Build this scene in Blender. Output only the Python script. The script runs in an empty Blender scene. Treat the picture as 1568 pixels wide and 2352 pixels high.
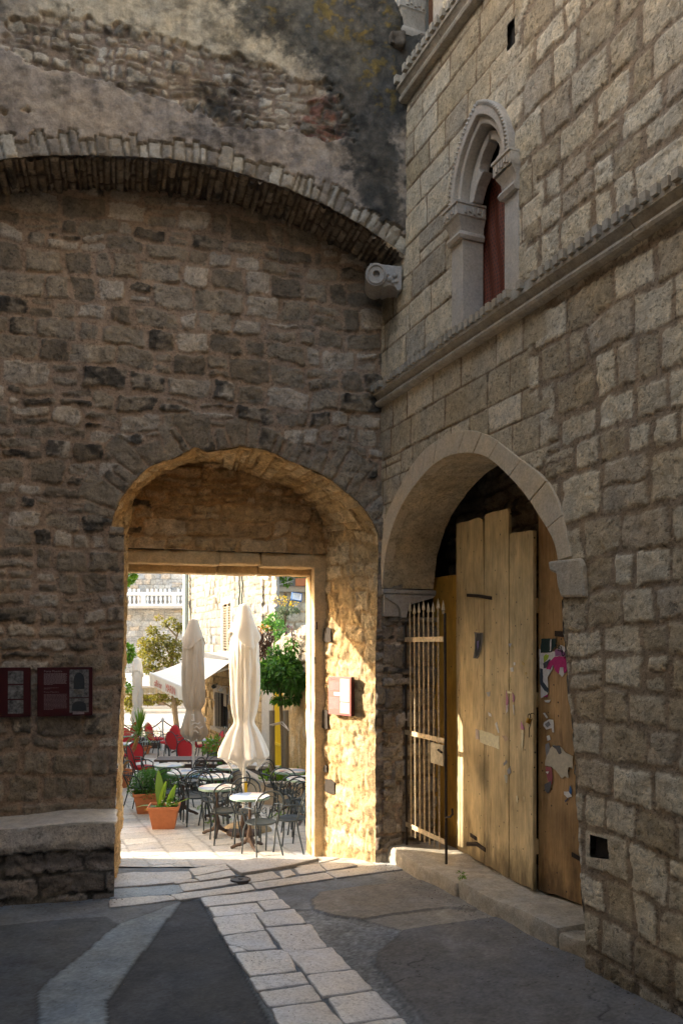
import bpy, math, random
import numpy as np
from mathutils import Vector, Matrix
# ------------------------------------------------------------------ camera, sky, sun, exposure
sc = bpy.context.scene
COL = sc.collection
CAMH = 2.6                      # eye height above the alley floor by the gate
F = 1829.0                      # focal length in the units of the 1568x2352 survey grid
cam_d = bpy.data.cameras.new('camera'); cam = bpy.data.objects.new('camera', cam_d); COL.objects.link(cam)
cam.location = (0, 0, CAMH); cam.rotation_euler = (math.radians(90), 0, 0)
cam_d.sensor_fit = 'VERTICAL'; cam_d.sensor_height = 36.0; cam_d.lens = 36.0*F/2352.0
cam_d.shift_y = (1480-1176)/2352.0; cam_d.clip_end = 2000; cam_d.clip_start = .05
sc.camera = cam
SUN_EL, SUN_AZ = 23.0, (-0.985, 0.172)
w = bpy.data.worlds.new("World"); sc.world = w; w.use_nodes = True
nt = w.node_tree; bg = nt.nodes['Background']; sky = nt.nodes.new('ShaderNodeTexSky')
sky.sky_type = 'NISHITA'; sky.sun_disc = False
sky.sun_elevation = math.radians(SUN_EL); sky.sun_rotation = math.atan2(SUN_AZ[0], SUN_AZ[1])
sky.air_density = 1.0; sky.dust_density = 2.5; sky.ozone_density = 1.0
wb = nt.nodes.new('ShaderNodeMix'); wb.data_type = 'RGBA'; wb.blend_type = 'MULTIPLY'; wb.inputs[0].default_value = 1; wb.inputs[7].default_value = (1.14, 1.0, .83, 1); nt.links.new(sky.outputs[0], wb.inputs[6]); nt.links.new(wb.outputs[2], bg.inputs[0]); bg.inputs[1].default_value = 0.15
sun_d = bpy.data.lights.new('sun', 'SUN'); sun_d.energy = 2.0; sun_d.angle = math.radians(.5); sun_d.color = (1, .93, .82)
sun = bpy.data.objects.new('sun', sun_d); COL.objects.link(sun)
sd = Vector((SUN_AZ[0], SUN_AZ[1], 0)).normalized()*math.cos(math.radians(SUN_EL)) + Vector((0, 0, math.sin(math.radians(SUN_EL))))
sun.rotation_euler = sd.to_track_quat('Z', 'Y').to_euler()
vs = sc.view_settings; vs.view_transform = 'Standard'; vs.look = 'None'; vs.exposure = 2.65; vs.gamma = 1
sc.cycles.max_bounces = 8; sc.cycles.diffuse_bounces = 6

# ------------------------------------------------------------------ frames of the place
def ray(x, y): return ((x-784)/F, (1480-y)/F)
UD = np.array([.3833, -.9236, 0]); ND = np.array([-.9236, -.3833, 0])      # right-hand house: along the wall, out of the wall
R0 = np.array([.4825, 9.5, 0])
VD = np.array([-.963, -.2696, 0]); NF = np.array([.2696, -.963, 0])        # gate wall: along the wall (to the left), out of it
def RP(x, y, d=0):       # survey point -> (s, z) on the house plane set d behind the face
    a, b = ray(x, y)
    # point = R0 + s UD - d ND ;  X = a Y
    ox, oy = R0[0]-d*ND[0], R0[1]-d*ND[1]
    s = (a*oy-ox)/(UD[0]-a*UD[1]); Y = oy+s*UD[1]
    return (s, CAMH+b*Y)
def FP(x, y, d=0):
    a, b = ray(x, y); ox, oy = R0[0]-d*NF[0], R0[1]-d*NF[1]
    t = (a*oy-ox)/(VD[0]-a*VD[1]); Y = oy+t*VD[1]
    return (t, CAMH+b*Y)
def RW(s, z, d=0): p = R0+s*UD-d*ND; return np.array([p[0], p[1], z])
def FW(t, z, d=0): p = R0+t*VD-d*NF; return np.array([p[0], p[1], z])
def P(x, y, Y): a, b = ray(x, y); return Vector((a*Y, Y, CAMH+b*Y))
def gz(Y):               # level of the ground along the street
    if Y < 9.5: return .03*(9.5-Y)
    if Y < 10.4: return -.2*(Y-9.5)/.9
    if Y < 26: return -.2-.0377*(Y-10.4)
    return -.788-.02*(Y-26) if Y < 36 else -.988
def GP(x, y):            # survey point on the alley floor
    a, b = ray(x, y); Y = 2.315/(-b-.03); return (a*Y, Y)

# ------------------------------------------------------------------ noise
def vnoise(u, v, seed=0):
    u = np.asarray(u, float); v = np.asarray(v, float)
    iu = np.floor(u).astype(np.int64); iv = np.floor(v).astype(np.int64); fu = u-iu; fv = v-iv
    fu = fu*fu*(3-2*fu); fv = fv*fv*(3-2*fv)
    def h(a, b):
        n = (a*374761393+b*668265263+seed*974634777) & 0x7fffffff
        n = ((n ^ (n >> 13))*1274126177) & 0x7fffffff
        return ((n ^ (n >> 16)) & 0xffff)/65535.0*2-1
    return (h(iu, iv)*(1-fu)+h(iu+1, iv)*fu)*(1-fv)+(h(iu, iv+1)*(1-fu)+h(iu+1, iv+1)*fu)*fv
def fbm(u, v, seed=0, o=4, g=.5):
    r = 0; a = 1; t = 0
    for i in range(o): r = r+a*vnoise(u*2**i+7.3*i, v*2**i-3.1*i, seed+i*17); t += a; a *= g
    return r/t
def sstep(a, b, x): t = np.clip((x-a)/(b-a), 0, 1); return t*t*(3-2*t)

# ------------------------------------------------------------------ masonry patterns: u,v in metres -> height, tone, mask, third random
def courses(u, v, seed, rh=(.16, .3), sw=(.22, .55), joint=.02, warp=.02, wl=.5, rd=.035, split=.12, relief=.03, rough=.01, edge=.012, tilt=.25, dm=None):
    rng = np.random.RandomState(seed)
    uw = u+warp*fbm(u/wl, v/wl, seed+1, 3)*1.6; vw = v+warp*fbm(u/wl+9, v/wl+4, seed+2, 3)*1.6
    vmin, vmax = vw.min()-.01, vw.max()+.01
    e = [vmin-rng.rand()*.1]
    while e[-1] < vmax: e.append(e[-1]+rng.uniform(*rh))
    ridx = np.searchsorted(e, vw)-1
    d = np.zeros_like(u); tone = np.zeros_like(u); t2 = np.zeros_like(u); cu = np.zeros_like(u); cv = np.zeros_like(u)
    umin, umax = uw.min()-.01, uw.max()+.01
    for r in range(len(e)-1):
        m = ridx == r
        if not m.any(): continue
        lo, hi = e[r], e[r+1]; ce = [umin-rng.rand()*.5]
        while ce[-1] < umax+.01: ce.append(ce[-1]+rng.uniform(*sw)*(.7+.6*(hi-lo)/rh[1]))
        ce = np.array(ce); n = len(ce)-1
        uu = uw[m]; vv = vw[m]; ci = np.clip(np.searchsorted(ce, uu)-1, 0, n-1)
        sp = rng.rand(n) < split; sf = rng.uniform(.35, .65, n); ra = rng.rand(n); rb = rng.rand(n); rc = rng.rand(n); rj = rng.uniform(.6, 1.6, n)
        mid = lo+(hi-lo)*sf[ci]; top = vv > mid; s = sp[ci]
        l2 = np.where(s & top, mid, lo); h2 = np.where(s & ~top, mid, hi)
        skew = (ra[ci]-.5)*.12*(vv-(lo+hi)/2)
        dx = np.minimum(uu-ce[ci]+skew, ce[ci+1]-uu-skew*.5); dy = np.minimum(vv-l2, h2-vv)
        dd = np.where((dx < rd) & (dy < rd), rd-np.hypot(rd-dx, rd-dy), np.minimum(dx, dy))
        jn = joint[m] if isinstance(joint, np.ndarray) else joint
        d[m] = dd-jn*.5*rj[ci]
        tone[m] = np.where(s & top, rc[ci], ra[ci]); t2[m] = np.where(s & top, ra[ci], rb[ci])
        cu[m] = (uu-(ce[ci]+ce[ci+1])/2)*(rb[ci]-.5); cv[m] = (vv-(lo+hi)/2)*(rc[ci]-.5)
    return finish(u, v, d, tone, t2, cu, cv, seed, rd, relief, rough, edge, tilt, dm)
def finish(u, v, d, tone, t2, cu, cv, seed, rd, relief, rough, edge, tilt, dm=None):
    d = d+edge*1.3*fbm(u/.10, v/.10, seed+5, 4, .6)
    mask = sstep(0, .008, d); dome = .88*sstep(-.002, dm or .012, d)+.12*sstep(0, rd*1.6, d)
    h = dome*relief*(.55+.9*t2)+mask*tilt*(cu+cv)+mask*rough*(fbm(u/.13, v/.13, seed+7, 4, .7)-.5*sstep(.15, .5, fbm(u/.055, v/.055, seed+9, 2)))+(1-mask)*.004*fbm(u/.05, v/.05, seed+8, 3)
    return h, tone, mask, t2
def near_poly(u, v, pts):    # distance to an open polyline and arc length at the foot
    pts = np.array(pts, float); best = np.full(u.shape, 1e9); arc = np.zeros(u.shape); L = 0
    for a, b in zip(pts[:-1], pts[1:]):
        ab = b-a; l = np.hypot(*ab)
        k = np.clip(((u-a[0])*ab[0]+(v-a[1])*ab[1])/(l*l), 0, 1)
        q = np.hypot(u-a[0]-k*ab[0], v-a[1]-k*ab[1]); m = q < best
        best[m] = q[m]; arc[m] = (L+k*l)[m]; L += l
    return best, arc
def voussoirs(u, v, pts, width, seed, sw=(.1, .2), joint=.015, rd=.03, relief=.03, rough=.01, edge=.01, ragged=.12):
    q, arc = near_poly(u, v, pts); rng = np.random.RandomState(seed)
    e = [-1.0]
    while e[-1] < arc.max()+1: e.append(e[-1]+rng.uniform(*sw))
    e = np.array(e); n = len(e)-1; aw = arc+.012*fbm(u/.2, v/.2, seed, 2)
    i = np.clip(np.searchsorted(e, aw)-1, 0, n-1); ra, rb = rng.rand(n), rng.rand(n); wd = width*(1-ragged+2*ragged*rng.rand(n))
    dx = np.minimum(aw-e[i], e[i+1]-aw); dy = np.minimum(q+.02, wd[i]-q)
    d = np.where((dx < rd) & (dy < rd), rd-np.hypot(rd-dx, rd-dy), np.minimum(dx, dy))-joint*.5
    z = np.zeros_like(u)
    h, tone, mask, t2 = finish(u, v, d, ra[i], rb[i], (dx)*(rb[i]-.5), z, seed, rd, relief, rough, edge, .2)
    return h, tone, mask, t2, q < wd[i]
def inpoly(u, v, poly):
    poly = np.array(poly, float); r = np.zeros(u.shape, bool); n = len(poly)
    for i in range(n):
        (x1, y1), (x2, y2) = poly[i], poly[(i+1) % n]
        if y1 == y2: continue
        c = ((y1 > v) != (y2 > v)) & (u < (x2-x1)*(v-y1)/(y2-y1)+x1); r ^= c
    return r
def mixc(a, b, t): return a*(1-t[..., None])+b*t[..., None]
def C(*c): return np.array(c, float)

# ------------------------------------------------------------------ mesh output
def link(ob, parent=None):
    COL.objects.link(ob)
    if parent is not None: ob.parent = parent
    return ob
def mesh_np(name, V, Fc, mat, parent=None, col=None, smooth=True, uv=None):
    me = bpy.data.meshes.new(name); V = np.asarray(V, np.float32); Fc = np.asarray(Fc, np.int32)
    me.vertices.add(len(V)); me.vertices.foreach_set('co', V.ravel())
    k = Fc.shape[1]; me.loops.add(Fc.size); me.loops.foreach_set('vertex_index', Fc.ravel())
    me.polygons.add(len(Fc)); me.polygons.foreach_set('loop_start', np.arange(0, Fc.size, k, dtype=np.int32))
    me.polygons.foreach_set('use_smooth', np.full(len(Fc), smooth)); me.update(calc_edges=True)
    if col is not None:
        a = me.attributes.new('Col', 'FLOAT_COLOR', 'POINT'); c = np.ones((len(V), 4), np.float32); c[:, :3] = np.clip(col, 0.004, .9)
        a.data.foreach_set('color', c.ravel())
    me.materials.append(mat)
    return link(bpy.data.objects.new(name, me), parent)
def relief(name, Pg, h, col, mat, parent=None, keep=None, snap=None, UVg=None, flip=False, smooth=True):
    """grid of points displaced along its normals; keep = per-quad mask; snap = outline in the same (u,v) the grid was laid in"""
    Pg = np.array(Pg, float); n, m = Pg.shape[:2]
    du = np.gradient(Pg, axis=0); dv = np.gradient(Pg, axis=1); N = np.cross(du, dv)
    N /= np.linalg.norm(N, axis=2, keepdims=True)+1e-9
    if flip: N = -N
    idx = np.arange(n*m).reshape(n, m)
    q = np.stack([idx[:-1, :-1], idx[1:, :-1], idx[1:, 1:], idx[:-1, 1:]], -1)
    if flip: q = q[..., ::-1]
    D = Pg+N*h[..., None]; D = D.reshape(-1, 3); q2 = q.reshape(-1, 4)
    if keep is not None:
        k = keep.reshape(-1); q2 = q2[k]
    used, inv = np.unique(q2.ravel(), return_inverse=True)
    return mesh_np(name, D[used], inv.reshape(-1, 4), mat, parent, col.reshape(-1, 3)[used], smooth)
def flat_grid(u0, u1, v0, v1, res):
    U, V = np.meshgrid(np.arange(u0, u1+res, res), np.arange(v0, v1+res, res), indexing='ij'); return U, V
def snap_to(U, V, keep, outlines, res):
    """pull the rim of the holes onto the outline so that the openings are clean"""
    n, m = U.shape; cnt = np.zeros((n, m)); kept = np.zeros((n, m))
    for a in (0, 1):
        for b in (0, 1):
            cnt[a:n-1+a, b:m-1+b] += 1; kept[a:n-1+a, b:m-1+b] += keep
    rim = (kept > 0) & (kept < cnt)
    U = U.copy(); V = V.copy(); uu = U[rim]; vv = V[rim]
    best = np.full(uu.shape, 1e9); bu = uu.copy(); bv = vv.copy()
    for poly in outlines:
        p = np.array(list(poly)+[poly[0]], float)
        for a, b in zip(p[:-1], p[1:]):
            ab = b-a; l2 = (ab**2).sum()
            if l2 == 0: continue
            k = np.clip(((uu-a[0])*ab[0]+(vv-a[1])*ab[1])/l2, 0, 1); qx = a[0]+k*ab[0]; qy = a[1]+k*ab[1]; q = np.hypot(uu-qx, vv-qy)
            mm = q < best; best[mm] = q[mm]; bu[mm] = qx[mm]; bv[mm] = qy[mm]
    ok = best < res*1.6; uu[ok] = bu[ok]; vv[ok] = bv[ok]; U[rim] = uu; V[rim] = vv
    return U, V, rim
def to_world(U, V, org, ud, nd=None, d=None):
    W = np.zeros(U.shape+(3,)); W[..., :2] = org[:2]+U[..., None]*ud[:2]; W[..., 2] = V
    if d is not None: W -= d[..., None]*nd
    return W
class MB:                      # collects vertices and faces, written out as one mesh object
    def __init__(s): s.v = []; s.f = []
    def add(s, V, Fc): o = len(s.v); s.v += [tuple(p) for p in V]; s.f += [tuple(i+o for i in f) for f in Fc]; return s
    def box(s, x0, x1, y0, y1, z0, z1, M=None, ch=0):
        if ch:
            V = []; 
            for (z, c) in ((z0, ch), (z0+ch, 0), (z1-ch, 0), (z1, ch)):
                V += [(x0+c, y0+c, z), (x1-c, y0+c, z), (x1-c, y1-c, z), (x0+c, y1-c, z)]
            Fc = [(3, 2, 1, 0), (12, 13, 14, 15)]+[(4*k+i, 4*k+(i+1) % 4, 4*k+4+(i+1) % 4, 4*k+4+i) for k in range(3) for i in range(4)]
        else:
            V = [(x0, y0, z0), (x1, y0, z0), (x1, y1, z0), (x0, y1, z0), (x0, y0, z1), (x1, y0, z1), (x1, y1, z1), (x0, y1, z1)]
            Fc = [(3, 2, 1, 0), (4, 5, 6, 7), (0, 1, 5, 4), (1, 2, 6, 5), (2, 3, 7, 6), (3, 0, 4, 7)]
        if M is not None: V = [M @ Vector(p) for p in V]
        return s.add(V, Fc)
    def tube(s, pts, r, n=6, closed=False, cap=True):
        pts = [Vector(p) for p in pts]; k = len(pts); rr = r if hasattr(r, '__len__') else [r]*k
        up = None; V = []
        for i, p in enumerate(pts):
            if closed: t = pts[(i+1) % k]-pts[i-1]
            else: t = pts[min(i+1, k-1)]-pts[max(i-1, 0)]
            t.normalize()
            if up is None: up = t.orthogonal().normalized()
            else:
                up = up-t*up.dot(t); up = up.normalized() if up.length > 1e-6 else t.orthogonal().normalized()
            b = t.cross(up)
            for j in range(n): a = 2*math.pi*j/n; V.append(p+(up*math.cos(a)+b*math.sin(a))*rr[i])
        Fc = []
        for i in range(k if closed else k-1):
            for j in range(n): a, b2 = i*n+j, i*n+(j+1) % n; c, d = ((i+1) % k)*n+(j+1) % n, ((i+1) % k)*n+j; Fc.append((a, b2, c, d))
        if cap and not closed: Fc += [tuple(range(n))[::-1], tuple((k-1)*n+j for j in range(n))]
        return s.add(V, Fc)
    def lathe(s, prof, n=20, cx=0, cy=0, ax=None, cap=True):   # prof = [(r,z)]
        V = []
        for r, z in prof:
            for j in range(n): a = 2*math.pi*j/n; V.append((cx+r*math.cos(a), cy+r*math.sin(a), z))
        Fc = [(i*n+j, i*n+(j+1) % n, (i+1)*n+(j+1) % n, (i+1)*n+j) for i in range(len(prof)-1) for j in range(n)]
        if cap: Fc += [tuple(range(n))[::-1], tuple((len(prof)-1)*n+j for j in range(n))]
        return s.add(V, Fc) if ax is None else s.add([ax @ Vector(p) for p in V], Fc)
    def prism(s, poly, d0, d1, fn):   # polygon (a,b) extruded from depth d0 to d1; fn(a,b,d)->xyz
        n = len(poly); V = [fn(a, b, d0) for a, b in poly]+[fn(a, b, d1) for a, b in poly]
        return s.add(V, [tuple(range(n)), tuple(range(n, 2*n))[::-1]]+[(i, i+n, (i+1) % n+n, (i+1) % n) for i in range(n)])
    def sweep(s, prof, pts, fn):      # prof = [(out, along)] closed profile swept along pts=[(a,b,na,nb)]
        k = len(prof); V = []
        for (a, b, na, nb) in pts:
            for (o, d) in prof: V.append(fn(a+na*o, b+nb*o, d))
        Fc = [(i*k+j, i*k+(j+1) % k, (i+1)*k+(j+1) % k, (i+1)*k+j) for i in range(len(pts)-1) for j in range(k)]
        Fc += [tuple(range(k))[::-1], tuple((len(pts)-1)*k+j for j in range(k))]
        return s.add(V, Fc)
    def build(s, name, mat, parent=None, smooth=False, bevel=0):
        me = bpy.data.meshes.new(name); me.from_pydata([tuple(p) for p in s.v], [], s.f); me.update()
        import bmesh
        bm = bmesh.new(); bm.from_mesh(me); bmesh.ops.recalc_face_normals(bm, faces=bm.faces); bm.to_mesh(me); bm.free()
        me.materials.append(mat); o = link(bpy.data.objects.new(name, me), parent)
        if smooth:
            me.polygons.foreach_set('use_smooth', [True]*len(me.polygons))
            me.set_sharp_from_angle(angle=math.radians(42))
        if bevel:
            b = o.modifiers.new('bevel', 'BEVEL'); b.width = bevel; b.segments = 2; b.limit_method = 'ANGLE'
        return o
def tag(o, label=None, cat=None, group=None, kind=None):
    if label: o['label'] = label
    if cat: o['category'] = cat
    if group: o['group'] = group
    if kind: o['kind'] = kind
    return o
def empty(name, loc=(0, 0, 0), rz=0, label=None, cat=None, group=None):
    o = bpy.data.objects.new(name, None); COL.objects.link(o); o.location = loc; o.rotation_euler = (0, 0, rz); o.empty_display_size = .2
    return tag(o, label, cat, group)
def copy_tree(o, parent=None):
    c = o.copy(); COL.objects.link(c)
    if parent is not None: c.parent = parent
    for ch in o.children: copy_tree(ch, c)
    return c

# ------------------------------------------------------------------ materials
MATS = {}
def newmat(name):
    m = bpy.data.materials.new(name); m.use_nodes = True; MATS[name] = m
    return m, m.node_tree, m.node_tree.nodes['Principled BSDF']
def N(nt, t, **kw):
    n = nt.nodes.new('ShaderNode'+t)
    for k, v in kw.items():
        if k.startswith('i_'): n.inputs[int(k[2:]) if k[2:].isdigit() else k[2:].replace('_', ' ')].default_value = v
        else: setattr(n, k, v)
    return n
def ramp(nt, fac, stops, interp='LINEAR'):
    r = nt.nodes.new('ShaderNodeValToRGB'); r.color_ramp.interpolation = interp; cr = r.color_ramp
    while len(cr.elements) < len(stops): cr.elements.new(.5)
    for e, (p, c) in zip(cr.elements, stops): e.position = p; e.color = (c[0], c[1], c[2], 1) if hasattr(c, '__len__') else (c, c, c, 1)
    nt.links.new(fac, r.inputs[0]); return r.outputs[0]
def mul(nt, a, b, fac=1.0, mode='MULTIPLY'):
    m = nt.nodes.new('ShaderNodeMix'); m.data_type = 'RGBA'; m.blend_type = mode; m.inputs[0].default_value = fac
    for s, i in ((a, 6), (b, 7)):
        if hasattr(s, 'is_linked'): nt.links.new(s, m.inputs[i])
        else: m.inputs[i].default_value = tuple(s)+(1,)
    return m.outputs[2]
def coords(nt, kind='Object', scale=(1, 1, 1)):
    t = nt.nodes.new('ShaderNodeTexCoord'); mp = nt.nodes.new('ShaderNodeMapping'); mp.inputs['Scale'].default_value = scale
    nt.links.new(t.outputs[kind], mp.inputs[0]); return mp.outputs[0]
def noise(nt, co, scale, detail=4, rough=.55, out='Fac'):
    n = N(nt, 'TexNoise'); n.inputs['Scale'].default_value = scale; n.inputs['Detail'].default_value = detail; n.inputs['Roughness'].default_value = rough
    nt.links.new(co, n.inputs['Vector']); return n.outputs[out]
def bump(nt, bs, h, strength, dist, prev=None):
    b = N(nt, 'Bump'); b.inputs['Strength'].default_value = strength; b.inputs['Distance'].default_value = dist
    nt.links.new(h, b.inputs['Height'])
    if prev is not None: nt.links.new(prev, b.inputs['Normal'])
    nt.links.new(b.outputs[0], bs.inputs['Normal']); return b.outputs[0]
def stone(name, attr=True, c=(.4, .34, .27), pits=.5, fine=1.0, bs_=.55, rough=.9, var=(.72, 1.22), scale=1.0, spec=.25, holes=0):
    m, nt, bs = newmat(name); co = coords(nt)
    n1 = noise(nt, co, 9*scale, 6, .65); n2 = noise(nt, co, 45*scale, 5, .7); n3 = noise(nt, co, 2.2*scale, 3)
    base = N(nt, 'Attribute', attribute_name='Col').outputs['Color'] if attr else None
    v1 = ramp(nt, n1, [(.28, var[0]), (.72, var[1])]); v2 = ramp(nt, n2, [(.3, .8), (.7, 1.18)])
    tint = ramp(nt, n3, [(.3, (.93, .97, 1.04)), (.7, (1.07, 1.02, .93))])
    x = mul(nt, v1, base if attr else c); x = mul(nt, x, v2); x = mul(nt, x, tint)
    vo = N(nt, 'TexVoronoi'); vo.inputs['Scale'].default_value = 38*scale; nt.links.new(co, vo.inputs['Vector'])
    nm = noise(nt, co, 6*scale, 2); pit = ramp(nt, vo.outputs['Distance'], [(.12, 0), (.3, 1)])
    pm = N(nt, 'Math', operation='MAXIMUM'); nt.links.new(pit, pm.inputs[0]); nt.links.new(ramp(nt, nm, [(.45, 1), (.55, 0)]), pm.inputs[1])
    x = mul(nt, x, ramp(nt, pm.outputs[0], [(0, (1-.45*pits,)*3), (1, 1)]))
    hb = None
    if holes:
        hn = ramp(nt, noise(nt, co, 34*scale, 4, .6), [(.38, 0), (.46, 1)]); gate = ramp(nt, noise(nt, co, 3.1*scale, 3), [(.42, 0), (.58, 1)])
        mx = N(nt, 'Math', operation='MAXIMUM'); nt.links.new(hn, mx.inputs[0]); inv = N(nt, 'Math', operation='SUBTRACT'); inv.inputs[0].default_value = .55; nt.links.new(gate, inv.inputs[1]); nt.links.new(inv.outputs[0], mx.inputs[1]); hb = mx.outputs[0]
        x = mul(nt, x, ramp(nt, hb, [(0, (1-.6*holes,)*3), (1, (1, 1, 1))]))
    nt.links.new(x, bs.inputs['Base Color']); bs.inputs['Roughness'].default_value = rough; bs.inputs['Specular IOR Level'].default_value = spec
    b1 = bump(nt, bs, n1, bs_*.8*fine, .03); b2 = bump(nt, bs, n2, bs_*fine, .012, b1); b3 = bump(nt, bs, pm.outputs[0], .6*pits, .012, b2)
    if holes: bump(nt, bs, hb, .9*holes, .02, b3)
    return m
def simple(name, c, rough=.6, metal=0, spec=.4, n=.15, scale=20, b=.1, coat=0, trans=0, co_scale=(1, 1, 1)):
    m, nt, bs = newmat(name); co = coords(nt, scale=co_scale); n1 = noise(nt, co, scale, 5, .6)
    x = mul(nt, ramp(nt, n1, [(.25, 1-n), (.75, 1+n)]), c)
    nt.links.new(x, bs.inputs['Base Color']); bs.inputs['Roughness'].default_value = rough; bs.inputs['Metallic'].default_value = metal
    bs.inputs['Specular IOR Level'].default_value = spec; bs.inputs['Coat Weight'].default_value = coat
    if b: bump(nt, bs, n1, b, .01)
    return m
M_STONE = stone('limestone_masonry', holes=.5, fine=1.7, var=(.62, 1.28))
M_ASH = stone('pitted_ashlar', pits=.6, fine=1.8, var=(.68, 1.22), holes=.6)
M_SMOOTH = stone('dressed_limestone', attr=False, c=(.50, .45, .38), pits=.25, fine=.5, var=(.85, 1.12))
M_DARKST = stone('dark_interior_stone', attr=False, c=(.12, .10, .08))
M_PLASTER = stone('weathered_plaster', pits=.3, fine=.9)
M_PAVE = stone('paving_limestone', pits=.45, fine=.5, holes=.45, rough=.42, var=(.86, 1.1), spec=.45)
M_CONC = stone('street_concrete', pits=.15, fine=.5, rough=.8, var=(.85, 1.12), scale=.8)
# ================================================================== THE GATE WALL (thing)
RES = .015
def arr(*p): return [tuple(q) for q in p]
gate_px = [(262, 2010), (266, 1850), (272, 1700), (280, 1560), (285, 1450), (285, 1300), (285, 1212), (256, 1210), (261, 1185), (270, 1162), (283, 1138), (298, 1119), (322, 1090), (346, 1071), (372, 1060), (399, 1054),
           (425, 1040), (447, 1027), (462, 1032), (476, 1039), (500, 1034), (524, 1030), (540, 1027), (553, 1025), (580, 1028), (610, 1035), (640, 1046), (668, 1061), (705, 1074), (740, 1090), (765, 1107), (788, 1128), (805, 1139), (822, 1152),
           (838, 1172), (853, 1195), (862, 1212), (868, 1229), (868, 1300), (866, 1400), (862, 1500), (862, 1700), (862, 1990)]
gate_tz = [FP(x, y) for x, y in gate_px]
gate_tz = [(gate_tz[0][0], -.6)]+gate_tz+[(gate_tz[-1][0], -.6)]
town_gate = empty('gate_wall', tuple(FW(2, 0)), 0, 'tall dark rubble stone wall pierced by the arched gateway to the cafe court', 'wall')
def rel(o):          # keep world geometry while the Empty stands at the base of its thing
    o.matrix_parent_inverse = o.parent.matrix_basis.inverted(); return o
town_gate.location = tuple(FW(2, 0))
bpy.context.view_layer.update()
def part(o): 
    if o.parent is not None: o.matrix_parent_inverse = Matrix.Translation(-Vector(o.parent.location))
    return o

def rubble_color(u, v, tone, mask, t2, seed, base, mort, darkp=.12):
    n = fbm(u/.5, v/.5, seed+31, 3); n2 = fbm(u/.11, v/.11, seed+33, 4)
    lo, mi, hi = base
    c = mixc(np.broadcast_to(lo, u.shape+(3,)), mi, sstep(0, .5, tone)); c = mixc(c, np.broadcast_to(hi, c.shape), sstep(.55, 1, tone))
    c = c*(1+.22*n2[..., None])
    dk = sstep(1-darkp-.03, 1-darkp+.03, t2+.10*n)*sstep(-.25, .3, n2+.35*fbm(u/.05, v/.05, seed+41, 3))
    c = mixc(c, np.broadcast_to(C(.045, .04, .035), c.shape), dk*.85)
    m = np.broadcast_to(mort, c.shape)*(1+.18*fbm(u/.3, v/.3, seed+35, 4)[..., None])
    return mixc(m, c, mask)
# lower wall face, under the big arch
U, V = flat_grid(-.25, 4.9, -.6, 7.9, RES)
inside = inpoly(U, V, gate_tz); q = (inpoly((U[:-1, :-1]+U[1:, 1:])/2, (V[:-1, :-1]+V[1:, 1:])/2, gate_tz))
keep = ~q; Us, Vs, rim = snap_to(U, V, keep, [gate_tz], RES)
h, tone, mask, t2 = courses(U, V, 11, rh=(.13, .29), sw=(.14, .42), joint=.038, warp=.05, wl=.5, rd=.05, split=.12, relief=.022, rough=.024, edge=.024, tilt=.2)
arch_line = gate_tz[8:38]
hv, tv, mv, t2v, on = voussoirs(U, V, arch_line, .36, 12, sw=(.09, .22), joint=.016, relief=.022, rough=.02, edge=.02, ragged=.4)
on &= V > FP(500, 1215)[1]
h = np.where(on, hv, h); tone = np.where(on, tv, tone); mask = np.where(on, mv, mask); t2 = np.where(on, t2v*.85, t2); tone = np.where(on, .25+.5*tone, tone)
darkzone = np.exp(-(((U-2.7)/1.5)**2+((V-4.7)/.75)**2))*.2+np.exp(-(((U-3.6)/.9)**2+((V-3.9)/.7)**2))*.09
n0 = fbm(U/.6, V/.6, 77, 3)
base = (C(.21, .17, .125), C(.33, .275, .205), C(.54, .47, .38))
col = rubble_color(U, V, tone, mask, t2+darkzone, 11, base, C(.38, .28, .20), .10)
col *= (1+.15*n0)[..., None]
# fresher pointing near the ground on the left
h[rim] = np.minimum(h[rim], .012)
W = to_world(Us, Vs, R0, VD)
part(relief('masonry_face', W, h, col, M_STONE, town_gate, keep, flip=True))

# reveal of the gateway: splayed jambs and vault between the front outline and the frame behind
DEP = .86
# rear outline (opening of the niche in front of the frame)
rear_px = [(274, 2010), (279, 1850), (282, 1700), (285, 1560), (288, 1450), (289, 1300), (289, 1212), (303, 1181), (306, 1160), (315, 1133), (333, 1112), (356, 1095), (386, 1079), (418, 1068), (440, 1063), (470, 1061), (495, 1061), (518, 1068), (543, 1078), (570, 1088), (596, 1099),
           (632, 1109), (668, 1123), (693, 1145), (716, 1171), (730, 1188), (740, 1200), (748, 1220), (748, 1300), (746, 1500), (744, 1700), (742, 1990)]
rear_tz = [FP(x, y, DEP) for x, y in rear_px]; rear_tz = [(rear_tz[0][0], -.6)]+rear_tz+[(rear_tz[-1][0], -.6)]
front_tz = [gate_tz[0]]+gate_tz[1:7]+gate_tz[8:]        # without the ledge corner
def resample(pts, n, brk=None):
    p = np.array(pts, float); d = np.r_[0, np.cumsum(np.hypot(*np.diff(p, axis=0).T))]; s = np.linspace(0, d[-1], n)
    return np.stack([np.interp(s, d, p[:, 0]), np.interp(s, d, p[:, 1])], 1), s
def split_idx(pts, zs):   # left jamb / arch / right jamb sections
    return pts
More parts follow.
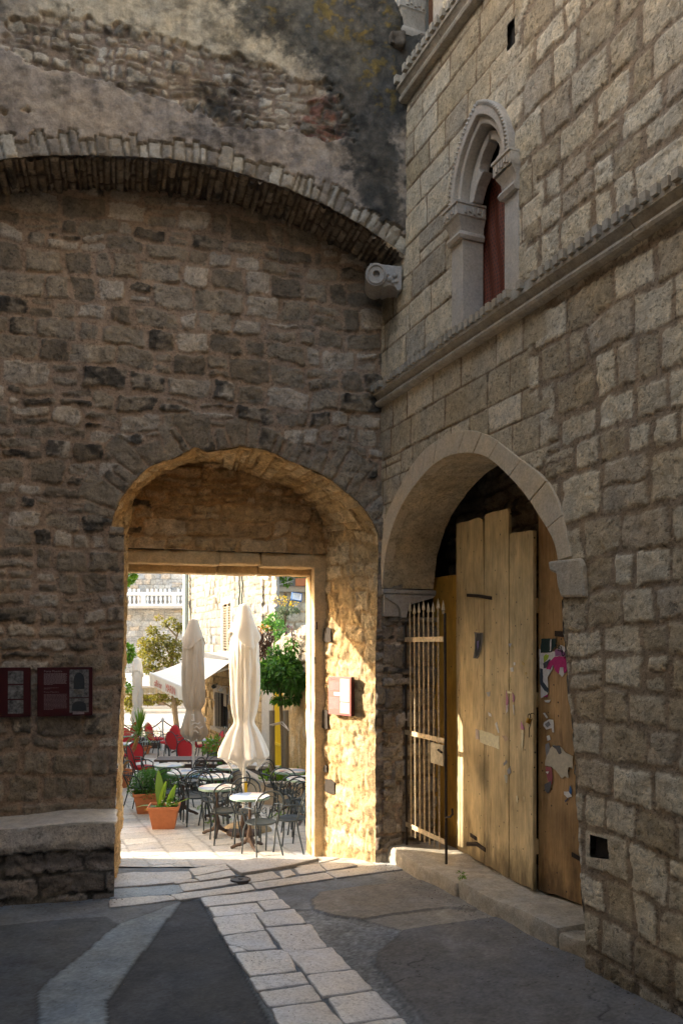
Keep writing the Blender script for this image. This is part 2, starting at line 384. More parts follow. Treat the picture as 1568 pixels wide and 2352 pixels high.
def section(f, r, n, k, seed, name, kind):
    f, s = resample(f, n); r, _ = resample(r, n); k2 = np.linspace(0, 1, k)
    Pg = np.zeros((n, k, 3)); 
    for j, t in enumerate(k2):
        tz = f*(1-t)+r*t
        for i in range(n): Pg[i, j] = FW(tz[i, 0], tz[i, 1], t*DEP)
    depth = np.linalg.norm(Pg[n//2, -1]-Pg[n//2, 0])
    Uu = np.repeat(s[:, None], k, 1); Vv = np.repeat((k2*depth)[None], n, 0)
    if kind == 'vault': h, tone, mask, t2 = courses(Vv, Uu, seed, rh=(.08, .2), sw=(.25, .5), joint=.012, relief=.018, rough=.026, edge=.016, rd=.025, tilt=.3)
    else: h, tone, mask, t2 = courses(Vv, Uu, seed, rh=(.14, .28), sw=(.18, .42), joint=.02, relief=.013, rough=.034, edge=.03, rd=.03, warp=.05, tilt=.12)
    fade = np.minimum(sstep(0, .05, Vv), 1); h = h*(.35+.65*fade)
    col = rubble_color(Uu, Vv, tone, mask, t2*.7, seed, (C(.50, .35, .17), C(.60, .43, .22), C(.68, .54, .33)), C(.46, .31, .15), .03)  # golden bounce light from the court put into the jamb and vault colour
    return Pg, h, col
iL_f, iL_r = 7, 8
fz = front_tz; rz = rear_tz
fl, fa, fr = fz[:7], fz[6:37], fz[36:]
rl, ra_, rr = rz[:8], rz[7:29], rz[28:]
for (f_, r_, nn, sd_, nm, kd) in ((fl, rl, 190, 21, 'jamb', 'jamb'), (fa, ra_, 210, 22, 'arch_vault', 'vault'), (fr, rr, 190, 23, 'jamb', 'jamb')):
    Pg, h_, c_ = section(f_, r_, nn, 60, sd_, nm, kd)
    part(relief(nm, Pg, h_, c_, M_STONE, town_gate, flip=True))
# ledge under the left springing
l0 = FP(256, 1210); l1 = FP(285, 1212)
part(MB().prism([(l0[0]+.02, l0[1]-.12), (l1[0]-.0, l1[1]-.12), (l1[0]-.0, l1[1]), (l0[0]+.02, l0[1])], -.004, DEP-.02, lambda a, b, d: FW(a, b, d)).build('springer_ledge', M_DARKST, town_gate))
# tympanum above the lintel, set back
ty_bot = FP(500, 1266, DEP)[1]
U, V = flat_grid(-.3, 3.6, ty_bot, 5.3, RES)
typ = [p for p in rear_tz if p[1] > ty_bot-.02]
h, tone, mask, t2 = courses(U, V, 31, rh=(.08, .24), sw=(.12, .5), joint=.026, relief=.04, rough=.03, rd=.04, warp=.06, wl=.45, edge=.03, split=.3)
col = rubble_color(U, V, tone, mask, t2, 31, (C(.44, .29, .14), C(.56, .39, .20), C(.64, .48, .29)), C(.54, .35, .17), .08)  # warm bounce light put into the tympanum colour
part(relief('tympanum', to_world(U, V, R0, VD, NF, np.full(U.shape, DEP-.02)), h, col, M_STONE, town_gate, flip=True))
# door frame: lintel of three blocks and monolithic jambs with an inner rebate
FD0, FD1 = DEP-.01, DEP+.42
lt0 = ty_bot; lt1 = FP(500, 1292, FD0)[1]
xs = [250, 505, 600, 768]
rngl = random.Random(4)
M_FRAME = stone('sandy_frame_stone', attr=False, c=(.58, .43, .24), pits=.35, fine=.8, var=(.75, 1.2))
def rough_block(name, c8, mat, parent, n=(18, 8, 10), amp=.012, seed=0, bow=0):
    """box given by a mapping (a,b,c in 0..1)->point, surface subdivided and roughened"""
    V = []; Fc = []; cache = {}
    def vid(i, j, k):
        key = (i, j, k)
        if key not in cache:
            a, b, c = i/n[0], j/n[1], k/n[2]; p = np.array(c8(a, b, c), float)
            ctr = np.array(c8(.5, .5, .5)); d = p-ctr; d = d/(np.linalg.norm(d)+1e-9)
            edge = sum([min(a, 1-a) < .01, min(b, 1-b) < .01, min(c, 1-c) < .01])
            m = 3*amp*float(fbm(np.array([p[0]*5+p[1]*3]), np.array([p[2]*5+p[1]*4]), seed, 4)[0])-(.012 if edge > 1 else 0)-(.008 if edge > 2 else 0)
            cache[key] = len(V); V.append(p+d*m)
        return cache[key]
    for i in range(n[0]):
        for j in range(n[1]):
            for k in (0, n[2]):
                f = (vid(i, j, k), vid(i+1, j, k), vid(i+1, j+1, k), vid(i, j+1, k)); Fc.append(f)
    for i in range(n[0]):
        for k in range(n[2]):
            for j in (0, n[1]):
                Fc.append((vid(i, j, k), vid(i+1, j, k), vid(i+1, j, k+1), vid(i, j, k+1)))
    for j in range(n[1]):
        for k in range(n[2]):
            for i in (0, n[0]):
                Fc.append((vid(i, j, k), vid(i, j+1, k), vid(i, j+1, k+1), vid(i, j, k+1)))
    o = MB(); o.v = [tuple(v) for v in V]; o.f = Fc
    return part(o.build(name, mat, parent, smooth=True)) if parent is not None else o.build(name, mat, parent, smooth=True)
for i in range(3):
    t0 = FP(xs[i], 1290, FD0)[0]-.004; t1 = FP(xs[i+1], 1290, FD0)[0]+.004; dz = [0, .015, -.005][i]
    rough_block('lintel_block', (lambda t0, t1, dz: lambda a, b, c: FW(t0+(t1-t0)*a, lt1-.03+dz+(lt0-lt1+.03-dz)*c, FD0+.01*dz+(FD1-FD0-.0)*b))(t0, t1, dz), M_FRAME, town_gate, (20, 14, 8), .01, 50+i)
    # stepped lower fillet further back
    rough_block('lintel_fillet', (lambda t0, t1: lambda a, b, c: FW(t0+(t1-t0)*a, lt1-.12+.11*c, FD0+.22+(FD1-FD0-.2)*b))(t0, t1), M_FRAME, town_gate, (20, 6, 6), .008, 60+i)
def jamb(x_in, x_out, xr, seed, d0, d1):
    ti = FP(x_in, 1600, d0)[0]; to = FP(x_out, 1600, d0)[0]
    rough_block('frame_jamb', lambda a, b, c: FW(ti+(to-ti)*a, -.5+(lt1+.5+.01)*c, d0+(d1-d0)*b), M_FRAME, town_gate, (6, 8, 60), .01, seed)
jamb(722, 760, 0, 71, FD0+.01, FD0+.2)
jamb(712, 760, 0, 73, FD0+.2, FD1)
jamb(262, 225, 0, 74, FD0+.24, FD1)
# outer face of the wall (seen from the court only) and body, so that no light leaks
def wallbox(name, t0, t1, z0, z1, d0, d1, mat, parent):
    return part(MB().prism([(t0, z0), (t1, z0), (t1, z1), (t0, z1)], d0, d1, lambda a, b, d: FW(a, b, d)).build(name, mat, parent))
tR = FP(760, 1600, FD0)[0]; tL = FP(225, 1600, FD0)[0]
wallbox('wall_core', -3.5, tR, -.8, 12.5, FD0+.03, FD1-.02, M_DARKST, town_gate)
wallbox('wall_core', tL, 16, -.8, 12.5, FD0+.03, FD1-.02, M_DARKST, town_gate)
wallbox('wall_core', tR, tL, lt0+.01, 12.5, FD0+.03, FD1-.02, M_DARKST, town_gate)
# iron hooks in the right reveal, and dark plates painted as the shade of sockets
M_IRON = simple('rusty_iron', (.045, .03, .022), .75, .3, n=.4, scale=60, b=.4)
def onrev(x, y):       # point on the splayed right jamb
    fx, rx = 862, 744; k = (fx-x)/(fx-rx)
    # solve parameter along the splay in plan
    A = FW(FP(fx, y)[0], 0, 0); B = FW(FP(rx, y, DEP)[0], 0, DEP); a, b = ray(x, y)
    t = (a*A[1]-A[0])/((B[0]-A[0])-a*(B[1]-A[1])); p = A+(B-A)*t; return Vector((p[0], p[1], CAMH+b*p[1]))
RVd = (Vector(FW(FP(744, 1500, DEP)[0], 0, DEP))-Vector(FW(FP(862, 1500)[0], 0, 0))).normalized(); RVn = Vector((-RVd.y, RVd.x, 0));
if RVn.dot(Vector((-1, -1, 0))) < 0: RVn = -RVn
M_HOLE_SHADE = simple('painted_socket_shade', (.05, .04, .03), .95, n=.3)
def frame_m(p, ux, n): # matrix with x along ux, y into the wall, z up
    y = -n; m = Matrix((ux.normalized(), y.normalized(), Vector((0, 0, 1)))).transposed().to_4x4(); m.translation = p; return m
for (x, y, w_, h_) in ((754, 1458, .16, .19), (749, 1652, .12, .25), (760, 1806, .20, .18), (750, 1765, .07, .10)):
    m = frame_m(onrev(x, y), -RVd, RVn); a_ = [(-w_/2, -h_/2+.02), (-w_*.1, -h_/2), (w_/2, -h_/2+.01), (w_/2-.01, h_*.1), (w_/2, h_/2-.02), (w_*.1, h_/2), (-w_/2+.02, h_/2-.01), (-w_/2, 0)]
    part(MB().prism(a_, -.024, .0, lambda p, q_, d: m @ Vector((p, d-.002, q_))).build('socket_shade', M_HOLE_SHADE, town_gate))
for (x, y) in ((738, 1438), (735, 1518)):
    m = frame_m(onrev(x, y), -RVd, RVn)
    part(MB().tube([m @ Vector(p) for p in ((0, .05, -.04), (0, -.07, -.04), (.02, -.1, -.03), (.02, -.1, .05))], .013, 6).build('iron_hook', M_IRON, town_gate, smooth=True))

# ================================================================== THE RELIEVING ARCH AND PLASTERED WALL ABOVE (thing)
AD = -.60
vault = empty('arched_wall', tuple(FW(2, 6.5, AD)), 0, 'weathered plaster wall with a wide brick-edged arch over the gate wall', 'wall')
big_px = [(-80, 374), (0, 369), (48, 363), (120, 359), (210, 359), (300, 361), (390, 367), (480, 381), (570, 405), (660, 435), (750, 474), (840, 525), (900, 567), (945, 600), (1010, 655)]
big_tz = [FP(x, y, AD) for x, y in big_px]
for k in range(1, 7): a = big_tz[0]; big_tz.insert(0, (a[0]+.25, a[1]-.06*k))
openp = [(9, -1)]+[(9, big_tz[0][1])]+big_tz+[(-2, big_tz[-1][1]), (-2, -1)]
U, V = flat_grid(-.62, 5.9, 5.6, 12.6, RES); uc, vc = (U[:-1, :-1]+U[1:, 1:])/2, (V[:-1, :-1]+V[1:, 1:])/2
brk = [FP(x, y, AD) for x, y in ((898, -600), (898, -60), (903, 0), (912, 18), (922, 45), (928, 80), (1100, 80), (1100, -600))]
keep = ~inpoly(uc, vc, openp) & ~inpoly(uc, vc, brk); Us, Vs, rim = snap_to(U, V, keep, [openp, brk], RES)
hb, tb, mb, t2b, on = voussoirs(U, V, big_tz, .20, 41, sw=(.05, .15), joint=.014, relief=.02, rough=.02, edge=.014, rd=.02, ragged=.35)
def pxfield(U, V, x, y, rx, ry):   # soft blob round a survey point
    t, z = FP(x, y, AD); k = F/9.0
    return np.exp(-(((U-t)*k/rx)**2+((V-z)*k/ry)**2))
n1 = fbm(U/.9, V/.9, 42, 5, .6); n2 = fbm(U/.28, V/.28, 43, 5, .6); n3 = fbm(U/.07, V/.07, 44, 3)
hr, tr, mr, t2r = courses(U, V, 45, rh=(.06, .15), sw=(.07, .2), joint=.016, warp=.06, wl=.32, rd=.03, relief=.028, rough=.03, edge=.02, split=.3, tilt=.4)
expo = 1.1*pxfield(U, V, 560, 215, 190, 75)+1.0*pxfield(U, V, 330, 150, 230, 60)+.9*pxfield(U, V, 130, 110, 160, 60)+.9*pxfield(U, V, 740, 270, 90, 60)+.5*pxfield(U, V, 20, 250, 60, 60)
ex = sstep(.60, .70, expo+.55*n1+.5*n2+.25*fbm(U/.1, V/.1, 91, 3))
plh = .028+.012*n2+.008*n3; h = (plh+.012)*(1-ex)+(hr*.8-.006)*ex
nm_ = fbm(U/.13, V/.13, 49, 5, .7); pl = mixc(np.broadcast_to(C(.38, .32, .26), U.shape+(3,)), C(.24, .205, .175), sstep(-.3, .4, n1+.9*nm_)); pl = mixc(pl, np.broadcast_to(C(.50, .43, .31), pl.shape), sstep(.0, .7, pxfield(U, V, 420, 40, 420, 110)+.3*n2))
rc = rubble_color(U, V, tr, mr, t2r, 45, (C(.30, .25, .19), C(.42, .36, .27), C(.54, .48, .38)), C(.26, .20, .15), .08)
red = sstep(.42, .7, 1.3*pxfield(U, V, 755, 285, 80, 75)+.35*n2+.1*n3)*mr*(tr > .3)
rc = mixc(rc, np.broadcast_to(C(.22, .075, .05), rc.shape), red*.85)
blk = sstep(.40, .95, 1.3*pxfield(U, V, 640, 30, 160, 90)+1.35*pxfield(U, V, 830, 170, 105, 190)+1.1*pxfield(U, V, 865, 420, 60, 180)+.55*pxfield(U, V, 470, 230, 110, 60)+.7*pxfield(U, V, 920, 60, 90, 160)+.45*n1+.35*n2+.8*nm_)
col = mixc(pl, rc, ex); col = mixc(col, np.broadcast_to(C(.05, .05, .045), col.shape), blk*(.86+.2*n3))
lich = sstep(.12, .34, .6*n3+.6*nm_+.3*n2)*sstep(.2, .6, 1.2*pxfield(U, V, 700, 20, 130, 60)+1.2*pxfield(U, V, 870, 150, 50, 120))
col = mixc(col, np.broadcast_to(C(.22, .155, .04), col.shape), lich*.7)
mot = sstep(.05, .5, fbm(U/.35, V/.22, 92, 6, .72)+.25*pxfield(U, V, 520, 230, 260, 120))*.55; col = col*(1-mot)[..., None]*(1+.22*fbm(U/.05, V/.05, 93, 3))[..., None]; rn = sstep(.15, .45, fbm(U/.09, V/.9, 94, 4))*.22; col = col*(1-rn)[..., None]
cb = rubble_color(U, V, tb, mb, t2b*.8, 41, (C(.24, .205, .165), C(.35, .31, .25), C(.48, .44, .36)), C(.17, .14, .10), .06)
h = np.where(on, hb+.012, h); col = np.where(on[..., None], cb, col); h[rim] = np.minimum(h[rim], .02)
part(relief('plaster_face', to_world(Us, Vs, R0, VD, NF, np.full(U.shape, AD)), h, col, M_PLASTER, vault, keep, flip=True))
# soffit of thin bricks on edge
f, s = resample(big_tz, 420); k = 40; Pg = np.zeros((420, k, 3)); k2 = np.linspace(0, 1, k)
for j, t in enumerate(k2):
    for i in range(420): Pg[i, j] = FW(f[i, 0], f[i, 1], AD+t*(.62))
Uu = np.repeat(s[:, None], k, 1); Vv = np.repeat((k2*.62)[None], 420, 0)
h, tone, mask, t2 = courses(Vv, Uu, 46, rh=(.05, .1), sw=(.16, .34), joint=.014, relief=.03, rough=.014, rd=.018, edge=.008, warp=.012, split=.0, tilt=.5)
col = rubble_color(Uu, Vv, tone, mask, t2, 46, (C(.22, .17, .115), C(.32, .255, .18), C(.42, .35, .26)), C(.12, .09, .065), .1)
part(relief('arch_soffit', Pg, h, col, M_STONE, vault, flip=True))
# protruding stone at the right end
rough_block('bracket_stone', lambda a, b, c: FW(FP(887+33*a, 100, AD)[0], FP(900, 116-30*c, AD)[1], AD-.12+.2*b), M_DARKST, vault, (8, 6, 6), .03, 90)
# scroll bracket at the springing of the arch
M_CARVE = stone('pale_carved_stone', attr=False, c=(.40, .37, .33), pits=.3, fine=.6, var=(.8, 1.12))
br = empty('scroll_bracket', tuple(P(880, 640, 9.05)), 0, 'carved stone scroll bracket with a round eye at the foot of the big arch', 'bracket')
fn = lambda a, b, d: np.array([P(a, b, 9.02)[0]+.0*d, 9.02+d, P(a, b, 9.02)[2]])
circ = [(862+24*math.cos(t), 643+26*math.sin(t)) for t in np.linspace(0, 2*math.pi, 33)[:-1]]
hole = [(863+8*math.cos(t), 642+8.5*math.sin(t)) for t in np.linspace(0, 2*math.pi, 33)[:-1]]
o = MB(); V0 = [fn(a, b, -.14) for a, b in circ]+[fn(a, b, -.14) for a, b in hole]+[fn(a, b, .22) for a, b in circ]+[fn(a, b, -.02) for a, b in hole]
o.add(V0, [(i, (i+1) % 32, 32+(i+1) % 32, 32+i) for i in range(32)]+[(i, 64+i, 64+(i+1) % 32, (i+1) % 32) for i in range(32)]+[(32+i, 32+(i+1) % 32, 96+(i+1) % 32, 96+i) for i in range(32)]+[tuple(96+i for i in range(32))])
part(o.build('volute', M_CARVE, br, smooth=True))
ring = [(862+19*math.cos(t), 643+21*math.sin(t)) for t in np.linspace(0, 2*math.pi, 29)[:-1]]
part(MB().tube([fn(a, b, -.145) for a, b in ring], .012, 6, closed=True).build('volute_ring', M_CARVE, br, smooth=True))
part(MB().prism([(848, 612), (921, 620), (921, 672), (912, 677), (905, 666), (893, 662), (880, 668), (874, 664), (850, 640)], -.09, .25, fn).build('bracket_body', M_CARVE, br, bevel=.012))
for (x, y, r) in ((893, 650, .035), (901, 657, .025), (888, 640, .025), (905, 642, .03), (909, 655, .022)):
    part(MB().lathe([(r*math.sin(a), -r*.7*math.cos(a)) for a in np.linspace(.05, math.pi-.05, 7)], 10, ax=Matrix.Translation(fn(x, y, -.095)) @ Matrix.Rotation(math.pi/2, 4, 'X')).build('carved_leaf', M_CARVE, br, smooth=True))
# ================================================================== THE HOUSE ON THE RIGHT (thing)
house = empty('stone_house', tuple(RW(3, 0)), 0, 'tall ashlar stone house with a pointed window and a boarded up arched doorway', 'house')
z4 = lambda x, y: (815.6+x*.48, 909.7+y*.48)
intr_px = [(877, 1990), (877, 1700), (878, 1400), (880, 1350)]+[z4(*p) for p in ((150, 750), (185, 620), (215, 550), (250, 490), (285, 435), (320, 390), (365, 340), (420, 300), (460, 283), (500, 275), (550, 270), (600, 275), (635, 288), (660, 305), (690, 330), (720, 360), (760, 400), (800, 440), (850, 510), (885, 570), (920, 630), (950, 660), (965, 680), (975, 730), (980, 790))]
intr = [RP(x, y) for x, y in intr_px]
rj_px = [(1288, 1296), (1288, 1335), (1292, 1372), (1296, 1455), (1301, 1520), (1306, 1600), (1312, 1640), (1318, 1700), (1322, 1780), (1326, 1850), (1330, 1930), (1334, 2010), (1342, 2100), (1346, 2180), (1346, 2235)]
rj = [RP(x, y) for x, y in rj_px]
intr[0] = (.0, -.5); intr[1] = (.0, intr[1][1]); door = intr+rj+[(rj[-1][0], -.5)]
extr_px = [z4(*p) for p in ((128, 800), (135, 700), (140, 600), (160, 550), (190, 490), (215, 440), (245, 390), (275, 335), (310, 280), (350, 245), (390, 215), (445, 185), (500, 165), (550, 162), (600, 170), (660, 195), (720, 235), (780, 290), (830, 330), (870, 352), (915, 385), (950, 430), (985, 510), (1000, 580), (1020, 680), (1040, 770))]
extr = [RP(x, y) for x, y in extr_px]
zw = lambda x, y: (1003.8+x*.2321, 238.4+y*.2321)
# plane coordinates of the gothic window
sL, sR = RP(1065, 600)[0], RP(1161, 600)[0]; sC = (sL+sR)/2; zs = 5.66; zcap0, zcap1 = 6.56, 6.90
fw_ = .21; hw = (sR-sL)/2
def ogive(w_, rise, n=14, z0=zcap1):       # pointed arch outline left->right
    pts = []
    R_ = (w_*w_+rise*rise)/(2*w_)
    for i in range(n+1):
        a = math.acos(max(-1, min(1, (R_-w_)/R_)))*i/n
        pts.append((sC-w_+R_-R_*math.cos(a), z0+R_*math.sin(a)))
    return pts+[(2*sC-s, z) for s, z in pts[::-1][1:]]
wo = [(sL-fw_, zs), (sL-fw_, zcap1)]+ogive(hw+.14, .75)+[(sR+fw_, zcap1), (sR+fw_, zs)]
uw0, uw1 = RP(933, 100)[0], RP(996, 100)[0]; upw = [(uw0-.5, 8.92), (uw0-.5, 12), (uw1+.2, 12), (uw1+.2, 8.92)]
holes = []
for (x, y, w_, h_) in ((1174, 78, .12, .24),): s, z = RP(x, y); holes.append([(s-w_/2, z-h_/2), (s-w_/2, z+h_/2), (s+w_/2, z+h_/2), (s+w_/2, z-h_/2)])
s, z = RP(1377, 1948); holes.append([(s-.1, z-.09), (s-.1, z+.08), (s+.09, z+.09), (s+.1, z-.06)])
U, V = flat_grid(-.02, 6.2, -.5, 12.5, RES); uc, vc = (U[:-1, :-1]+U[1:, 1:])/2, (V[:-1, :-1]+V[1:, 1:])/2
outl = [door, wo, upw]+holes; q = np.zeros(uc.shape, bool)
for o_ in outl: q |= inpoly(uc, vc, o_)
keep = ~q; Us, Vs, rim = snap_to(U, V, keep, outl, RES)
# smooth close-jointed ashlar on the far side of a ragged seam, rough blocks in wide mortar nearer the street
seam = 3.02+.14*np.sign(np.sin(V*6.1))*1.0-.35*sstep(5.7, 7.2, V)+.75*sstep(7.0, 9.4, V)+.1*fbm(U*0, V/.5, 5, 2)
rgh = sstep(-.03, .03, U-seam)
hA, tA, mA, sA = courses(U, V, 51, rh=(.24, .36), sw=(.24, .62), joint=.010, warp=.008, wl=1.2, rd=.014, relief=.010, rough=.006, edge=.005, split=.05, tilt=.03)
hB, tB, mB, sB = courses(U, V, 53, rh=(.21, .38), sw=(.17, .42), joint=.038, warp=.035, wl=.5, rd=.03, relief=.011, rough=.013, edge=.020, split=.08, tilt=.02)
dress = (sB > .86) & (tB > .3); hB = np.where(dress, np.minimum(hB, .014+.0*hB)+.003*fbm(U/.2, V/.2, 3, 3), hB)
h = hA*(1-rgh)+hB*rgh; n0 = fbm(U/.8, V/.8, 57, 4); n2 = fbm(U/.08, V/.08, 58, 4, .65)
cA = mixc(np.broadcast_to(C(.50, .41, .27), U.shape+(3,)), C(.72, .62, .45), sstep(.05, .9, tA)); cA = mixc(cA, np.broadcast_to(C(.46, .40, .31), cA.shape), (sA > .9)*.7)
cA = mixc(np.broadcast_to(C(.28, .195, .12), cA.shape), cA, mA)
cB = mixc(np.broadcast_to(C(.47, .38, .25), U.shape+(3,)), C(.74, .65, .48), sstep(.0, .9, tB)); cB = mixc(cB, np.broadcast_to(C(.48, .40, .29), cB.shape), dress*.8); cB = cB*(1+.20*n2[..., None])
cB = mixc(np.broadcast_to(C(.36, .275, .185), cB.shape)*(1+.1*n2[..., None]), cB, mB)
col = mixc(cA*(1+.07*n2[..., None]), cB, rgh)*(1+.14*n0[..., None])
# darker streaks in the far corner, and darker towards the foot
corner_dark = sstep(.25, .6, (1-sstep(.15, .75, U))*sstep(-.25, .5, fbm(U/.18, V/.5, 59, 4)+.25)*sstep(5.5, 6.2, V))
col = mixc(col, col*C(.42, .42, .42), corner_dark*.8)
foot_dark = sstep(.1, .7, (1-sstep(.05, .6, V))+.25*n0); col = mixc(col, col*.55, foot_dark*.8)
h = h*1.0+.006*n0; h[rim] = np.minimum(h[rim], .02)
part(relief('ashlar_face', to_world(Us, Vs, R0, UD), h, col, M_ASH, house, keep))
RWf = lambda a, b, d: RW(a, b, d)
# dark plugs in the putlog holes, their deep shade put into the colour
for hp in holes: part(MB().prism([(a*1.0, b) for a, b in hp], .045, .3, RWf).build('putlog_shade', M_HOLE_SHADE, house))
# archivolt: smooth voussoirs standing slightly proud
def smooth(P_, n=3):
    P_ = np.array(P_, float)
    for _ in range(n): P_[1:-1] = P_[1:-1]*.5+(P_[:-2]+P_[2:])*.25
    return P_
A_in = smooth(resample(intr[3:], 200)[0], 60); A_ex = smooth(resample(extr, 200)[0], 90)
M_VOUS = stone('dressed_voussoir', attr=False, c=(.60, .50, .355), pits=.3, fine=.45, var=(.86, 1.12))
jn = [0, 15, 33, 47, 60, 72, 83, 93, 106, 119, 132, 150, 168, 184, 199]
for a, b in zip(jn[:-1], jn[1:]):
    o = MB(); idx = list(range(a, b+1))
    ins = [A_in[i] for i in idx]; exs = [A_ex[i] for i in idx]
    e = .0035
    def shr(L): 
        L = [np.array(p) for p in L]; t = (L[1]-L[0]); L[0] = L[0]+t/np.linalg.norm(t)*e; t = (L[-2]-L[-1]); L[-1] = L[-1]+t/np.linalg.norm(t)*e; return L
    ins, exs = shr(ins), shr(exs); rr_ = rngl.uniform(-.006, .006)
    exs = [p+(p-q_)/max(.05, np.linalg.norm(p-q_))*rr_ for p, q_ in zip(exs, ins)]
    poly = [tuple(p) for p in ins]+[tuple(p) for p in exs[::-1]]
    part(o.prism(poly, -.022-rngl.uniform(0, .006), .10, RWf).build('voussoir', M_VOUS, house, bevel=.006))
# soffit and jambs of the doorway (0.68 m thick wall)
TH = .68
f, s = resample(intr[3:]+rj[:1], 260); k = 36; k2 = np.linspace(0, 1, k); Pg = np.zeros((260, k, 3))
for j, t in enumerate(k2):
    for i in range(260): Pg[i, j] = RW(f[i, 0], f[i, 1], t*TH-.01)
Uu = np.repeat(s[:, None], k, 1); Vv = np.repeat((k2*TH)[None], 260, 0)
h, tone, mask, t2 = courses(Vv, Uu, 61, rh=(.28, .42), sw=(.3, .6), joint=.008, relief=.006, rough=.006, rd=.01, edge=.004, warp=.006, split=0, tilt=.01)
col = mixc(np.broadcast_to(C(.48, .38, .23), Uu.shape+(3,)), C(.66, .55, .38), .5+.5*tone*mask)*(1+.1*fbm(Uu/.3, Vv/.3, 3, 4))[..., None]
part(relief('doorway_soffit', Pg, h, col, M_STONE, house, flip=True))
# far jamb: rough stones below a moulded impost, facing the street
zi = RP(880, 1352)[1]
Dd, Zz = np.meshgrid(np.arange(-.0, TH+.5, .016), np.arange(-.4, zi-.33, .016), indexing='ij')
h, tone, mask, t2 = courses(Dd, Zz, 63, rh=(.16, .3), sw=(.2, .42), joint=.03, relief=.045, rough=.02, rd=.04, warp=.03, split=.1)
col = rubble_color(Dd, Zz, tone, mask, t2, 63, (C(.20, .17, .135), C(.30, .255, .205), C(.40, .355, .30)), C(.20, .155, .115), .08)
W = np.zeros(Dd.shape+(3,)); 
for i in range(Dd.shape[0]):
    p = RW(0, 0, Dd[i, 0]); W[i, :, 0] = p[0]; W[i, :, 1] = p[1]; W[i, :, 2] = Zz[i]
part(relief('far_jamb', W, h, col, M_STONE, house, flip=False))
# impost: white slab with chamfered corbel below
part(MB().prism([(-.02, zi-.005), (.06, zi-.005), (.06, zi-.05), (.04, zi-.07), (-.02, zi-.07)], -.02, TH+.02, lambda a, b, d: RW(a, b, d)).build('impost_slab', M_CARVE, house, bevel=.006))
prof = [(0, zi-.07), (TH, zi-.07), (TH-.03, zi-.10), (.36, zi-.18), (.31, zi-.25), (.29, zi-.34), (.22, zi-.34), (.21, zi-.25), (.17, zi-.19), (.02, zi-.11), (0, zi-.1)]
part(MB().prism(prof, .0, .075, lambda a, b, d: RW(d, b, a)).build('impost_corbel', M_CARVE, house))
part(MB().prism([(0, zi-.10), (.2, zi-.17), (.2, zi-.33), (0, zi-.33)], -.05, .055, lambda a, b, d: RW(d, b, a)).build('impost_block', M_CARVE, house, bevel=.006))
s_, z_ = RP(882, 1331); part(MB().prism([(.08, z_-.06), (.2, z_-.06), (.2, z_+.07), (.08, z_+.07)], -.05, .035, lambda a, b, d: RW(d, b, a)).build('putlog_shade', M_DARKST, house))  # dark block painted as the shade of a putlog hole
# near jamb side and the broken impost on the right
f, s = resample(rj+[(rj[-1][0], -.5)], 150); Pg = np.zeros((150, 30, 3)); k2 = np.linspace(0, 1, 30)
for j, t in enumerate(k2):
    for i in range(150): Pg[i, j] = RW(f[i, 0], f[i, 1], t*TH)
Uu = np.repeat(s[:, None], 30, 1); Vv = np.repeat((k2*TH)[None], 150, 0)
h, tone, mask, t2 = courses(Vv, Uu, 64, rh=(.2, .4), sw=(.3, .6), joint=.02, relief=.02, rough=.012)
part(relief('near_jamb', Pg, h, rubble_color(Uu, Vv, tone, mask, t2, 64, (C(.25, .21, .16), C(.34, .29, .23), C(.44, .39, .33)), C(.2, .15, .11), .03), M_STONE, house, flip=True))
M_KERB = stone('worn_kerb_stone', attr=False, c=(.50, .44, .34), pits=.6, fine=1.1, var=(.7, 1.18))
imp = [RP(x, y) for x, y in ((1266, 1290), (1338, 1282), (1345, 1300), (1350, 1372), (1296, 1372), (1288, 1345), (1285, 1318), (1270, 1312))]
part(MB().prism(imp, -.045, .3, RWf).build('broken_impost', M_KERB, house, bevel=.02))
# long threshold of worn kerb blocks
kz = .19
kerb = empty('stone_threshold', tuple(RW(1.8, 0, .3)), 0, 'long worn threshold of pale stone blocks under the boarded doorway', 'threshold')
ks = [-.06, 1.63, 3.23, 3.75]
for i in range(3):
    s0, s1 = ks[i]+.004, ks[i+1]-.004; rise = [0, .055, .06][i]; d0 = [.06, .05, .09][i]
    rough_block('kerb_block', (lambda s0, s1, rise, d0, i: lambda a, b, c: RW(s0+(s1-s0)*a, -.3+(kz+rise*a+(.03 if i else 0)+.3)*c+.012*math.sin(9*a+i), d0+(.012*math.sin(11*a+2*i))+(1.2-d0)*b))(s0, s1, rise, d0, i), M_KERB, kerb, (60, 24, 16), .014, 95+i)
# dark room behind the boards
rm = MB()
def quad(o, p): o.add([tuple(RW(*q)) for q in p], [(0, 1, 2, 3)])
quad(rm, [(-.6, -.3, 2.6), (4.6, -.3, 2.6), (4.6, 6, 2.6), (-.6, 6, 2.6)]); quad(rm, [(-.6, -.3, TH), (-.6, -.3, 2.6), (-.6, 6, 2.6), (-.6, 6, TH)])
quad(rm, [(4.6, -.3, TH), (4.6, -.3, 2.6), (4.6, 6, 2.6), (4.6, 6, TH)]); quad(rm, [(-.6, 5.2, TH), (4.6, 5.2, TH), (4.6, 5.2, 2.6), (-.6, 5.2, 2.6)]); quad(rm, [(-.6, .1, TH), (4.6, .1, TH), (4.6, .1, 2.6), (-.6, .1, 2.6)])
part(rm.build('dark_room', M_DARKST, house))
U, V = flat_grid(-.5, 4.4, 1.5, 5.2, .03); h, tone, mask, t2 = courses(U, V, 66, rh=(.12, .22), sw=(.2, .5), joint=.02, relief=.07, rough=.04, warp=.04)
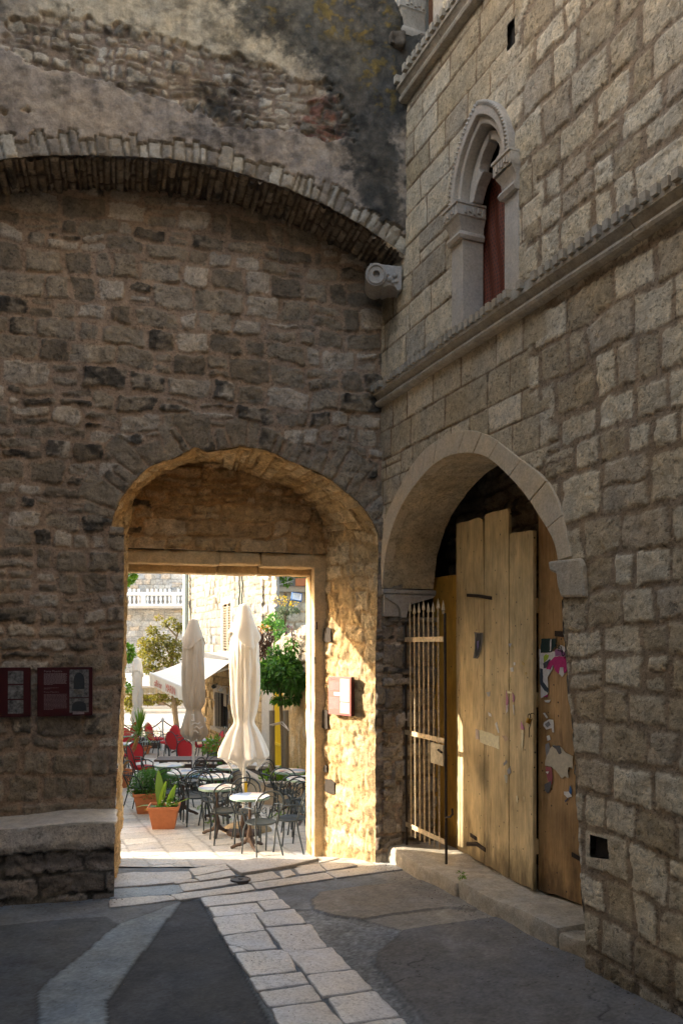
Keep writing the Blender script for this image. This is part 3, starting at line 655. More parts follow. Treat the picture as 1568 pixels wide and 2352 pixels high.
part(relief('inner_wall', to_world(U, V, R0, UD, ND, np.full(U.shape, 1.25)), h, rubble_color(U, V, tone, mask, t2, 66, (C(.3, .23, .15), C(.42, .33, .22), C(.5, .42, .3)), C(.2, .15, .1), .1), M_STONE, house))
part(MB().prism([(-1.2, -.3), (0.0, -.3), (.0, 12.5), (-1.2, 12.5)], .05, .3, RWf).build('wall_core', M_DARKST, house))
# body of the wall (kept clear of the openings)
for (a, b, c, d) in ((3.9, 14, -.5, 12.5), (-.02, 3.9, 5.1, zs-.02), (-.02, sL-fw_-.02, zs-.02, 8.85), (sR+fw_+.02, 3.9, zs-.02, 8.85), (uw1+.25, 3.9, 8.85, 12.5)):
    part(MB().prism([(a, c), (b, c), (b, d), (a, d)], .06, TH, RWf).build('wall_core', M_DARKST, house))
part(MB().prism([(sL-.4, 7.9), (sR+.4, 7.9), (sR+.4, 8.85), (sL-.4, 8.85)], .06, TH, RWf).build('wall_core', M_DARKST, house))
# string courses: roll mould, hollow and dentil fillet
M_COURSE = stone('string_course_stone', attr=False, c=(.44, .39, .31), pits=.4, fine=.8, var=(.7, 1.15))
def string_course(z0, sc_, s0, s1, dn, name='string_course'):
    pf = [(0.0, 0), (-.05, .0), (-.078, .012), (-.09, .036), (-.08, .06), (-.06, .07), (-.06, .082), (-.075, .10), (-.10, .125), (-.115, .13), (-.115, .16), (-.105, .165), (-.105, .225), (0.0, .235)]
    sg = s0; o = MB(); r = random.Random(int(z0*10))
    while sg < s1:
        e = min(s1, sg+r.uniform(.7, 1.2)); jy = r.uniform(-.004, .004)
        o.prism([(d*sc_, z*sc_) for d, z in pf], sg+.003, e-.003, lambda a, b, c: RW(c, z0+b+jy, a-.005)); sg = e
    sg = s0; r = random.Random(5)
    while sg < s1-dn:
        if r.random() > .04: o.prism([(sg, z0+.168*sc_), (sg+dn*.6, z0+.168*sc_), (sg+dn*.6, z0+.238*sc_), (sg, z0+.238*sc_)], -.148*sc_-r.uniform(-.008, .014), -.08*sc_, RWf)
        sg += dn
    return part(o.build(name, M_COURSE, house))
def childfix(p_):
    for c in p_.children: c.matrix_parent_inverse = p_.matrix_parent_inverse.copy() if False else Matrix.Identity(4)
c1 = string_course(5.42, 1.0, 0, 9.5, .095); c2 = string_course(8.64, 1.05, .45, 9.5, .10)
# gothic window: jambs, capitals, moulded pointed head with cusps, red net behind
gw = []
def gp(name, o, mat=M_SMOOTH, bevel=.004, smooth=False): return part(o.build(name, mat, house, bevel=bevel, smooth=smooth))
win = gp('gothic_window', MB().prism([(sL-fw_, zs-.03), (sR+fw_, zs-.03), (sR+fw_, zs+.02), (sL-fw_, zs+.02)], -.02, .3, RWf))
def wc(name, o, mat=M_SMOOTH, bevel=.004, smooth=False): return o.build(name, mat, win, bevel=bevel, smooth=smooth)
for a, b in ((sL-fw_, sL), (sR, sR+fw_)): wc('jamb', MB().prism([(a, zs+.02), (b, zs+.02), (b, zcap0), (a, zcap0)], -.015, .22, RWf))
def capital(a, b, z0, z1, parent):
    hh = z1-z0; pf = [(0, 0), (.018, .0), (.03, .1), (.018, .2), (.008, .22), (.012, .40), (.035, .55), (.04, .60), (.05, .62), (.05, .92), (.06, .93), (.06, 1.0), (0, 1)]
    o = MB(); V = []
    for e, t in pf: V += [RW(a-e*.3, z0+t*hh, -.025-e*1.6), RW(b+e, z0+t*hh, -.025-e*1.6), RW(b+e, z0+t*hh, .22), RW(a-e*.3, z0+t*hh, .22)]
    n = len(pf); Fc = [(4*i+j, 4*i+(j+1) % 4, 4*i+4+(j+1) % 4, 4*i+4+j) for i in range(n-1) for j in range(4)]+[(0, 1, 2, 3), tuple(4*(n-1)+j for j in range(4))]
    o.add(V, Fc)
    for k in range(5): u0 = a+(b-a)*k/5+.012; o.prism([(u0, z0+.66*hh+(k % 2)*.02), (u0+.024, z0+.66*hh+(k % 2)*.02), (u0+.024, z0+.86*hh), (u0, z0+.86*hh)], -.12, -.09, RWf)
    for k in range(5): d0 = -.03+.25*k/5; o.prism([(b+.04, z0+.66*hh+(k % 2)*.02), (b+.062, z0+.66*hh+(k % 2)*.02), (b+.062, z0+.86*hh), (b+.04, z0+.86*hh)], d0, d0+.028, RWf)
    return o
def mirror_cap(a, b, z0, z1):
    o = capital(a, b, z0, z1, None); return o
wc('capital', capital(sL-fw_, sL, zcap0, zcap1, win), smooth=True)
o = capital(0, fw_, zcap0, zcap1, win)    # mirrored for the near side
inv = []
for p in o.v:
    q_ = np.array(p[:2])-R0[:2]; s_ = q_ @ UD[:2]; d_ = -(q_ @ ND[:2]); inv.append(tuple(RW(sR+fw_-s_, p[2], d_)))
o.v = inv; wc('capital', o, smooth=True)
def arch_band(w0, r0, w1, r1, d0, d1, cusp=False):
    a = ogive(w0, r0, 18); b = ogive(w1, r1, 18)
    return a+b[::-1]
for k_, (w0, r0, w1, r1, d0) in enumerate(((hw+.065, .63, hw+.16, .77, -.085), (hw+.01, .56, hw+.07, .635, -.04))):
    wc('arch_moulding', MB().prism(arch_band(w0, r0, w1, r1, 0, 0), d0, .2, RWf), bevel=.01)
# dog-tooth ornament round the head
O = ogive(hw+.135, .735, 60); o = MB(); q_, _ = resample(O, 46)
for i in range(1, 45):
    p = q_[i]; t = q_[i+1]-q_[i-1]; t /= np.linalg.norm(t); n_ = np.array([-t[1], t[0]]); e = .014
    c = [p+t*e+n_*.022, p-t*e+n_*.022, p-t*e-n_*.022, p+t*e-n_*.022]
    o.add([tuple(RW(x[0], x[1], -.083)) for x in c]+[tuple(RW(p[0], p[1], -.108))], [(0, 1, 4), (1, 2, 4), (2, 3, 4), (3, 0, 4)])
wc('dogtooth', o, M_SMOOTH, 0)
# trefoil plate: two cusps narrowing the head
def cusp_pts(sgn):
    w_ = hw+.0; out = ogive(w_, .52, 20)[:21]; out = [(sC+sgn*(sC-a), b) if sgn > 0 else (a, b) for a, b in out]
    g = lambda x, z: (sC+sgn*x, zcap1+z*.86)
    inn = [g(.02, .50), g(.10, .44), g(.155, .36), g(.175, .30), g(.15, .245), g(.10, .235), g(.14, .20), g(.205, .14), g(.25, .06), g(.275, .0)]
    a = [(sC+sgn*abs(sC-p[0]), p[1]) for p in ogive(w_, .52, 20)[:21]]
    return a+inn
for sg_ in (-1, 1): wc('cusp', MB().prism(cusp_pts(sg_), .055, .17, RWf), bevel=.008)
# red net
m_net, ntn, bsn = newmat('red_net'); co = coords(ntn, 'UV', (1, 1, 1))
uvw = N(ntn, 'TexBrick'); uvw.offset = .5; uvw.inputs['Scale'].default_value = 1; uvw.inputs['Mortar Size'].default_value = .009; uvw.inputs['Brick Width'].default_value = .028; uvw.inputs['Row Height'].default_value = .045; uvw.inputs['Mortar Smooth'].default_value = .3
uvw.inputs['Color1'].default_value = (.018, .005, .003, 1); uvw.inputs['Color2'].default_value = (.04, .009, .005, 1); uvw.inputs['Mortar'].default_value = (.16, .034, .012, 1)
ntn.links.new(co, uvw.inputs['Vector']); ntn.links.new(uvw.outputs['Color'], bsn.inputs['Base Color']); bsn.inputs['Roughness'].default_value = .6
n_, m_ = 40, 60; g = np.zeros((n_, m_, 3)); uvs = []
for i in range(n_):
    for j in range(m_):
        a = sL-.25+(sR-sL+.5)*i/(n_-1); b = zs-.05+(zcap1+.28-zs)*j/(m_-1); top = zcap1+.22+.12*math.sin(math.pi*i/(n_-1))
        b = zs-.05+(top-zs)*j/(m_-1); g[i, j] = RW(a, b, .24+.012*math.sin(a*40+3*math.sin(b*3))+.02*math.sin(b*2))
idx = np.arange(n_*m_).reshape(n_, m_); q = np.stack([idx[:-1, :-1], idx[1:, :-1], idx[1:, 1:], idx[:-1, 1:]], -1).reshape(-1, 4)
net = mesh_np('safety_net', g.reshape(-1, 3), q, m_net, win); uvl = net.data.uv_layers.new(name='UVMap')
UVv = np.stack(np.meshgrid(np.linspace(0, 1.2, n_), np.linspace(0, 1.75, m_), indexing='ij'), -1).reshape(-1, 2)
UVv[:, 0] += .03*np.sin(UVv[:, 1]*7)
uvl.data.foreach_set('uv', UVv[q.ravel()].astype(np.float32).ravel())
for a, b, c, d in ((sL-.3, sR+.3, zs-.1, 8.0),): part(MB().prism([(a, c), (b, c), (b, d), (a, d)], .7, .72, RWf).build('window_dark', M_DARKST, house))
# upper window: only its far jamb with a moulded capital and its near jamb show
o = MB().prism([(uw0-.3, 8.88), (uw0, 8.88), (uw0, 12), (uw0-.3, 12)], -.01, .24, RWf)
uw = part(o.build('upper_window', M_SMOOTH, house))
MB().prism([(uw1, 8.88), (uw1+.2, 8.88), (uw1+.2, 12), (uw1, 12)], -.012, .24, RWf).build('jamb', M_SMOOTH, uw, bevel=.004)
capital(uw0-.3, uw0, RP(935, 108, .1)[1]-.02, RP(935, 20, .1)[1], uw).build('capital', M_SMOOTH, uw, smooth=True)
MB().prism([(uw0-.4, 8.88), (uw1+.2, 8.88), (uw1+.2, 12), (uw0-.4, 12)], .5, .55, RWf).build('opening_dark', stone('brown_opening_dark', attr=False, c=(.16, .09, .06)), uw)  # brown sheet coloured to stand in for the dark interior
# ================================================================== GROUND OF THE ALLEY
def ground_strip(name, x0, x1, y0, y1, res, fn):
    U, V = np.meshgrid(np.arange(x0, x1+res, res), np.arange(y0, y1+res, res), indexing='ij'); return U, V
U, V = np.meshgrid(np.arange(-4.6, 3.4, .02), np.arange(3.6, 10.6, .02), indexing='ij')
Z = .03*np.maximum(9.5-V, 0)-.2076*sstep(9.5, 10.6, V)-.03*sstep(9.15, 9.4, V)
n0 = fbm(U/1.2, V/1.2, 101, 4); n1 = fbm(U/.25, V/.25, 102, 4); n2 = fbm(U/.06, V/.06, 103, 4); spk = np.random.RandomState(3).rand(*U.shape)
zc = lambda x, y: (x/1.5625, 1882+y/1.5625)     # region survey scales
zd = lambda x, y: (376.4+x*.3601, 1882+y*.3601)
ply = lambda L, f: [GP(*f(*p)) for p in L]
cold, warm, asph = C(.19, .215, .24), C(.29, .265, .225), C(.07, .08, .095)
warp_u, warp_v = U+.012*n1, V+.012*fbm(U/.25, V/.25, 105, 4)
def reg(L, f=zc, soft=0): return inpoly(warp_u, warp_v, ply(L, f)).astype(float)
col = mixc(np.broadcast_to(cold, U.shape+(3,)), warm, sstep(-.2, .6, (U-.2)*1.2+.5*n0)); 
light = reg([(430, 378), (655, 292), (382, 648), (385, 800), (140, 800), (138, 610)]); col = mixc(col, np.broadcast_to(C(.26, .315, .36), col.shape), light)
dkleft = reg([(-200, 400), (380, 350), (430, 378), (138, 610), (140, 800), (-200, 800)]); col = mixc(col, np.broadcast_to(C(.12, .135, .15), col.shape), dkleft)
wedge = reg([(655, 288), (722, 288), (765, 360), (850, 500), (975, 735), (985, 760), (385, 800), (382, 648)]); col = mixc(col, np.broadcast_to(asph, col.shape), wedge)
lobe = reg([(1115, 290), (1150, 262), (1300, 240), (1450, 225), (1640, 205), (1800, 260), (1700, 330), (1600, 320), (1400, 345), (1300, 362), (1200, 350), (1130, 330)]); col = mixc(col, np.broadcast_to(C(.25, .23, .20), col.shape), lobe)
gravel = reg([(1050, 325), (1125, 325), (1200, 350), (1300, 362), (1440, 400), (1380, 470), (1330, 490), (1350, 530), (1500, 740), (1450, 740), (1180, 470)]); col = mixc(col, np.broadcast_to(C(.19, .20, .205), col.shape)*(1+.9*np.abs(n2))[..., None], gravel)
slab2 = reg([(1360, 470), (1450, 400), (1800, 350), (2600, 300), (2600, 900), (1560, 760), (1340, 520)]); col = mixc(col, np.broadcast_to(C(.17, .165, .16), col.shape), slab2)
col *= (1+.25*n0+.22*n1+.16*n2+.30*(spk-.5)*(1+gravel))[..., None]*(1+.35*sstep(.25, .5, fbm(U/.5, V/1.4, 118, 5)))[..., None]
crack = lambda s_, w_: sstep(w_, 0, np.abs(fbm(U/1.3, V/1.3, s_, 4)))
ck = np.maximum(crack(111, .011)*sstep(.0, .3, fbm(U/2, V/2, 112, 2)+.2)*(1-wedge), crack(115, .006)*slab2); col *= (1-.6*ck)[..., None]; edge_ = sstep(.0, .02, np.hypot(*np.gradient(lobe+slab2*1.3+light*.7+wedge*1.6+gravel*.4, 1))); col *= (1-.25*np.clip(edge_, 0, 1))[..., None]
Zf = Z+.012*n0+.004*n1+.0015*n2-.008*wedge+.012*lobe+.008*slab2-.006*gravel+gravel*.012*np.abs(n2)+.004*light-.006*ck
# dust and damp against the walls
W = np.stack([U, V, Zf], -1)
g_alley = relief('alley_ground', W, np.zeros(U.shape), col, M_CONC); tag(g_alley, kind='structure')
# wide plain sheet of street behind and beside the camera
U2, V2 = np.meshgrid(np.linspace(-12, 12, 40), np.linspace(-16, 3.8, 40), indexing='ij'); Z2 = .03*(9.5-V2)-.03
tag(relief('street', np.stack([U2, V2, Z2], -1), np.zeros(U2.shape), np.broadcast_to(C(.2, .2, .19), U2.shape+(3,)), M_CONC), kind='structure')
# ---- stones of the paved strip and of the sill of the gate: irregular slabs cut to their joints
def slab(poly, z_up, seed, parts_, tint, th=.05):
    p = np.array(poly, float); c = p.mean(0); p = p+(p-c)/np.linalg.norm(p-c, axis=1)[:, None]*.015; n = len(p); pts = []
    for i in range(n):
        a, b = p[i], p[(i+1) % n]; L = np.linalg.norm(b-a); k = max(2, int(L/.035))
        for j in range(k):
            t = j/k; q = a+(b-a)*t; nn = np.array([(b-a)[1], -(b-a)[0]])/(L+1e-6); am = .006 if 0 < j < k else .0
            q = q+nn*am*float(fbm(np.array([q[0]*9]), np.array([q[1]*9]), seed)[0])*2
            if j == 0: q = q+(c-q)/np.linalg.norm(c-q)*.010
            pts.append(q)
    pts = np.array(pts); m = len(pts); rings = []; rr_ = np.random.RandomState(seed)
    offs = [(0, -th), (0, -.004), (.006, .003), (.016, .006), (.05, .007)]
    inr = np.linalg.norm(pts-c, axis=1)
    V = []
    for o_, z in offs:
        q = pts+(c-pts)/inr[:, None]*o_; V.append(np.c_[q, np.full(m, z)])
    for k in (.75, .5, .25):
        q = c+(V[4][:, :2]-c)*k; V.append(np.c_[q, np.full(m, .0075)])
    V = np.concatenate(V); V = np.r_[V, [[c[0], c[1], .0075]]]
    Y = V[:, 1]; V[:, 2] += np.where(Y < 9.5, .03*(9.5-Y), 0)-.2076*sstep(9.5, 10.6, Y)+z_up+.004*fbm(V[:, 0]/.12, V[:, 1]/.12, seed, 3)+.012*fbm(V[:, 0]/1.2, V[:, 1]/1.2, 101, 4)
    Fc = [(k*m+i, k*m+(i+1) % m, (k+1)*m+(i+1) % m, (k+1)*m+i) for k in range(7) for i in range(m)]
    tri = [(7*m+i, 7*m+(i+1) % m, 8*m) for i in range(m)]
    c3 = np.ones((len(V), 3))*np.array(tint)*(1+.10*fbm(V[:, 0]/.2, V[:, 1]/.2, seed+5, 3))[:, None]; c3[:3*m] *= .62
    parts_.append((V, Fc, tri, c3))
def out_slabs(name, L, mat):
    VV, FF, CC = [], [], []; o = 0
    for V, Fc, tri, c3 in L:
        VV += V.tolist(); FF += [tuple(i+o for i in f) for f in Fc+tri]; CC.append(c3); o += len(V)
    me = bpy.data.meshes.new(name); me.from_pydata(VV, [], FF); me.update(); a = me.attributes.new('Col', 'FLOAT_COLOR', 'POINT')
    c = np.ones((o, 4), np.float32); c[:, :3] = np.concatenate(CC); a.data.foreach_set('color', c.ravel()); me.polygons.foreach_set('use_smooth', [True]*len(me.polygons)); me.set_sharp_from_angle(angle=math.radians(50))
    me.materials.append(mat); return link(bpy.data.objects.new(name, me))
S1 = [((235, 508), (685, 458), (735, 515), (270, 565)), ((290, 570), (590, 542), (635, 600), (330, 633)), ((600, 532), (750, 517), (805, 575), (650, 590)), ((315, 640), (575, 610), (640, 718), (375, 750)), ((585, 607), (830, 582), (905, 672), (655, 695)),
      ((383, 757), (645, 725), (718, 832), (540, 848), (480, 822), (412, 806)), ((413, 815), (475, 824), (528, 850), (440, 860)), ((650, 705), (935, 683), (1038, 828), (780, 860))]
S2 = [((843, 487), (1030, 473), (1063, 549), (897, 567)), ((1033, 483), (1190, 465), (1260, 543), (1100, 562)), ((897, 574), (1080, 554), (1105, 597), (925, 622)), ((1103, 568), (1270, 546), (1335, 615), (1158, 642)), ((932, 628), (1113, 601), (1153, 656), (965, 679)),
      ((1180, 648), (1345, 623), (1432, 710), (1238, 738)), ((975, 686), (1160, 662), (1232, 742), (1015, 764)), ((1245, 745), (1440, 718), (1510, 800), (1305, 825)), ((1020, 770), (1238, 748), (1300, 830), (1070, 850)),
      ((1075, 857), (1303, 836), (1390, 940), (1140, 960)), ((1312, 832), (1515, 806), (1610, 900), (1396, 930)), ((1150, 967), (1395, 946), (1480, 1060), (1220, 1080)), ((1402, 938), (1616, 908), (1740, 1030), (1490, 1055))]
L = []; rs = random.Random(8); T0 = (.74, .75, .76)
for i, s_ in enumerate(S1): k = rs.uniform(.88, 1.06); slab(ply(s_, zd), .012, 200+i, L, [c*k for c in T0])
for i, s_ in enumerate(S2): k = rs.uniform(.88, 1.06); slab(ply(s_, zc), .012, 230+i, L, [c*k for c in T0])
st = out_slabs('paved_strip', L, M_PAVE); tag(st, kind='structure')
S3 = [((560, 412), (1025, 345), (1085, 380), (600, 452)), ((1030, 342), (1480, 280), (1560, 318), (1105, 378)), ((45, 485), (545, 420), (580, 455), (100, 520)), ((510, 365), (690, 337), (745, 376), (545, 410)), ((735, 340), (805, 325), (838, 355), (760, 378)),
      ((835, 315), (990, 293), (1030, 335), (870, 355)), ((195, 370), (420, 325), (455, 360), (230, 395)), ((400, 295), (900, 200), (985, 270), (700, 325), (500, 355)), ((100, 420), (430, 380), (470, 412), (130, 462)), ((60, 400), (200, 385), (218, 398), (80, 414)),
      ((995, 290), (1130, 262), (1230, 300), (1042, 333)), ((160, 322), (395, 290), (425, 320), (200, 362)), ((910, 195), (1010, 180), (1120, 255), (995, 284))]
L = []
for i, s_ in enumerate(S3): k = rs.uniform(.9, 1.06); slab(ply(s_, zd), .010 if i not in (7,) else .03, 260+i, L, [c*k for c in (.60, .57, .52)])
slab(ply([(395, 252), (645, 236), (658, 262), (608, 272), (395, 286)], zc), .004, 290, L, (.24, .30, .36))
for i, s_ in enumerate((((395, 205), (470, 194), (680, 190), (688, 213), (618, 230), (395, 247)), ((395, 291), (520, 279), (608, 275), (628, 291), (520, 306), (395, 320)))): slab(ply(s_, zc), .008, 295+i, L, (.56, .55, .53))
th = out_slabs('gate_paving', L, M_PAVE); tag(th, kind='structure')
# drain cover
dc = GP(*zd(490, 395)); dr = MB().lathe([(.11, -.02), (.11, .012), (.09, .018), (.085, .01), (.03, .01), (.025, .02), (.0, .02)], 24, dc[0], dc[1])
dr.v = [(x, y, z+.03*(9.5-y)+.016) for x, y, z in dr.v]; tag(dr.build('drain_cover', simple('cast_iron', (.09, .085, .08), .6, .4), smooth=True), 'small round iron drain cover set in the paving before the gate', 'drain')

# ================================================================== STONE BENCH AT THE LEFT
bench = empty('stone_bench', tuple(FW(3, 0, -.4)), 0, 'massive worn stone bench built of rough blocks against the wall left of the gate', 'bench')
bt0 = FP(258, 1900, -.5)[0]-.02; zt = CAMH-1.80
def bpt(a, b, c):    # a along (right->left), b out (0 wall .. 1 front), c up
    t = bt0+(4.6-bt0)*a; d = -.64*b; return FW(t, -.1+(zt+.1)*c-.03*(1-b)*0, d)
U, Vv = np.meshgrid(np.arange(0, 2.75, .018), np.arange(-.1, zt+.001, .018), indexing='ij')
h, tone, mask, t2 = courses(U, Vv, 121, rh=(.2, .34), sw=(.3, .6), joint=.025, warp=.05, relief=.022, rough=.035, rd=.05, edge=.03, tilt=.15)
cp = sstep(zt-.24-.03, zt-.23, Vv+.03*fbm(U/.15, Vv/.15, 3, 3)); h2_ = .035+.012*fbm(U/.15, Vv/.15, 122, 4); jnt = sstep(.012, .0, np.minimum(np.abs(U-1.22), np.abs(U-2.3)))
h = np.where(cp > .5, h2_-.03*jnt, h); nb = fbm(U/.4, Vv/.3, 123, 4); nb2 = fbm(U/.12, Vv/.1, 124, 4)
c_ = rubble_color(U, Vv, tone, mask, t2, 121, (C(.24, .20, .165), C(.33, .28, .24), C(.42, .37, .32)), C(.10, .09, .075), .1)
c_ = mixc(c_, np.broadcast_to(C(.62, .56, .48), c_.shape)*(1+.2*nb2[..., None]), cp)
rend = sstep(.0, .3, (U-.75)*.6+nb*.9-.15*cp)*(1-cp*.5); c_ = mixc(c_, np.broadcast_to(C(.16, .14, .11), c_.shape)*(1+.6*nb2[..., None]), rend*.9); h = h*(1-rend*.6)+rend*.02
dirt = sstep(.2, -.35, Vv-.22+.2*nb)*.7+sstep(-.02, .03, zt-.19-Vv+.07*nb2)*sstep(zt-.42, zt-.33, Vv)*.75; c_ = mixc(c_, c_*.42, np.clip(dirt*1.1, 0, 1))
W = to_world(U+bt0, Vv, R0, VD, NF, np.full(U.shape, -.64)); part(relief('bench_front', W, h, c_, M_STONE, bench, flip=True))
# right end of the bench
D_, Vv = np.meshgrid(np.arange(0, .66, .018), np.arange(-.1, zt+.001, .018), indexing='ij')
h, tone, mask, t2 = courses(D_, Vv, 125, rh=(.2, .3), sw=(.3, .5), joint=.03, relief=.04, rough=.03, rd=.05)
W = np.stack([np.array([[FW(bt0, z, -d) for z in Vv[0]] for d in D_[:, 0]])], 0)[0]
part(relief('bench_end', W, h*.6, rubble_color(D_, Vv, tone, mask, t2, 125, (C(.24, .20, .165), C(.33, .28, .24), C(.42, .37, .32)), C(.14, .12, .10), .1), M_STONE, bench, flip=False))
for i, (a, b) in enumerate(((0, 1.2), (1.21, 2.3), (2.31, 3.0))):
    rough_block('bench_slab', (lambda a, b: lambda x, y, c: FW(bt0-.02+a+(b-a)*x, zt-.03+.04*c+.02*math.sin(4*(a+x*(b-a))), -.665*y+.0))(a, b), M_KERB if i else stone('polished_bench_top', attr=False, c=(.66, .62, .55), pits=.3, fine=.5, rough=.5, spec=.5), bench, (40, 22, 5), .01, 130+i)

# ================================================================== BUILDINGS THAT CLOSE THE ALLEY BEHIND THE CAMERA
def plain_block(name, pts, z0, z1, label, mat=None):
    o = MB(); n = len(pts); V = [(x, y, z0) for x, y in pts]+[(x, y, z1) for x, y in pts]
    o.add(V, [tuple(range(n)), tuple(range(n, 2*n))]+[(i, (i+1) % n, n+(i+1) % n, n+i) for i in range(n)])
    return tag(o.build(name, mat or M_ROUGHW), label, 'house')
M_ROUGHW = stone('plain_rubble_stone', attr=False, c=(.35, .325, .29), pits=.4)
a = FW(4.75, 0)
plain_block('enclosing_block', [(a[0], a[1]), (a[0]+.3, -3), (a[0]-4, -3), (a[0]-6, a[1]-1.6)], -.4, 10.6, 'tall plain stone house closing the left side of the alley')
e = RW(6.1, 0); g2 = RW(14, 0)
part(MB().prism([(6.15, -.4), (14, -.4), (14, 12.5), (6.15, 12.5)], -.0, .3, RWf).build('street_front', M_ROUGHW, house))
plain_block('enclosing_block', [(-5, -2.6), (8, -2.6), (8, -3.6), (-5, -3.6)], -.4, 12, 'plain stone block added behind the viewer to cut skylight in the alley')  # block added behind the camera to keep skylight out of the alley

gr_ = random.Random(77); V_, F_, C_ = [], [], []
def bit(x, y, s):
    z = .03*max(9.5-y, 0)+.022+.012*float(fbm(np.array([x/1.2]), np.array([y/1.2]), 101, 4)[0]); a = gr_.random()*6.28; o = len(V_); k = gr_.randint(4, 6)
    for j in range(k): t = a+6.28*j/k; r = s*gr_.uniform(.6, 1.1); V_.append((x+r*math.cos(t), y+r*math.sin(t)*.7, z+gr_.uniform(-.002, .006)))
    V_.append((x, y, z+s*.35)); F_.extend([(o+j, o+(j+1) % k, o+k) for j in range(k)]); c = gr_.choice([(.12, .09, .06), (.2, .17, .13), (.07, .06, .05), (.26, .23, .19)]); C_.extend([c]*(k+1))
for _ in range(420):
    s_ = gr_.uniform(.2, 5.0); p = RW(s_, 0, -abs(gr_.gauss(.05, .12))); bit(p[0], p[1], gr_.uniform(.004, .012))
for _ in range(180):
    p = FW(bt0+gr_.uniform(-.1, 2.2), 0, -.68-abs(gr_.gauss(0, .12))); bit(p[0], p[1], gr_.uniform(.004, .014))
for _ in range(520): bit(gr_.uniform(-2.6, 2.2), gr_.uniform(4.8, 9.3), gr_.uniform(.002, .007))
tag(mesh_np('grit', V_, F_, M_CONC, None, np.array(C_), smooth=False), 'loose grit and crumbs of stone scattered over the alley ground', 'grit', kind='stuff')
# unseen eaves added to the houses to narrow the strip of sky over the alley
tag(MB().add([(a[0]-1.2, a[1]-.6, 11.3), (a[0]+.45, a[1]-.6, 11.0), (a[0]+.75, -3, 11.0), (a[0]-1.2, -3, 11.3), (a[0]-1.2, a[1]-.6, 11.45), (a[0]+.45, a[1]-.6, 11.1), (a[0]+.75, -3, 11.1), (a[0]-1.2, -3, 11.45)], [(0, 1, 2, 3), (4, 5, 6, 7), (0, 1, 5, 4), (1, 2, 6, 5), (2, 3, 7, 6), (3, 0, 4, 7)]).build('sky_cutting_eave', M_ROUGHW), 'unseen eave added above the left of the alley to cut its skylight', 'roof')
part(MB().prism([(-.3, 12.4), (14, 12.4), (14, 12.55), (-.3, 12.55)], -.35, 1.0, RWf).build('sky_cutting_eave', M_ROUGHW, house))  # second eave added on the right-hand house, narrowing the sky
# ================================================================== THE COURT BEYOND THE GATE
def local(L): return L
M_IRONP = simple('painted_iron', (.035, .045, .05), .38, .5, spec=.5, n=.2, scale=80, b=.05)
M_WHITE = simple('white_paint', (.72, .72, .70), .4, n=.06)
M_TERRA = simple('terracotta', (.50, .175, .07), .7, n=.12, scale=14, b=.1)
M_WOODD = simple('dark_slat_wood', (.085, .055, .045), .6, n=.35, scale=6, b=.3, co_scale=(1, 8, 8))
M_RED = simple('red_upholstery', (.38, .012, .016), .75, n=.12, scale=120, b=.25)
M_SOIL = simple('soil', (.03, .02, .014), .95, n=.4, scale=40, b=.8)
M_YEL = simple('yellow_paint', (.75, .50, .01), .45, n=.08)
def leafmat(name, c, c2, tr=.25, rough=.42):
    m, nt, bs = newmat(name); at = N(nt, 'Attribute', attribute_name='Col').outputs['Color']
    x = mul(nt, at, c); nt.links.new(x, bs.inputs['Base Color']); bs.inputs['Roughness'].default_value = rough; bs.inputs['Specular IOR Level'].default_value = .4
    t = N(nt, 'BsdfTranslucent'); x2 = mul(nt, at, c2); nt.links.new(x2, t.inputs[0]); mx = N(nt, 'MixShader'); mx.inputs[0].default_value = tr
    nt.links.new(bs.outputs[0], mx.inputs[1]); nt.links.new(t.outputs[0], mx.inputs[2]); nt.links.new(mx.outputs[0], nt.nodes['Material Output'].inputs[0]); return m
M_ORL = leafmat('orange_leaf', (.06, .19, .035), (.2, .5, .05), .3); M_OLL = leafmat('yellowish_leaf', (.16, .17, .025), (.45, .42, .05), .3); M_BRL = leafmat('bright_leaf', (.16, .33, .03), (.4, .7, .05), .4)
M_SHL = leafmat('shrub_leaf', (.10, .30, .06), (.25, .55, .08), .35); M_BLADE = leafmat('blade_leaf', (.13, .26, .03), (.4, .6, .06), .35); M_VINE = simple('dry_vine', (.13, .07, .045), .9)
M_PETW = leafmat('white_petal', (.8, .8, .76), (.8, .8, .7), .2); M_PETY = leafmat('yellow_petal', (.85, .6, .02), (.8, .6, .02), .2); M_PETO = leafmat('orange_petal', (.75, .28, .03), (.8, .3, .03), .2); M_PETP = leafmat('purple_petal', (.18, .04, .1), (.2, .05, .1), .2)
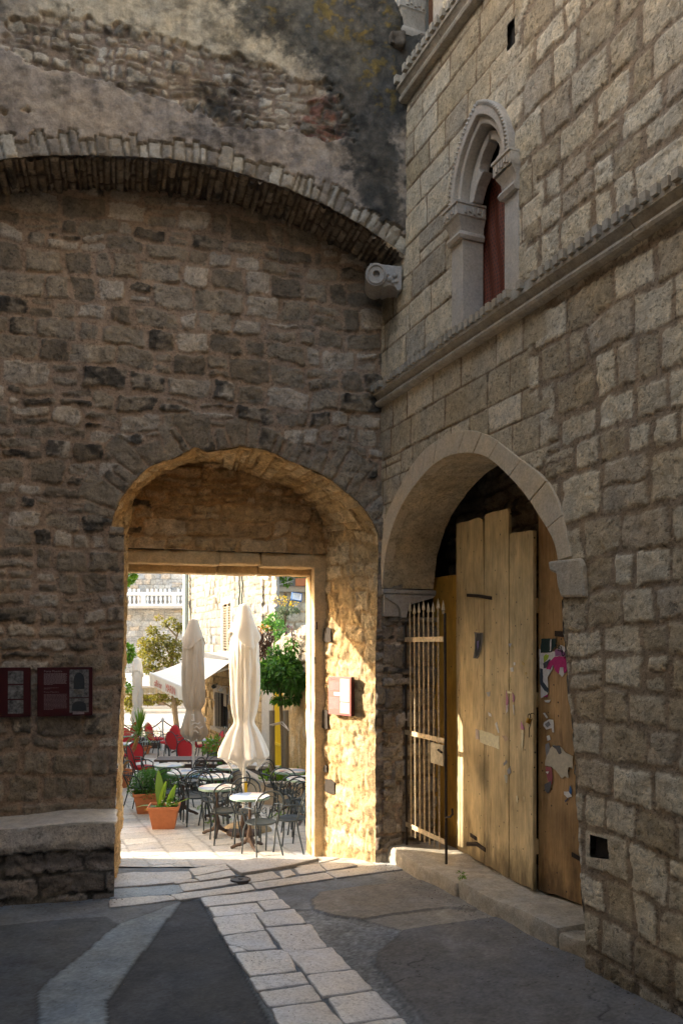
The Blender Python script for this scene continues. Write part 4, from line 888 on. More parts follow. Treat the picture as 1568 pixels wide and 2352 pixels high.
def leaves(name, clumps, size, mat, parent, seed=0, aspect=.42, droop=.3, shell=.35, jitter=.35, rel=None):
    r = np.random.RandomState(seed); Ps, Ss = [], []
    for (c, rad, n) in clumps:
        d = r.normal(size=(n, 3)); d /= np.linalg.norm(d, axis=1, keepdims=True); k = (shell+(1-shell)*r.rand(n, 1))**.6
        rad = np.array(rad if hasattr(rad, '__len__') else (rad,)*3); Ps.append(np.array(c)+d*k*rad); Ss.append(d)
    Pp = np.concatenate(Ps); D = np.concatenate(Ss); n = len(Pp)
    ax = D+r.normal(size=(n, 3))*.7; ax[:, 2] -= droop*1.5; ax /= np.linalg.norm(ax, axis=1, keepdims=True)
    up = r.normal(size=(n, 3))*.6+np.array([0, 0, 1]); sd_ = np.cross(ax, up); sd_ /= np.linalg.norm(sd_, axis=1, keepdims=True)+1e-9; nn = np.cross(sd_, ax)
    L = size*(1-jitter+2*jitter*r.rand(n, 1)); Wd = L*aspect
    v0 = Pp; v1 = Pp+ax*L*.5+sd_*Wd*.5+nn*Wd*.15; v2 = Pp+ax*L-nn*L*.12; v3 = Pp+ax*L*.5-sd_*Wd*.5+nn*Wd*.15
    V = np.stack([v0, v1, v2, v3], 1).reshape(-1, 3); i = np.arange(n)*4
    Fc = np.concatenate([np.stack([i, i+1, i+2], 1), np.stack([i, i+2, i+3], 1)])
    tint = (.55+.8*r.rand(n, 1))*np.array([[1, 1, 1]])*np.c_[.85+.4*r.rand(n), np.ones(n), .8+.4*r.rand(n)]
    return mesh_np(name, V, Fc, mat, parent, np.repeat(tint, 4, 0)*.75, smooth=False)
# ---- ground
U, V = np.meshgrid(np.arange(-5.9, 1.4, .024), np.arange(9.28, 17.3, .024), indexing='ij')
al = (U-R0[0])*UD[0]+(V-R0[1])*UD[1]; ac = (U-R0[0])*ND[0]+(V-R0[1])*ND[1]
h, tone, mask, t2 = courses(al, ac, 141, rh=(.42, .62), sw=(.24, .46), joint=.010, warp=.02, wl=.8, rd=.008, relief=.007, rough=.004, edge=.006, split=.03, tilt=.012)
# the long joints run down the street, so rows are laid across it
n0 = fbm(U/.9, V/.9, 142, 4); n1 = fbm(U/.1, V/.1, 143, 4)
c_ = mixc(np.broadcast_to(C(.56, .52, .46), U.shape+(3,)), C(.72, .68, .60), sstep(0, 1, tone)); c_ = mixc(c_, np.broadcast_to(C(.55, .42, .30), c_.shape), sstep(.3, .8, n0+.3*n1)*.35)
c_ = mixc(np.broadcast_to(C(.30, .27, .22), c_.shape), c_, mask)*(1+.09*n1+.05*n0)[..., None]
Zg = np.where(V < 10.6, .03*np.maximum(9.5-V, 0)-.2076*sstep(9.5, 10.6, V), -.2-.0377*(V-10.4))-.004
cg = relief('court_paving', np.stack([U, V, Zg], -1), h, c_, M_PAVE); tag(cg, kind='structure')
U, V = np.meshgrid(np.linspace(-60, 60, 120), np.concatenate([[9.6], np.linspace(10.4, 26, 20), np.linspace(26.5, 90, 60)]), indexing='ij')
Zg = np.vectorize(gz)(V)-.035
tag(relief('piazza', np.stack([U, V, Zg], -1), np.zeros(U.shape), mixc(np.broadcast_to(C(.62, .59, .53), U.shape+(3,)), C(.55, .52, .47), sstep(-.3, .3, fbm(U/.8, V/.8, 5))), M_PAVE), kind='structure')
# weeds in the joints
wd = []
for (x, y, n_) in ((735*.3201+251, 1254.7+2040*.3201, 40), (466, 1864, 26), (505, 1888, 18), (528, 1884, 22), (634, 1888, 40), (642, 1884, 30), (560, 1850, 16), (650, 1866, 20), (520, 1905, 14)):
    Y = 2.98*F/(y-1480)/1.0; p = P(x, y, Y); p.z = gz(Y)+.02; wd.append((tuple(p), (.12, .06, .03), n_))
tag(leaves('weeds', wd, .05, M_BRL, None, 5, droop=-.5), 'low green weeds growing in the joints of the court paving', 'weeds', kind='stuff')
# ---- far building with a balustraded ledge
palace = empty('palace', (-10, 46, -1), 0, 'big pale stone building with a white balustrade far across the piazza', 'building')
U, V = flat_grid(-15, -6, -1, 9, .04)
h, tone, mask, t2 = courses(U, V, 151, rh=(.24, .34), sw=(.3, .6), joint=.02, warp=.02, relief=.02, rough=.01, rd=.02)
c_ = mixc(np.broadcast_to(C(.38, .36, .33), U.shape+(3,)), C(.54, .52, .49), tone); c_ = mixc(c_, np.broadcast_to(C(.52, .40, .28), c_.shape), (t2 > .86)*.6); c_ = mixc(np.broadcast_to(C(.3, .29, .27), c_.shape), c_, mask)*(1+.12*fbm(U/1.5, V/1.5, 152, 3))[..., None]
W = np.stack([U, np.full(U.shape, 46.), V], -1); part(relief('facade', W, h, c_, M_STONE, palace, flip=False))
part(MB().box(-40, 20, 46.2, 52, -1.2, 9).build('building_core', M_ROUGHW, palace))
zb = lambda y: CAMH+(1480-y)/F*45.6
part(MB().box(-14, -8.75, 45.0, 46, zb(1398), zb(1393)).build('ledge', M_SMOOTH, palace, bevel=.02)); part(MB().box(-14, -8.75, 45.1, 45.4, zb(1369), zb(1361)).build('top_rail', M_WHITE, palace, bevel=.03)); part(MB().box(-14, -8.75, 45.08, 45.42, zb(1393), zb(1388)).build('bottom_rail', M_WHITE, palace, bevel=.02))
bal = None
for i in range(16):
    X = -12.75+i*.25; 
    if i in (6, 13): 
        part(MB().box(X-.1, X+.16, 45.1, 45.4, zb(1389), zb(1368)).build('pier', M_WHITE, palace)); continue
    hh = zb(1369)-zb(1388); o = MB().lathe([(.07, 0), (.07, .06), (.045, .09), (.05, .15), (.085, .26), (.075, .36), (.04, .5), (.035, .56), (.05, .6), (.035, .64), (.06, .8), (.07, .86), (.07, hh)], 10)
    o.v = [(x+X, y+45.25, z+zb(1388)) for x, y, z in o.v]; part(o.build('baluster', M_WHITE, palace, smooth=True))
# low terrace front at the end of the piazza: dark plinth, pilasters, steps
plin = empty('terrace_front', (-10, 43, -1), 0, 'low stone terrace front with pale pilasters at the end of the piazza', 'wall')
o = MB().box(-16, -4, 43.3, 44.5, -1.1, CAMH+(1480-1592)/F*43.3); part(o.build('terrace_wall', stone('orange_brown_stone', attr=False, c=(.36, .24, .16)), plin))
for i in range(12): part(MB().box(-14+i*.75, -13.72+i*.75, 43.15, 43.35, -1.05, CAMH+(1480-1596)/F*43.2).build('pilaster', M_SMOOTH, plin))
part(MB().box(-16, -4, 43.0, 44.6, CAMH+(1480-1594)/F*43.2, CAMH+(1480-1588)/F*43.2).build('coping', M_SMOOTH, plin, bevel=.02))
part(MB().box(-16, -4, 41.8, 43.3, -1.0, -.86).box(-16, -4, 42.4, 43.3, -.86, -.72).build('steps', M_SMOOTH, plin))
# ---- house along the right of the court
H0 = np.array([7.2-.415*19.4, 19.4, 0])
def HW(s, z, d=0): p = H0+s*UD-d*ND; return np.array([p[0], p[1], z])
def HP(x, y, d=0):
    a, b = ray(x, y); ox, oy = H0[0]-d*ND[0], H0[1]-d*ND[1]; s = (a*oy-ox)/(UD[0]-a*UD[1]); Y = oy+s*UD[1]; return (s, CAMH+b*Y)
caf = empty('cafe_house', tuple(HW(-6, -.7)), 0, 'sunlit pale stone house with louvred shutter on the right of the court', 'house')
s_a, s_b = HP(429, 1500)[0], HP(603, 1500)[0]
sh = [HP(513, 1388), HP(532, 1386), HP(534, 1493), HP(514, 1497)]; sh0, sh1 = sh[0][0], sh[1][0]; shz0, shz1 = HP(523, 1495)[1], HP(523, 1387)[1]
lw0, lw1 = HP(495, 1600)[0], HP(526, 1600)[0]; lwz0, lwz1 = HP(510, 1674)[1], HP(510, 1592)[1]
sh_o = [(sh0, shz0), (sh1, shz0), (sh1, shz1), (sh0, shz1)]; lw_o = [(lw0, lwz0), (lw1, lwz0), (lw1, lwz1), (lw0, lwz1)]
U, V = flat_grid(s_a, s_b, -1.2, 8.5, .04); uc, vc = (U[:-1, :-1]+U[1:, 1:])/2, (V[:-1, :-1]+V[1:, 1:])/2
keep = ~(inpoly(uc, vc, sh_o) | inpoly(uc, vc, lw_o)); Us, Vs, rim = snap_to(U, V, keep, [sh_o, lw_o], .04)
h, tone, mask, t2 = courses(U, V, 161, rh=(.22, .34), sw=(.3, .7), joint=.022, warp=.02, relief=.022, rough=.018, rd=.018, split=.08)
low = sstep(2.6, 1.9, V); c_ = mixc(np.broadcast_to(C(.20, .185, .155), U.shape+(3,)), C(.29, .275, .235), tone); c_ = mixc(c_, c_*C(2.0, 1.55, .92), low); c_ = mixc(c_, np.broadcast_to(C(.34, .25, .14), c_.shape), sstep(.2, .7, fbm(U/1.1, V/1.1, 163, 4))*.45*(1-low))  # lower wall brighter and warmer: light under the awning put into the colour
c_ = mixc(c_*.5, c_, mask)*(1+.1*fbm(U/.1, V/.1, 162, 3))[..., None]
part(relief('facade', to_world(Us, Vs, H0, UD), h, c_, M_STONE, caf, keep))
HWf = lambda a, b, d: HW(a, b, d)
for (a, b, c, d) in ((s_a, s_b, 3.2+.0, 8.5), (s_a, lw0, -1.2, 2.2), (lw1, s_b, -1.2, 2.2)): part(MB().prism([(a, c+.0), (b, c), (b, d), (a, d)], .3, .5, HWf).build('wall_core', M_ROUGHW, caf))
part(MB().prism([(s_a, -1.2), (s_a, 8.5), (s_a+.06, 8.5), (s_a+.06, -1.2)], .01, 6, HWf).build('end_wall', M_ROUGHW, caf))
def surround(o0, o1, z0, z1, w_, parent, name='window'):
    f = part(MB().prism([(o0-w_, z1), (o1+w_, z1), (o1+w_, z1+w_*1.2), (o0-w_, z1+w_*1.2)], -.03, .2, HWf).prism([(o0-w_, z0), (o0, z0), (o0, z1), (o0-w_, z1)], -.025, .2, HWf).prism([(o1, z0), (o1+w_, z0), (o1+w_, z1), (o1, z1)], -.025, .2, HWf).prism([(o0-w_*1.3, z0-.12), (o1+w_*1.3, z0-.12), (o1+w_*1.3, z0), (o0-w_*1.3, z0)], -.12, .2, HWf).build(name, M_SMOOTH, parent)); return f
w1 = surround(sh0, sh1, shz0, shz1, .2, caf)
M_SHUT = simple('weathered_shutter', (.34, .28, .2), .7, n=.3, scale=30, b=.3)
for a, b in ((sh0, (sh0+sh1)/2-.01), ((sh0+sh1)/2+.01, sh1)):
    o = MB(); o.prism([(a, shz0), (a+.05, shz0), (a+.05, shz1), (a, shz1)], .0, .05, HWf).prism([(b-.05, shz0), (b, shz0), (b, shz1), (b-.05, shz1)], .0, .05, HWf)
    nL = 17
    for k in range(nL):
        z = shz0+.06+(shz1-shz0-.12)*k/nL; V8 = [HW(a+.05, z+.05, .0), HW(b-.05, z+.05, .0), HW(b-.05, z, .05), HW(a+.05, z, .05)]; V8 += [np.array(p)+np.array([0, 0, .012]) for p in V8]
        o.add(V8, [(0, 1, 2, 3), (4, 5, 6, 7), (0, 1, 5, 4), (2, 3, 7, 6)])
    o.build('shutter', M_SHUT, w1)
part(MB().prism([(sh0, shz0), (sh1, shz0), (sh1, shz1), (sh0, shz1)], .25, .27, HWf).build('window_dark', M_DARKST, caf))
w2 = surround(lw0, lw1, lwz0, lwz1, .22, caf); M_GLASS = simple('dark_window_glass', (.02, .025, .03), .12, n=.05, b=0, spec=.6)
MB().prism([(lw0, lwz0), (lw1, lwz0), (lw1, lwz1), (lw0, lwz1)], .28, .3, HWf).build('pane', M_GLASS, w2)
m_ = (lw0+lw1)/2
for a in (lw0, m_-.03, lw1-.06): MB().prism([(a, lwz0), (a+.06, lwz0), (a+.06, lwz1), (a, lwz1)], .2, .27, HWf).build('window_frame', M_WOODD, w2)
for i in range(6):
    a = lw0+.1+(lw1-lw0-.2)*i/5; MB().tube([HW(a, lwz0, .1), HW(a, lwz1, .1)], .012, 5).build('window_bar', M_IRONP, w2)
MB().prism([(m_-.1, lwz1-.45), (m_+.25, lwz1-.45), (m_+.25, lwz1), (m_-.1, lwz1)], .08, .1, HWf).build('hung_cloth', M_SHUT, w2)
for (x, y, w_, h_) in ((453, 1482, .14, .3), (496, 1385, .14, .34), (489, 1493, .22, .36)):
    s, z = HP(x, y); part(MB().prism([(s-w_, z-h_/2), (s+w_, z-h_/2), (s+w_, z+h_/2), (s-w_, z+h_/2)], -.035, .1, HWf).build('vent_slot', M_SHUT if y > 1490 else M_DARKST, caf))
dp = MB().tube([P(427, 1200, 31.9), P(427, 1310, 31.9), P(426, 1500, 31.8)], .11, 8); tag(dp.build('drainpipe', simple('green_pipe', (.30, .36, .34), .5), smooth=True), 'tall grey green drainpipe at the far corner of the cafe house', 'pipe')
for i, (xa, xb) in enumerate(((555, 553), (561, 560))):
    pts = [Vector(HW(HP(xa+(xb-xa)*k/8+1.2*math.sin(k*2+i), 1400)[0], CAMH+(1480-(1290+k*17))/F*24.6, -.06)) for k in range(9)]
    tag(MB().tube(pts, .022, 5).build('cable', M_SHL if 0 else simple('dark_cable_%d' % i, (.03, .05, .035), .6)), ('left' if i == 0 else 'right')+' one of two dark cables running down the cafe house wall', 'cable', 'cables on the cafe house')
# awning
m_aw = simple('awning_cloth', (.74, .73, .66), .8, n=.05, scale=6, b=.05)
aw = empty('awning', tuple(HW(-8, 1.8)), 0, 'large cream awning of the cafe with red lettering on its hanging edge', 'awning')
zw_ = 2.22; a0, a1 = HP(458, 1500)[0], HP(545, 1500)[0]
c_nf = (P(421, 1578, 25.0), P(347, 1546, 28.9)); n0_ = Vector(HW(a1, zw_, 0)); f0_ = Vector(HW(a0, zw_, 0)); n1_ = Vector(HW(a1, 0, -2.1)); f1_ = Vector(HW(a0, 0, -2.1)); 
n1_ = P(432, 1583, 24.3); f1_ = P(347, 1547, 28.6)
o = MB(); gr = []
for i in range(13):
    for j in range(7):
        u, v = i/12, j/6; p = (f0_*(1-u)+n0_*u)*(1-v)+(f1_*(1-u)+n1_*u)*v; p.z -= .05*math.sin(math.pi*v)*(1 if 1 else 0); gr.append(p)
V2_ = gr+[p+Vector((0, 0, -.015)) for p in gr]
Fc = [(i*7+j, i*7+j+1, (i+1)*7+j+1, (i+1)*7+j) for i in range(12) for j in range(6)]
o.add(V2_, Fc+[tuple(x+91 for x in f) for f in Fc]); part(o.build('awning_sheet', m_aw, aw, smooth=True))
vd = (n1_-f1_); vl = vd.length; vdn = vd.normalized(); dropv = Vector((0, 0, -1)); HV = .42
part(MB().tube([f1_-vdn*.05, n1_+vdn*.05], .05, 8).build('front_bar', M_WHITE, aw, smooth=True))
nst = 60; V = []; outv = Vector((-.9, -.38, 0))
for i in range(nst+1):
    p = f1_+vd*(i/nst); sc_ = HV*(.93+.07*abs(math.sin(i/nst*math.pi*9))); 
    for z_ in (0, .5, 1): V.append(p+outv*(.055+.015*math.sin(i*.9)*z_)+dropv*(sc_*z_))
val = part(MB().add(V, [(i*3+j, (i+1)*3+j, (i+1)*3+j+1, i*3+j+1) for i in range(nst) for j in range(2)]).build('valance', m_aw, aw, smooth=True))
def text(name, s, size, M, mat, parent, sx=1.0, extr=.002, align='LEFT'):
    cu = bpy.data.curves.new(name, 'FONT'); cu.body = s; cu.size = size; cu.extrude = extr; cu.align_x = align; cu.resolution_u = 2
    o = bpy.data.objects.new(name, cu); COL.objects.link(o); me = bpy.data.meshes.new_from_object(o, depsgraph=bpy.context.evaluated_depsgraph_get()); bpy.data.objects.remove(o)
    me.transform(M @ Matrix.Diagonal((sx, 1, 1, 1))); me.materials.append(mat); o = bpy.data.objects.new(name, me); link(o, parent); return o
M_LET = simple('faded_red_letters', (.55, .16, .12), .8, b=0)
mt = Matrix((vdn, Vector((0, 0, 1)), vdn.cross(Vector((0, 0, 1))))).transposed().to_4x4(); mt.translation = f1_+vdn*(vl*.17)+outv*.085+Vector((0, 0, -.33))
text('lettering', 'caffè bar', .32, mt, M_LET, val, 1.0)
mt2 = mt.copy(); mt2.translation = mt.translation+vdn*(vl*.335); text('lettering', 'MARIN', .36, mt2, M_LET, val, 1.1)
for t in (.12, .5, .93):
    p0 = Vector(HW(a0+(a1-a0)*t, zw_-.35, -.02)); p1 = f1_+(n1_-f1_)*t+Vector((0, 0, -.04)); part(MB().tube([p0, (p0+p1)/2+Vector((0, 0, .12)), p1], .035, 6).build('awning_arm', M_WHITE, aw, smooth=True))
part(MB().prism([(a0, zw_-.12), (a1, zw_-.12), (a1, zw_+.1), (a0, zw_+.1)], -.22, .0, HWf).build('awning_cassette', simple('grey_cassette', (.3, .31, .31), .5), aw))
# lamps under the awning
for i, (x, y) in enumerate(((472, 1567), (500, 1576), (516, 1583))):
    s, z = HP(x, y); p = Vector(HW(s, z, -.12)); o = MB().lathe([(.02, -.1), (.06, -.08), (.075, 0), (.07, .05)], 10, ax=Matrix.Translation(p) @ Matrix.Rotation(math.radians(60), 4, 'Y')); o.tube([p, Vector(HW(s, z+.1, 0))], .015, 5)
    tag(o.build('spotlight', M_WHITE if i == 2 else M_IRONP, smooth=True), ['small dark spotlight below the awning nearest the beige umbrella', 'small dark spotlight below the awning above the window', 'small pale spotlight below the awning right of the window'][i], 'spotlight', 'spotlights under the awning')
# second, white awning further off to the left
aw2 = empty('awning', tuple(P(320, 1575, 31.5)), 0, 'low white awning with a scalloped tan edge at the left behind the trees', 'awning')
q0, q1, q2, q3 = P(240, 1551, 33.5), P(382, 1551, 33.5), P(386, 1577, 31.5), P(240, 1577, 31.5)
part(MB().tube([q0, q1], .08, 8).build('rear_bar', M_WHITE, aw2, smooth=True)); part(MB().tube([q3, q2], .06, 8).build('front_bar', M_WHITE, aw2, smooth=True)); part(MB().add([q0, q1, q2, q3]+[p-Vector((0, 0, .02)) for p in (q0, q1, q2, q3)], [(0, 1, 2, 3), (4, 5, 6, 7)]).build('awning_sheet', M_WHITE, aw2))
V = []; 
for i in range(81): p = q3+(q2-q3)*(i/80)-Vector((0, .03, 0)); V += [p, p-Vector((0, .03*math.sin(i), .25+.035*abs(math.sin(i/80*math.pi*7))))]
part(MB().add(V, [(2*i, 2*i+2, 2*i+3, 2*i+1) for i in range(80)]).build('valance', simple('tan_cloth', (.50, .45, .33), .8), aw2))
part(MB().tube([P(282, 1580, 31.6), P(282, 1700, 31.6)], .07, 6).build('awning_post', M_WHITE, aw2))
# ---- facade facing the gate on the right, with balcony, and garden wall
back = empty('balcony_house', (-2, 23.8, 0), 0, 'rough pale stone house behind the garden wall, with a planted balcony', 'house')
U, V = flat_grid(0, 1.02, 1.2, 6.5, .035); h, tone, mask, t2 = courses(U, V, 171, rh=(.2, .36), sw=(.25, .6), joint=.04, warp=.05, relief=.04, rough=.03, rd=.04)
c_ = rubble_color(U, V, tone, mask, t2*.5, 171, (C(.5, .42, .32), C(.6, .53, .42), C(.7, .64, .52)), C(.5, .4, .28), .05)
bo = [(X, z) for X, z in ((P(636, 1400, 23.8)[0], P(636, 1348, 23.8)[2]), (.6, P(636, 1348, 23.8)[2]), (.6, 6.4), (P(636, 1400, 23.8)[0], 6.4))]
part(relief('facade', np.stack([-2.29+U*.45, 22.86-U*.40, V], -1), h, c_, M_STONE, back))
U, V = flat_grid(-1.95, 1.4, 1.2, bo[0][1], .035); h, tone, mask, t2 = courses(U, V, 172, rh=(.2, .36), sw=(.25, .6), joint=.04, warp=.05, relief=.04, rough=.03)
part(relief('facade', np.stack([U, np.full(U.shape, 23.75), V], -1), h, rubble_color(U, V, tone, mask, t2*.5, 172, (C(.5, .42, .32), C(.6, .53, .42), C(.7, .64, .52)), C(.5, .4, .28), .05), M_STONE, back))
part(MB().box(-2.6, 3, 24.6, 24.8, 1, 7).build('loggia_back', M_ROUGHW, back)); part(MB().box(bo[0][0]-.05, 1.2, 23.5, 24.6, bo[0][1]-.16, bo[0][1]).build('balcony_slab', M_SMOOTH, back, bevel=.01))
rail = MB(); zb0 = bo[0][1]; M_RAIL = simple('pale_rail', (.55, .52, .48), .5, .2)
rail.tube([(bo[0][0], 23.55, zb0+1.0), (1.1, 23.55, zb0+1.0)], .022, 5); ra = part(rail.build('railing', M_RAIL, back))
for i in range(18):
    X = bo[0][0]+.05+i*.1; X2 = X+rngl.uniform(-.02, .02); MB().tube([(X, 23.55, zb0), (X2, 23.54, zb0+.5), (X, 23.55, zb0+1.0)], .015, 4).build('rail_bar', M_RAIL, ra)
bpl = empty('balcony_plants', (-1.2, 23.9, zb0), 0, 'green potted plants in a terracotta trough behind the balcony railing', 'plants')
part(MB().box(-1.35, -.85, 23.32, 23.5, zb0, zb0+.22).build('plant_trough', M_TERRA, bpl, bevel=.01)); part(leaves('foliage', [((-1.65, 23.5, zb0+.4), (.25, .15, .4), 260), ((-1.2, 23.45, zb0+.5), (.25, .15, .3), 200), ((-.8, 23.45, zb0+.3), (.2, .12, .25), 90)], .12, M_BRL, bpl, 4))
rope = [P(640+k*4+6*math.sin(k*1.9), 1300+28*abs(math.sin(k*.8))+(k % 3)*6, 23.45) for k in range(12)]+[P(612, 1352, 23.4), P(606, 1385, 23.5), P(598, 1415, 23.6), P(592, 1436, 23.7)]
tag(MB().tube(rope, .02, 5).build('hose', M_RAIL, smooth=True), 'pale looped hose hanging from the balcony railing', 'hose')
G0 = np.array([5.7-.415*15, 15, 0])
def GW(s, z, d=0): p = G0+s*UD-d*ND; return np.array([p[0], p[1], z])
gwall = empty('garden_wall', tuple(GW(0, -.5)), 0, 'flaking warm stone garden wall at the right edge of the court', 'wall')
U, V = flat_grid(-2.5, 1.6, -.6, 3.7, .03); n0 = fbm(U/.5, V/.7, 181, 4); n1 = fbm(U/.12, V/.22, 182, 4)
h, tone, mask, t2 = courses(U, V, 183, rh=(.2, .34), sw=(.25, .5), joint=.03, relief=.03, rough=.03, rd=.03, warp=.04)
topz = 3.05+.16*U+.1*n1; uc, vc = (U[:-1, :-1]+U[1:, 1:])/2, (V[:-1, :-1]+V[1:, 1:])/2
ups = sstep(1.5, 2.0, V+.3*n0); hh = h*ups+(1-ups)*(.03+.025*n1)
c_ = mixc(np.broadcast_to(C(.60, .41, .19), U.shape+(3,)), C(.70, .56, .35), sstep(-.2, .5, n1)); c_ = mixc(c_, np.broadcast_to(C(.30, .25, .18), c_.shape), sstep(.25, .6, n0)*.6)
c2_ = rubble_color(U, V, tone, mask, t2*.5, 183, (C(.36, .31, .23), C(.45, .39, .31), C(.5, .45, .37)), C(.36, .29, .2), .03); c_ = mixc(c_, c2_, ups)
gd0, gd1 = -2.36, -1.76      # yellow gate opening
keep = (vc < topz[:-1, :-1]) & ~((uc > gd0) & (uc < gd1) & (vc < 1.9))
part(relief('wall_face', to_world(U, V, G0, UD), hh, c_, M_STONE, gwall, keep))
part(MB().prism([(gd1+.02, -.6), (1.6, -.6), (1.6, 3.1), (gd1+.02, 2.6)], .08, .5, lambda a, b, d: GW(a, b, d)).prism([(-2.5, -.6), (gd0, -.6), (gd0, 2.5), (-2.5, 2.5)], .08, .6, lambda a, b, d: GW(a, b, d)).prism([(-2.5, 1.92), (gd1, 1.92), (gd1, 2.5), (-2.5, 2.5)], .08, .6, lambda a, b, d: GW(a, b, d)).build('wall_core', M_ROUGHW, gwall))
part(MB().prism([(-3.3, -.6), (-2.52, -.6), (-2.52, 2.3), (-3.3, 2.3)], -.02, .4, lambda a, b, d: GW(a, b, d)).build('pale_pier', M_SMOOTH, gwall, bevel=.02))
yg = empty('yellow_gate', tuple(GW(-2.05, -.4)), 0, 'tall yellow painted iron bar gate in the garden wall behind the orange tree', 'gate')
for i in range(8): a = gd0+.05+i*(gd1-gd0-.1)/7; part(MB().tube([GW(a, -.45, -.01), GW(a, 1.72, -.01)], .02, 5).build('gate_bar', M_YEL, yg))
for z in (-.35, .45, 1.4): part(MB().prism([(gd0+.02, z), (gd1-.02, z), (gd1-.02, z+.06), (gd0+.02, z+.06)], -.05, -.02, lambda a, b, d: GW(a, b, d)).build('gate_rail', M_YEL, yg))
# plants on top of the garden wall
def blob_plant(name, clumps, size, mat, label, cat, seed, flowers=None, fm=None, fs=.05, group=None, stems=True):
    c = np.array([c_[0] for c_ in clumps]).mean(0); e = empty(name, tuple(c), 0, label, cat, group)
    part(leaves('foliage', clumps, size, mat, e, seed))
    if stems:
        o = MB()
        for k, cl in enumerate(clumps): o.tube([(c[0], c[1], min(x[0][2] for x in clumps)-.25), Vector(cl[0])*.5+Vector(c)*.5, cl[0]], .012, 4)
        part(o.build('stem', M_VINE, e))
    if flowers: part(leaves('flowers', flowers, fs, fm, e, seed+1, aspect=.9, droop=-.3))
    return e
pp = lambda x, y, Y: tuple(P(x, y, Y))
blob_plant('hanging_shrub', [(pp(632, 1425, 17.3), (.22, .2, .14), 420), (pp(643, 1448, 17), (.13, .15, .22), 300), (pp(618, 1436, 17.4), (.16, .15, .1), 200)], .075, M_SHL, 'green shrub with orange blossoms spilling over the garden wall', 'shrub', 31, [(pp(616, 1446, 17.1), (.22, .1, .08), 26), (pp(606, 1440, 17.1), (.15, .1, .05), 14)], M_PETO, .04)
blob_plant('flowering_weed', [(pp(660, 1402, 16.3), (.26, .12, .07), 260), (pp(650, 1410, 16.6), (.1, .1, .1), 90)], .07, leafmat('grey_green_leaf', (.16, .22, .12), (.3, .4, .2)), 'yellow flowered weeds on top of the garden wall below the floodlight', 'weeds', 33, [(pp(655, 1380, 16.3), (.24, .1, .09), 55), (pp(676, 1385, 16.1), (.12, .1, .05), 14)], M_PETY, .045)
blob_plant('purple_flowers', [(pp(668, 1447, 15.6), (.12, .05, .08), 14), (pp(680, 1462, 15.4), (.1, .04, .1), 10)], .08, M_PETP, 'small purple leaved sprig on the face of the garden wall', 'plant', 35)
o = MB(); r = random.Random(3)
for i in range(120):
    x0, y0 = 585+r.random()*50, 1437+r.random()*45; pts = [P(x0, y0, 17.6)]
    for k in range(6): x0 += r.uniform(-4, 5); y0 += r.uniform(3, 14); pts.append(P(x0, y0, 17.5+r.uniform(-.12, .12)))
    o.tube(pts, .007, 3, cap=False)
tag(o.build('dry_vine', M_VINE), 'mass of dry brown climbing twigs hanging on the wall behind the white umbrella', 'vine')
# floodlight
fl_ = empty('floodlight', pp(682, 1385, 16), .3, 'small floodlight in a blue frame on a stalk above the garden wall', 'floodlight')
m_led, ntl, bsl = newmat('floodlight_lens'); bsl.inputs['Base Color'].default_value = (.75, .85, .95, 1); bsl.inputs['Roughness'].default_value = .15
Mf = Matrix.Translation((0, 0, .13)) @ Matrix.Rotation(math.radians(-12), 4, 'X') @ Matrix.Rotation(math.radians(8), 4, 'Y')
M_BLUE = simple('blue_metal', (.03, .13, .38), .4, .3)
MB().box(-.105, .105, 0, .06, -.085, -.072, Mf).box(-.105, .105, 0, .06, .072, .085, Mf).box(-.105, -.092, 0, .06, -.072, .072, Mf).box(.092, .105, 0, .06, -.072, .072, Mf).box(-.09, .09, .045, .07, -.07, .07, Mf).build('housing', M_BLUE, fl_)
MB().add([Mf @ Vector(p) for p in ((-.09, .004, -.07), (.09, .004, -.07), (.09, .004, .07), (-.09, .004, .07), (-.05, .04, -.035), (.05, .04, -.035), (.05, .04, .035), (-.05, .04, .035))], [(4, 5, 6, 7), (0, 1, 5, 4), (1, 2, 6, 5), (2, 3, 7, 6), (3, 0, 4, 7)]).build('reflector', m_led, fl_)
MB().tube([(-.1, .05, .1), (-.16, .06, .02), (-.19, .06, -.14)], .012, 5).build('bracket', M_IRONP, fl_)
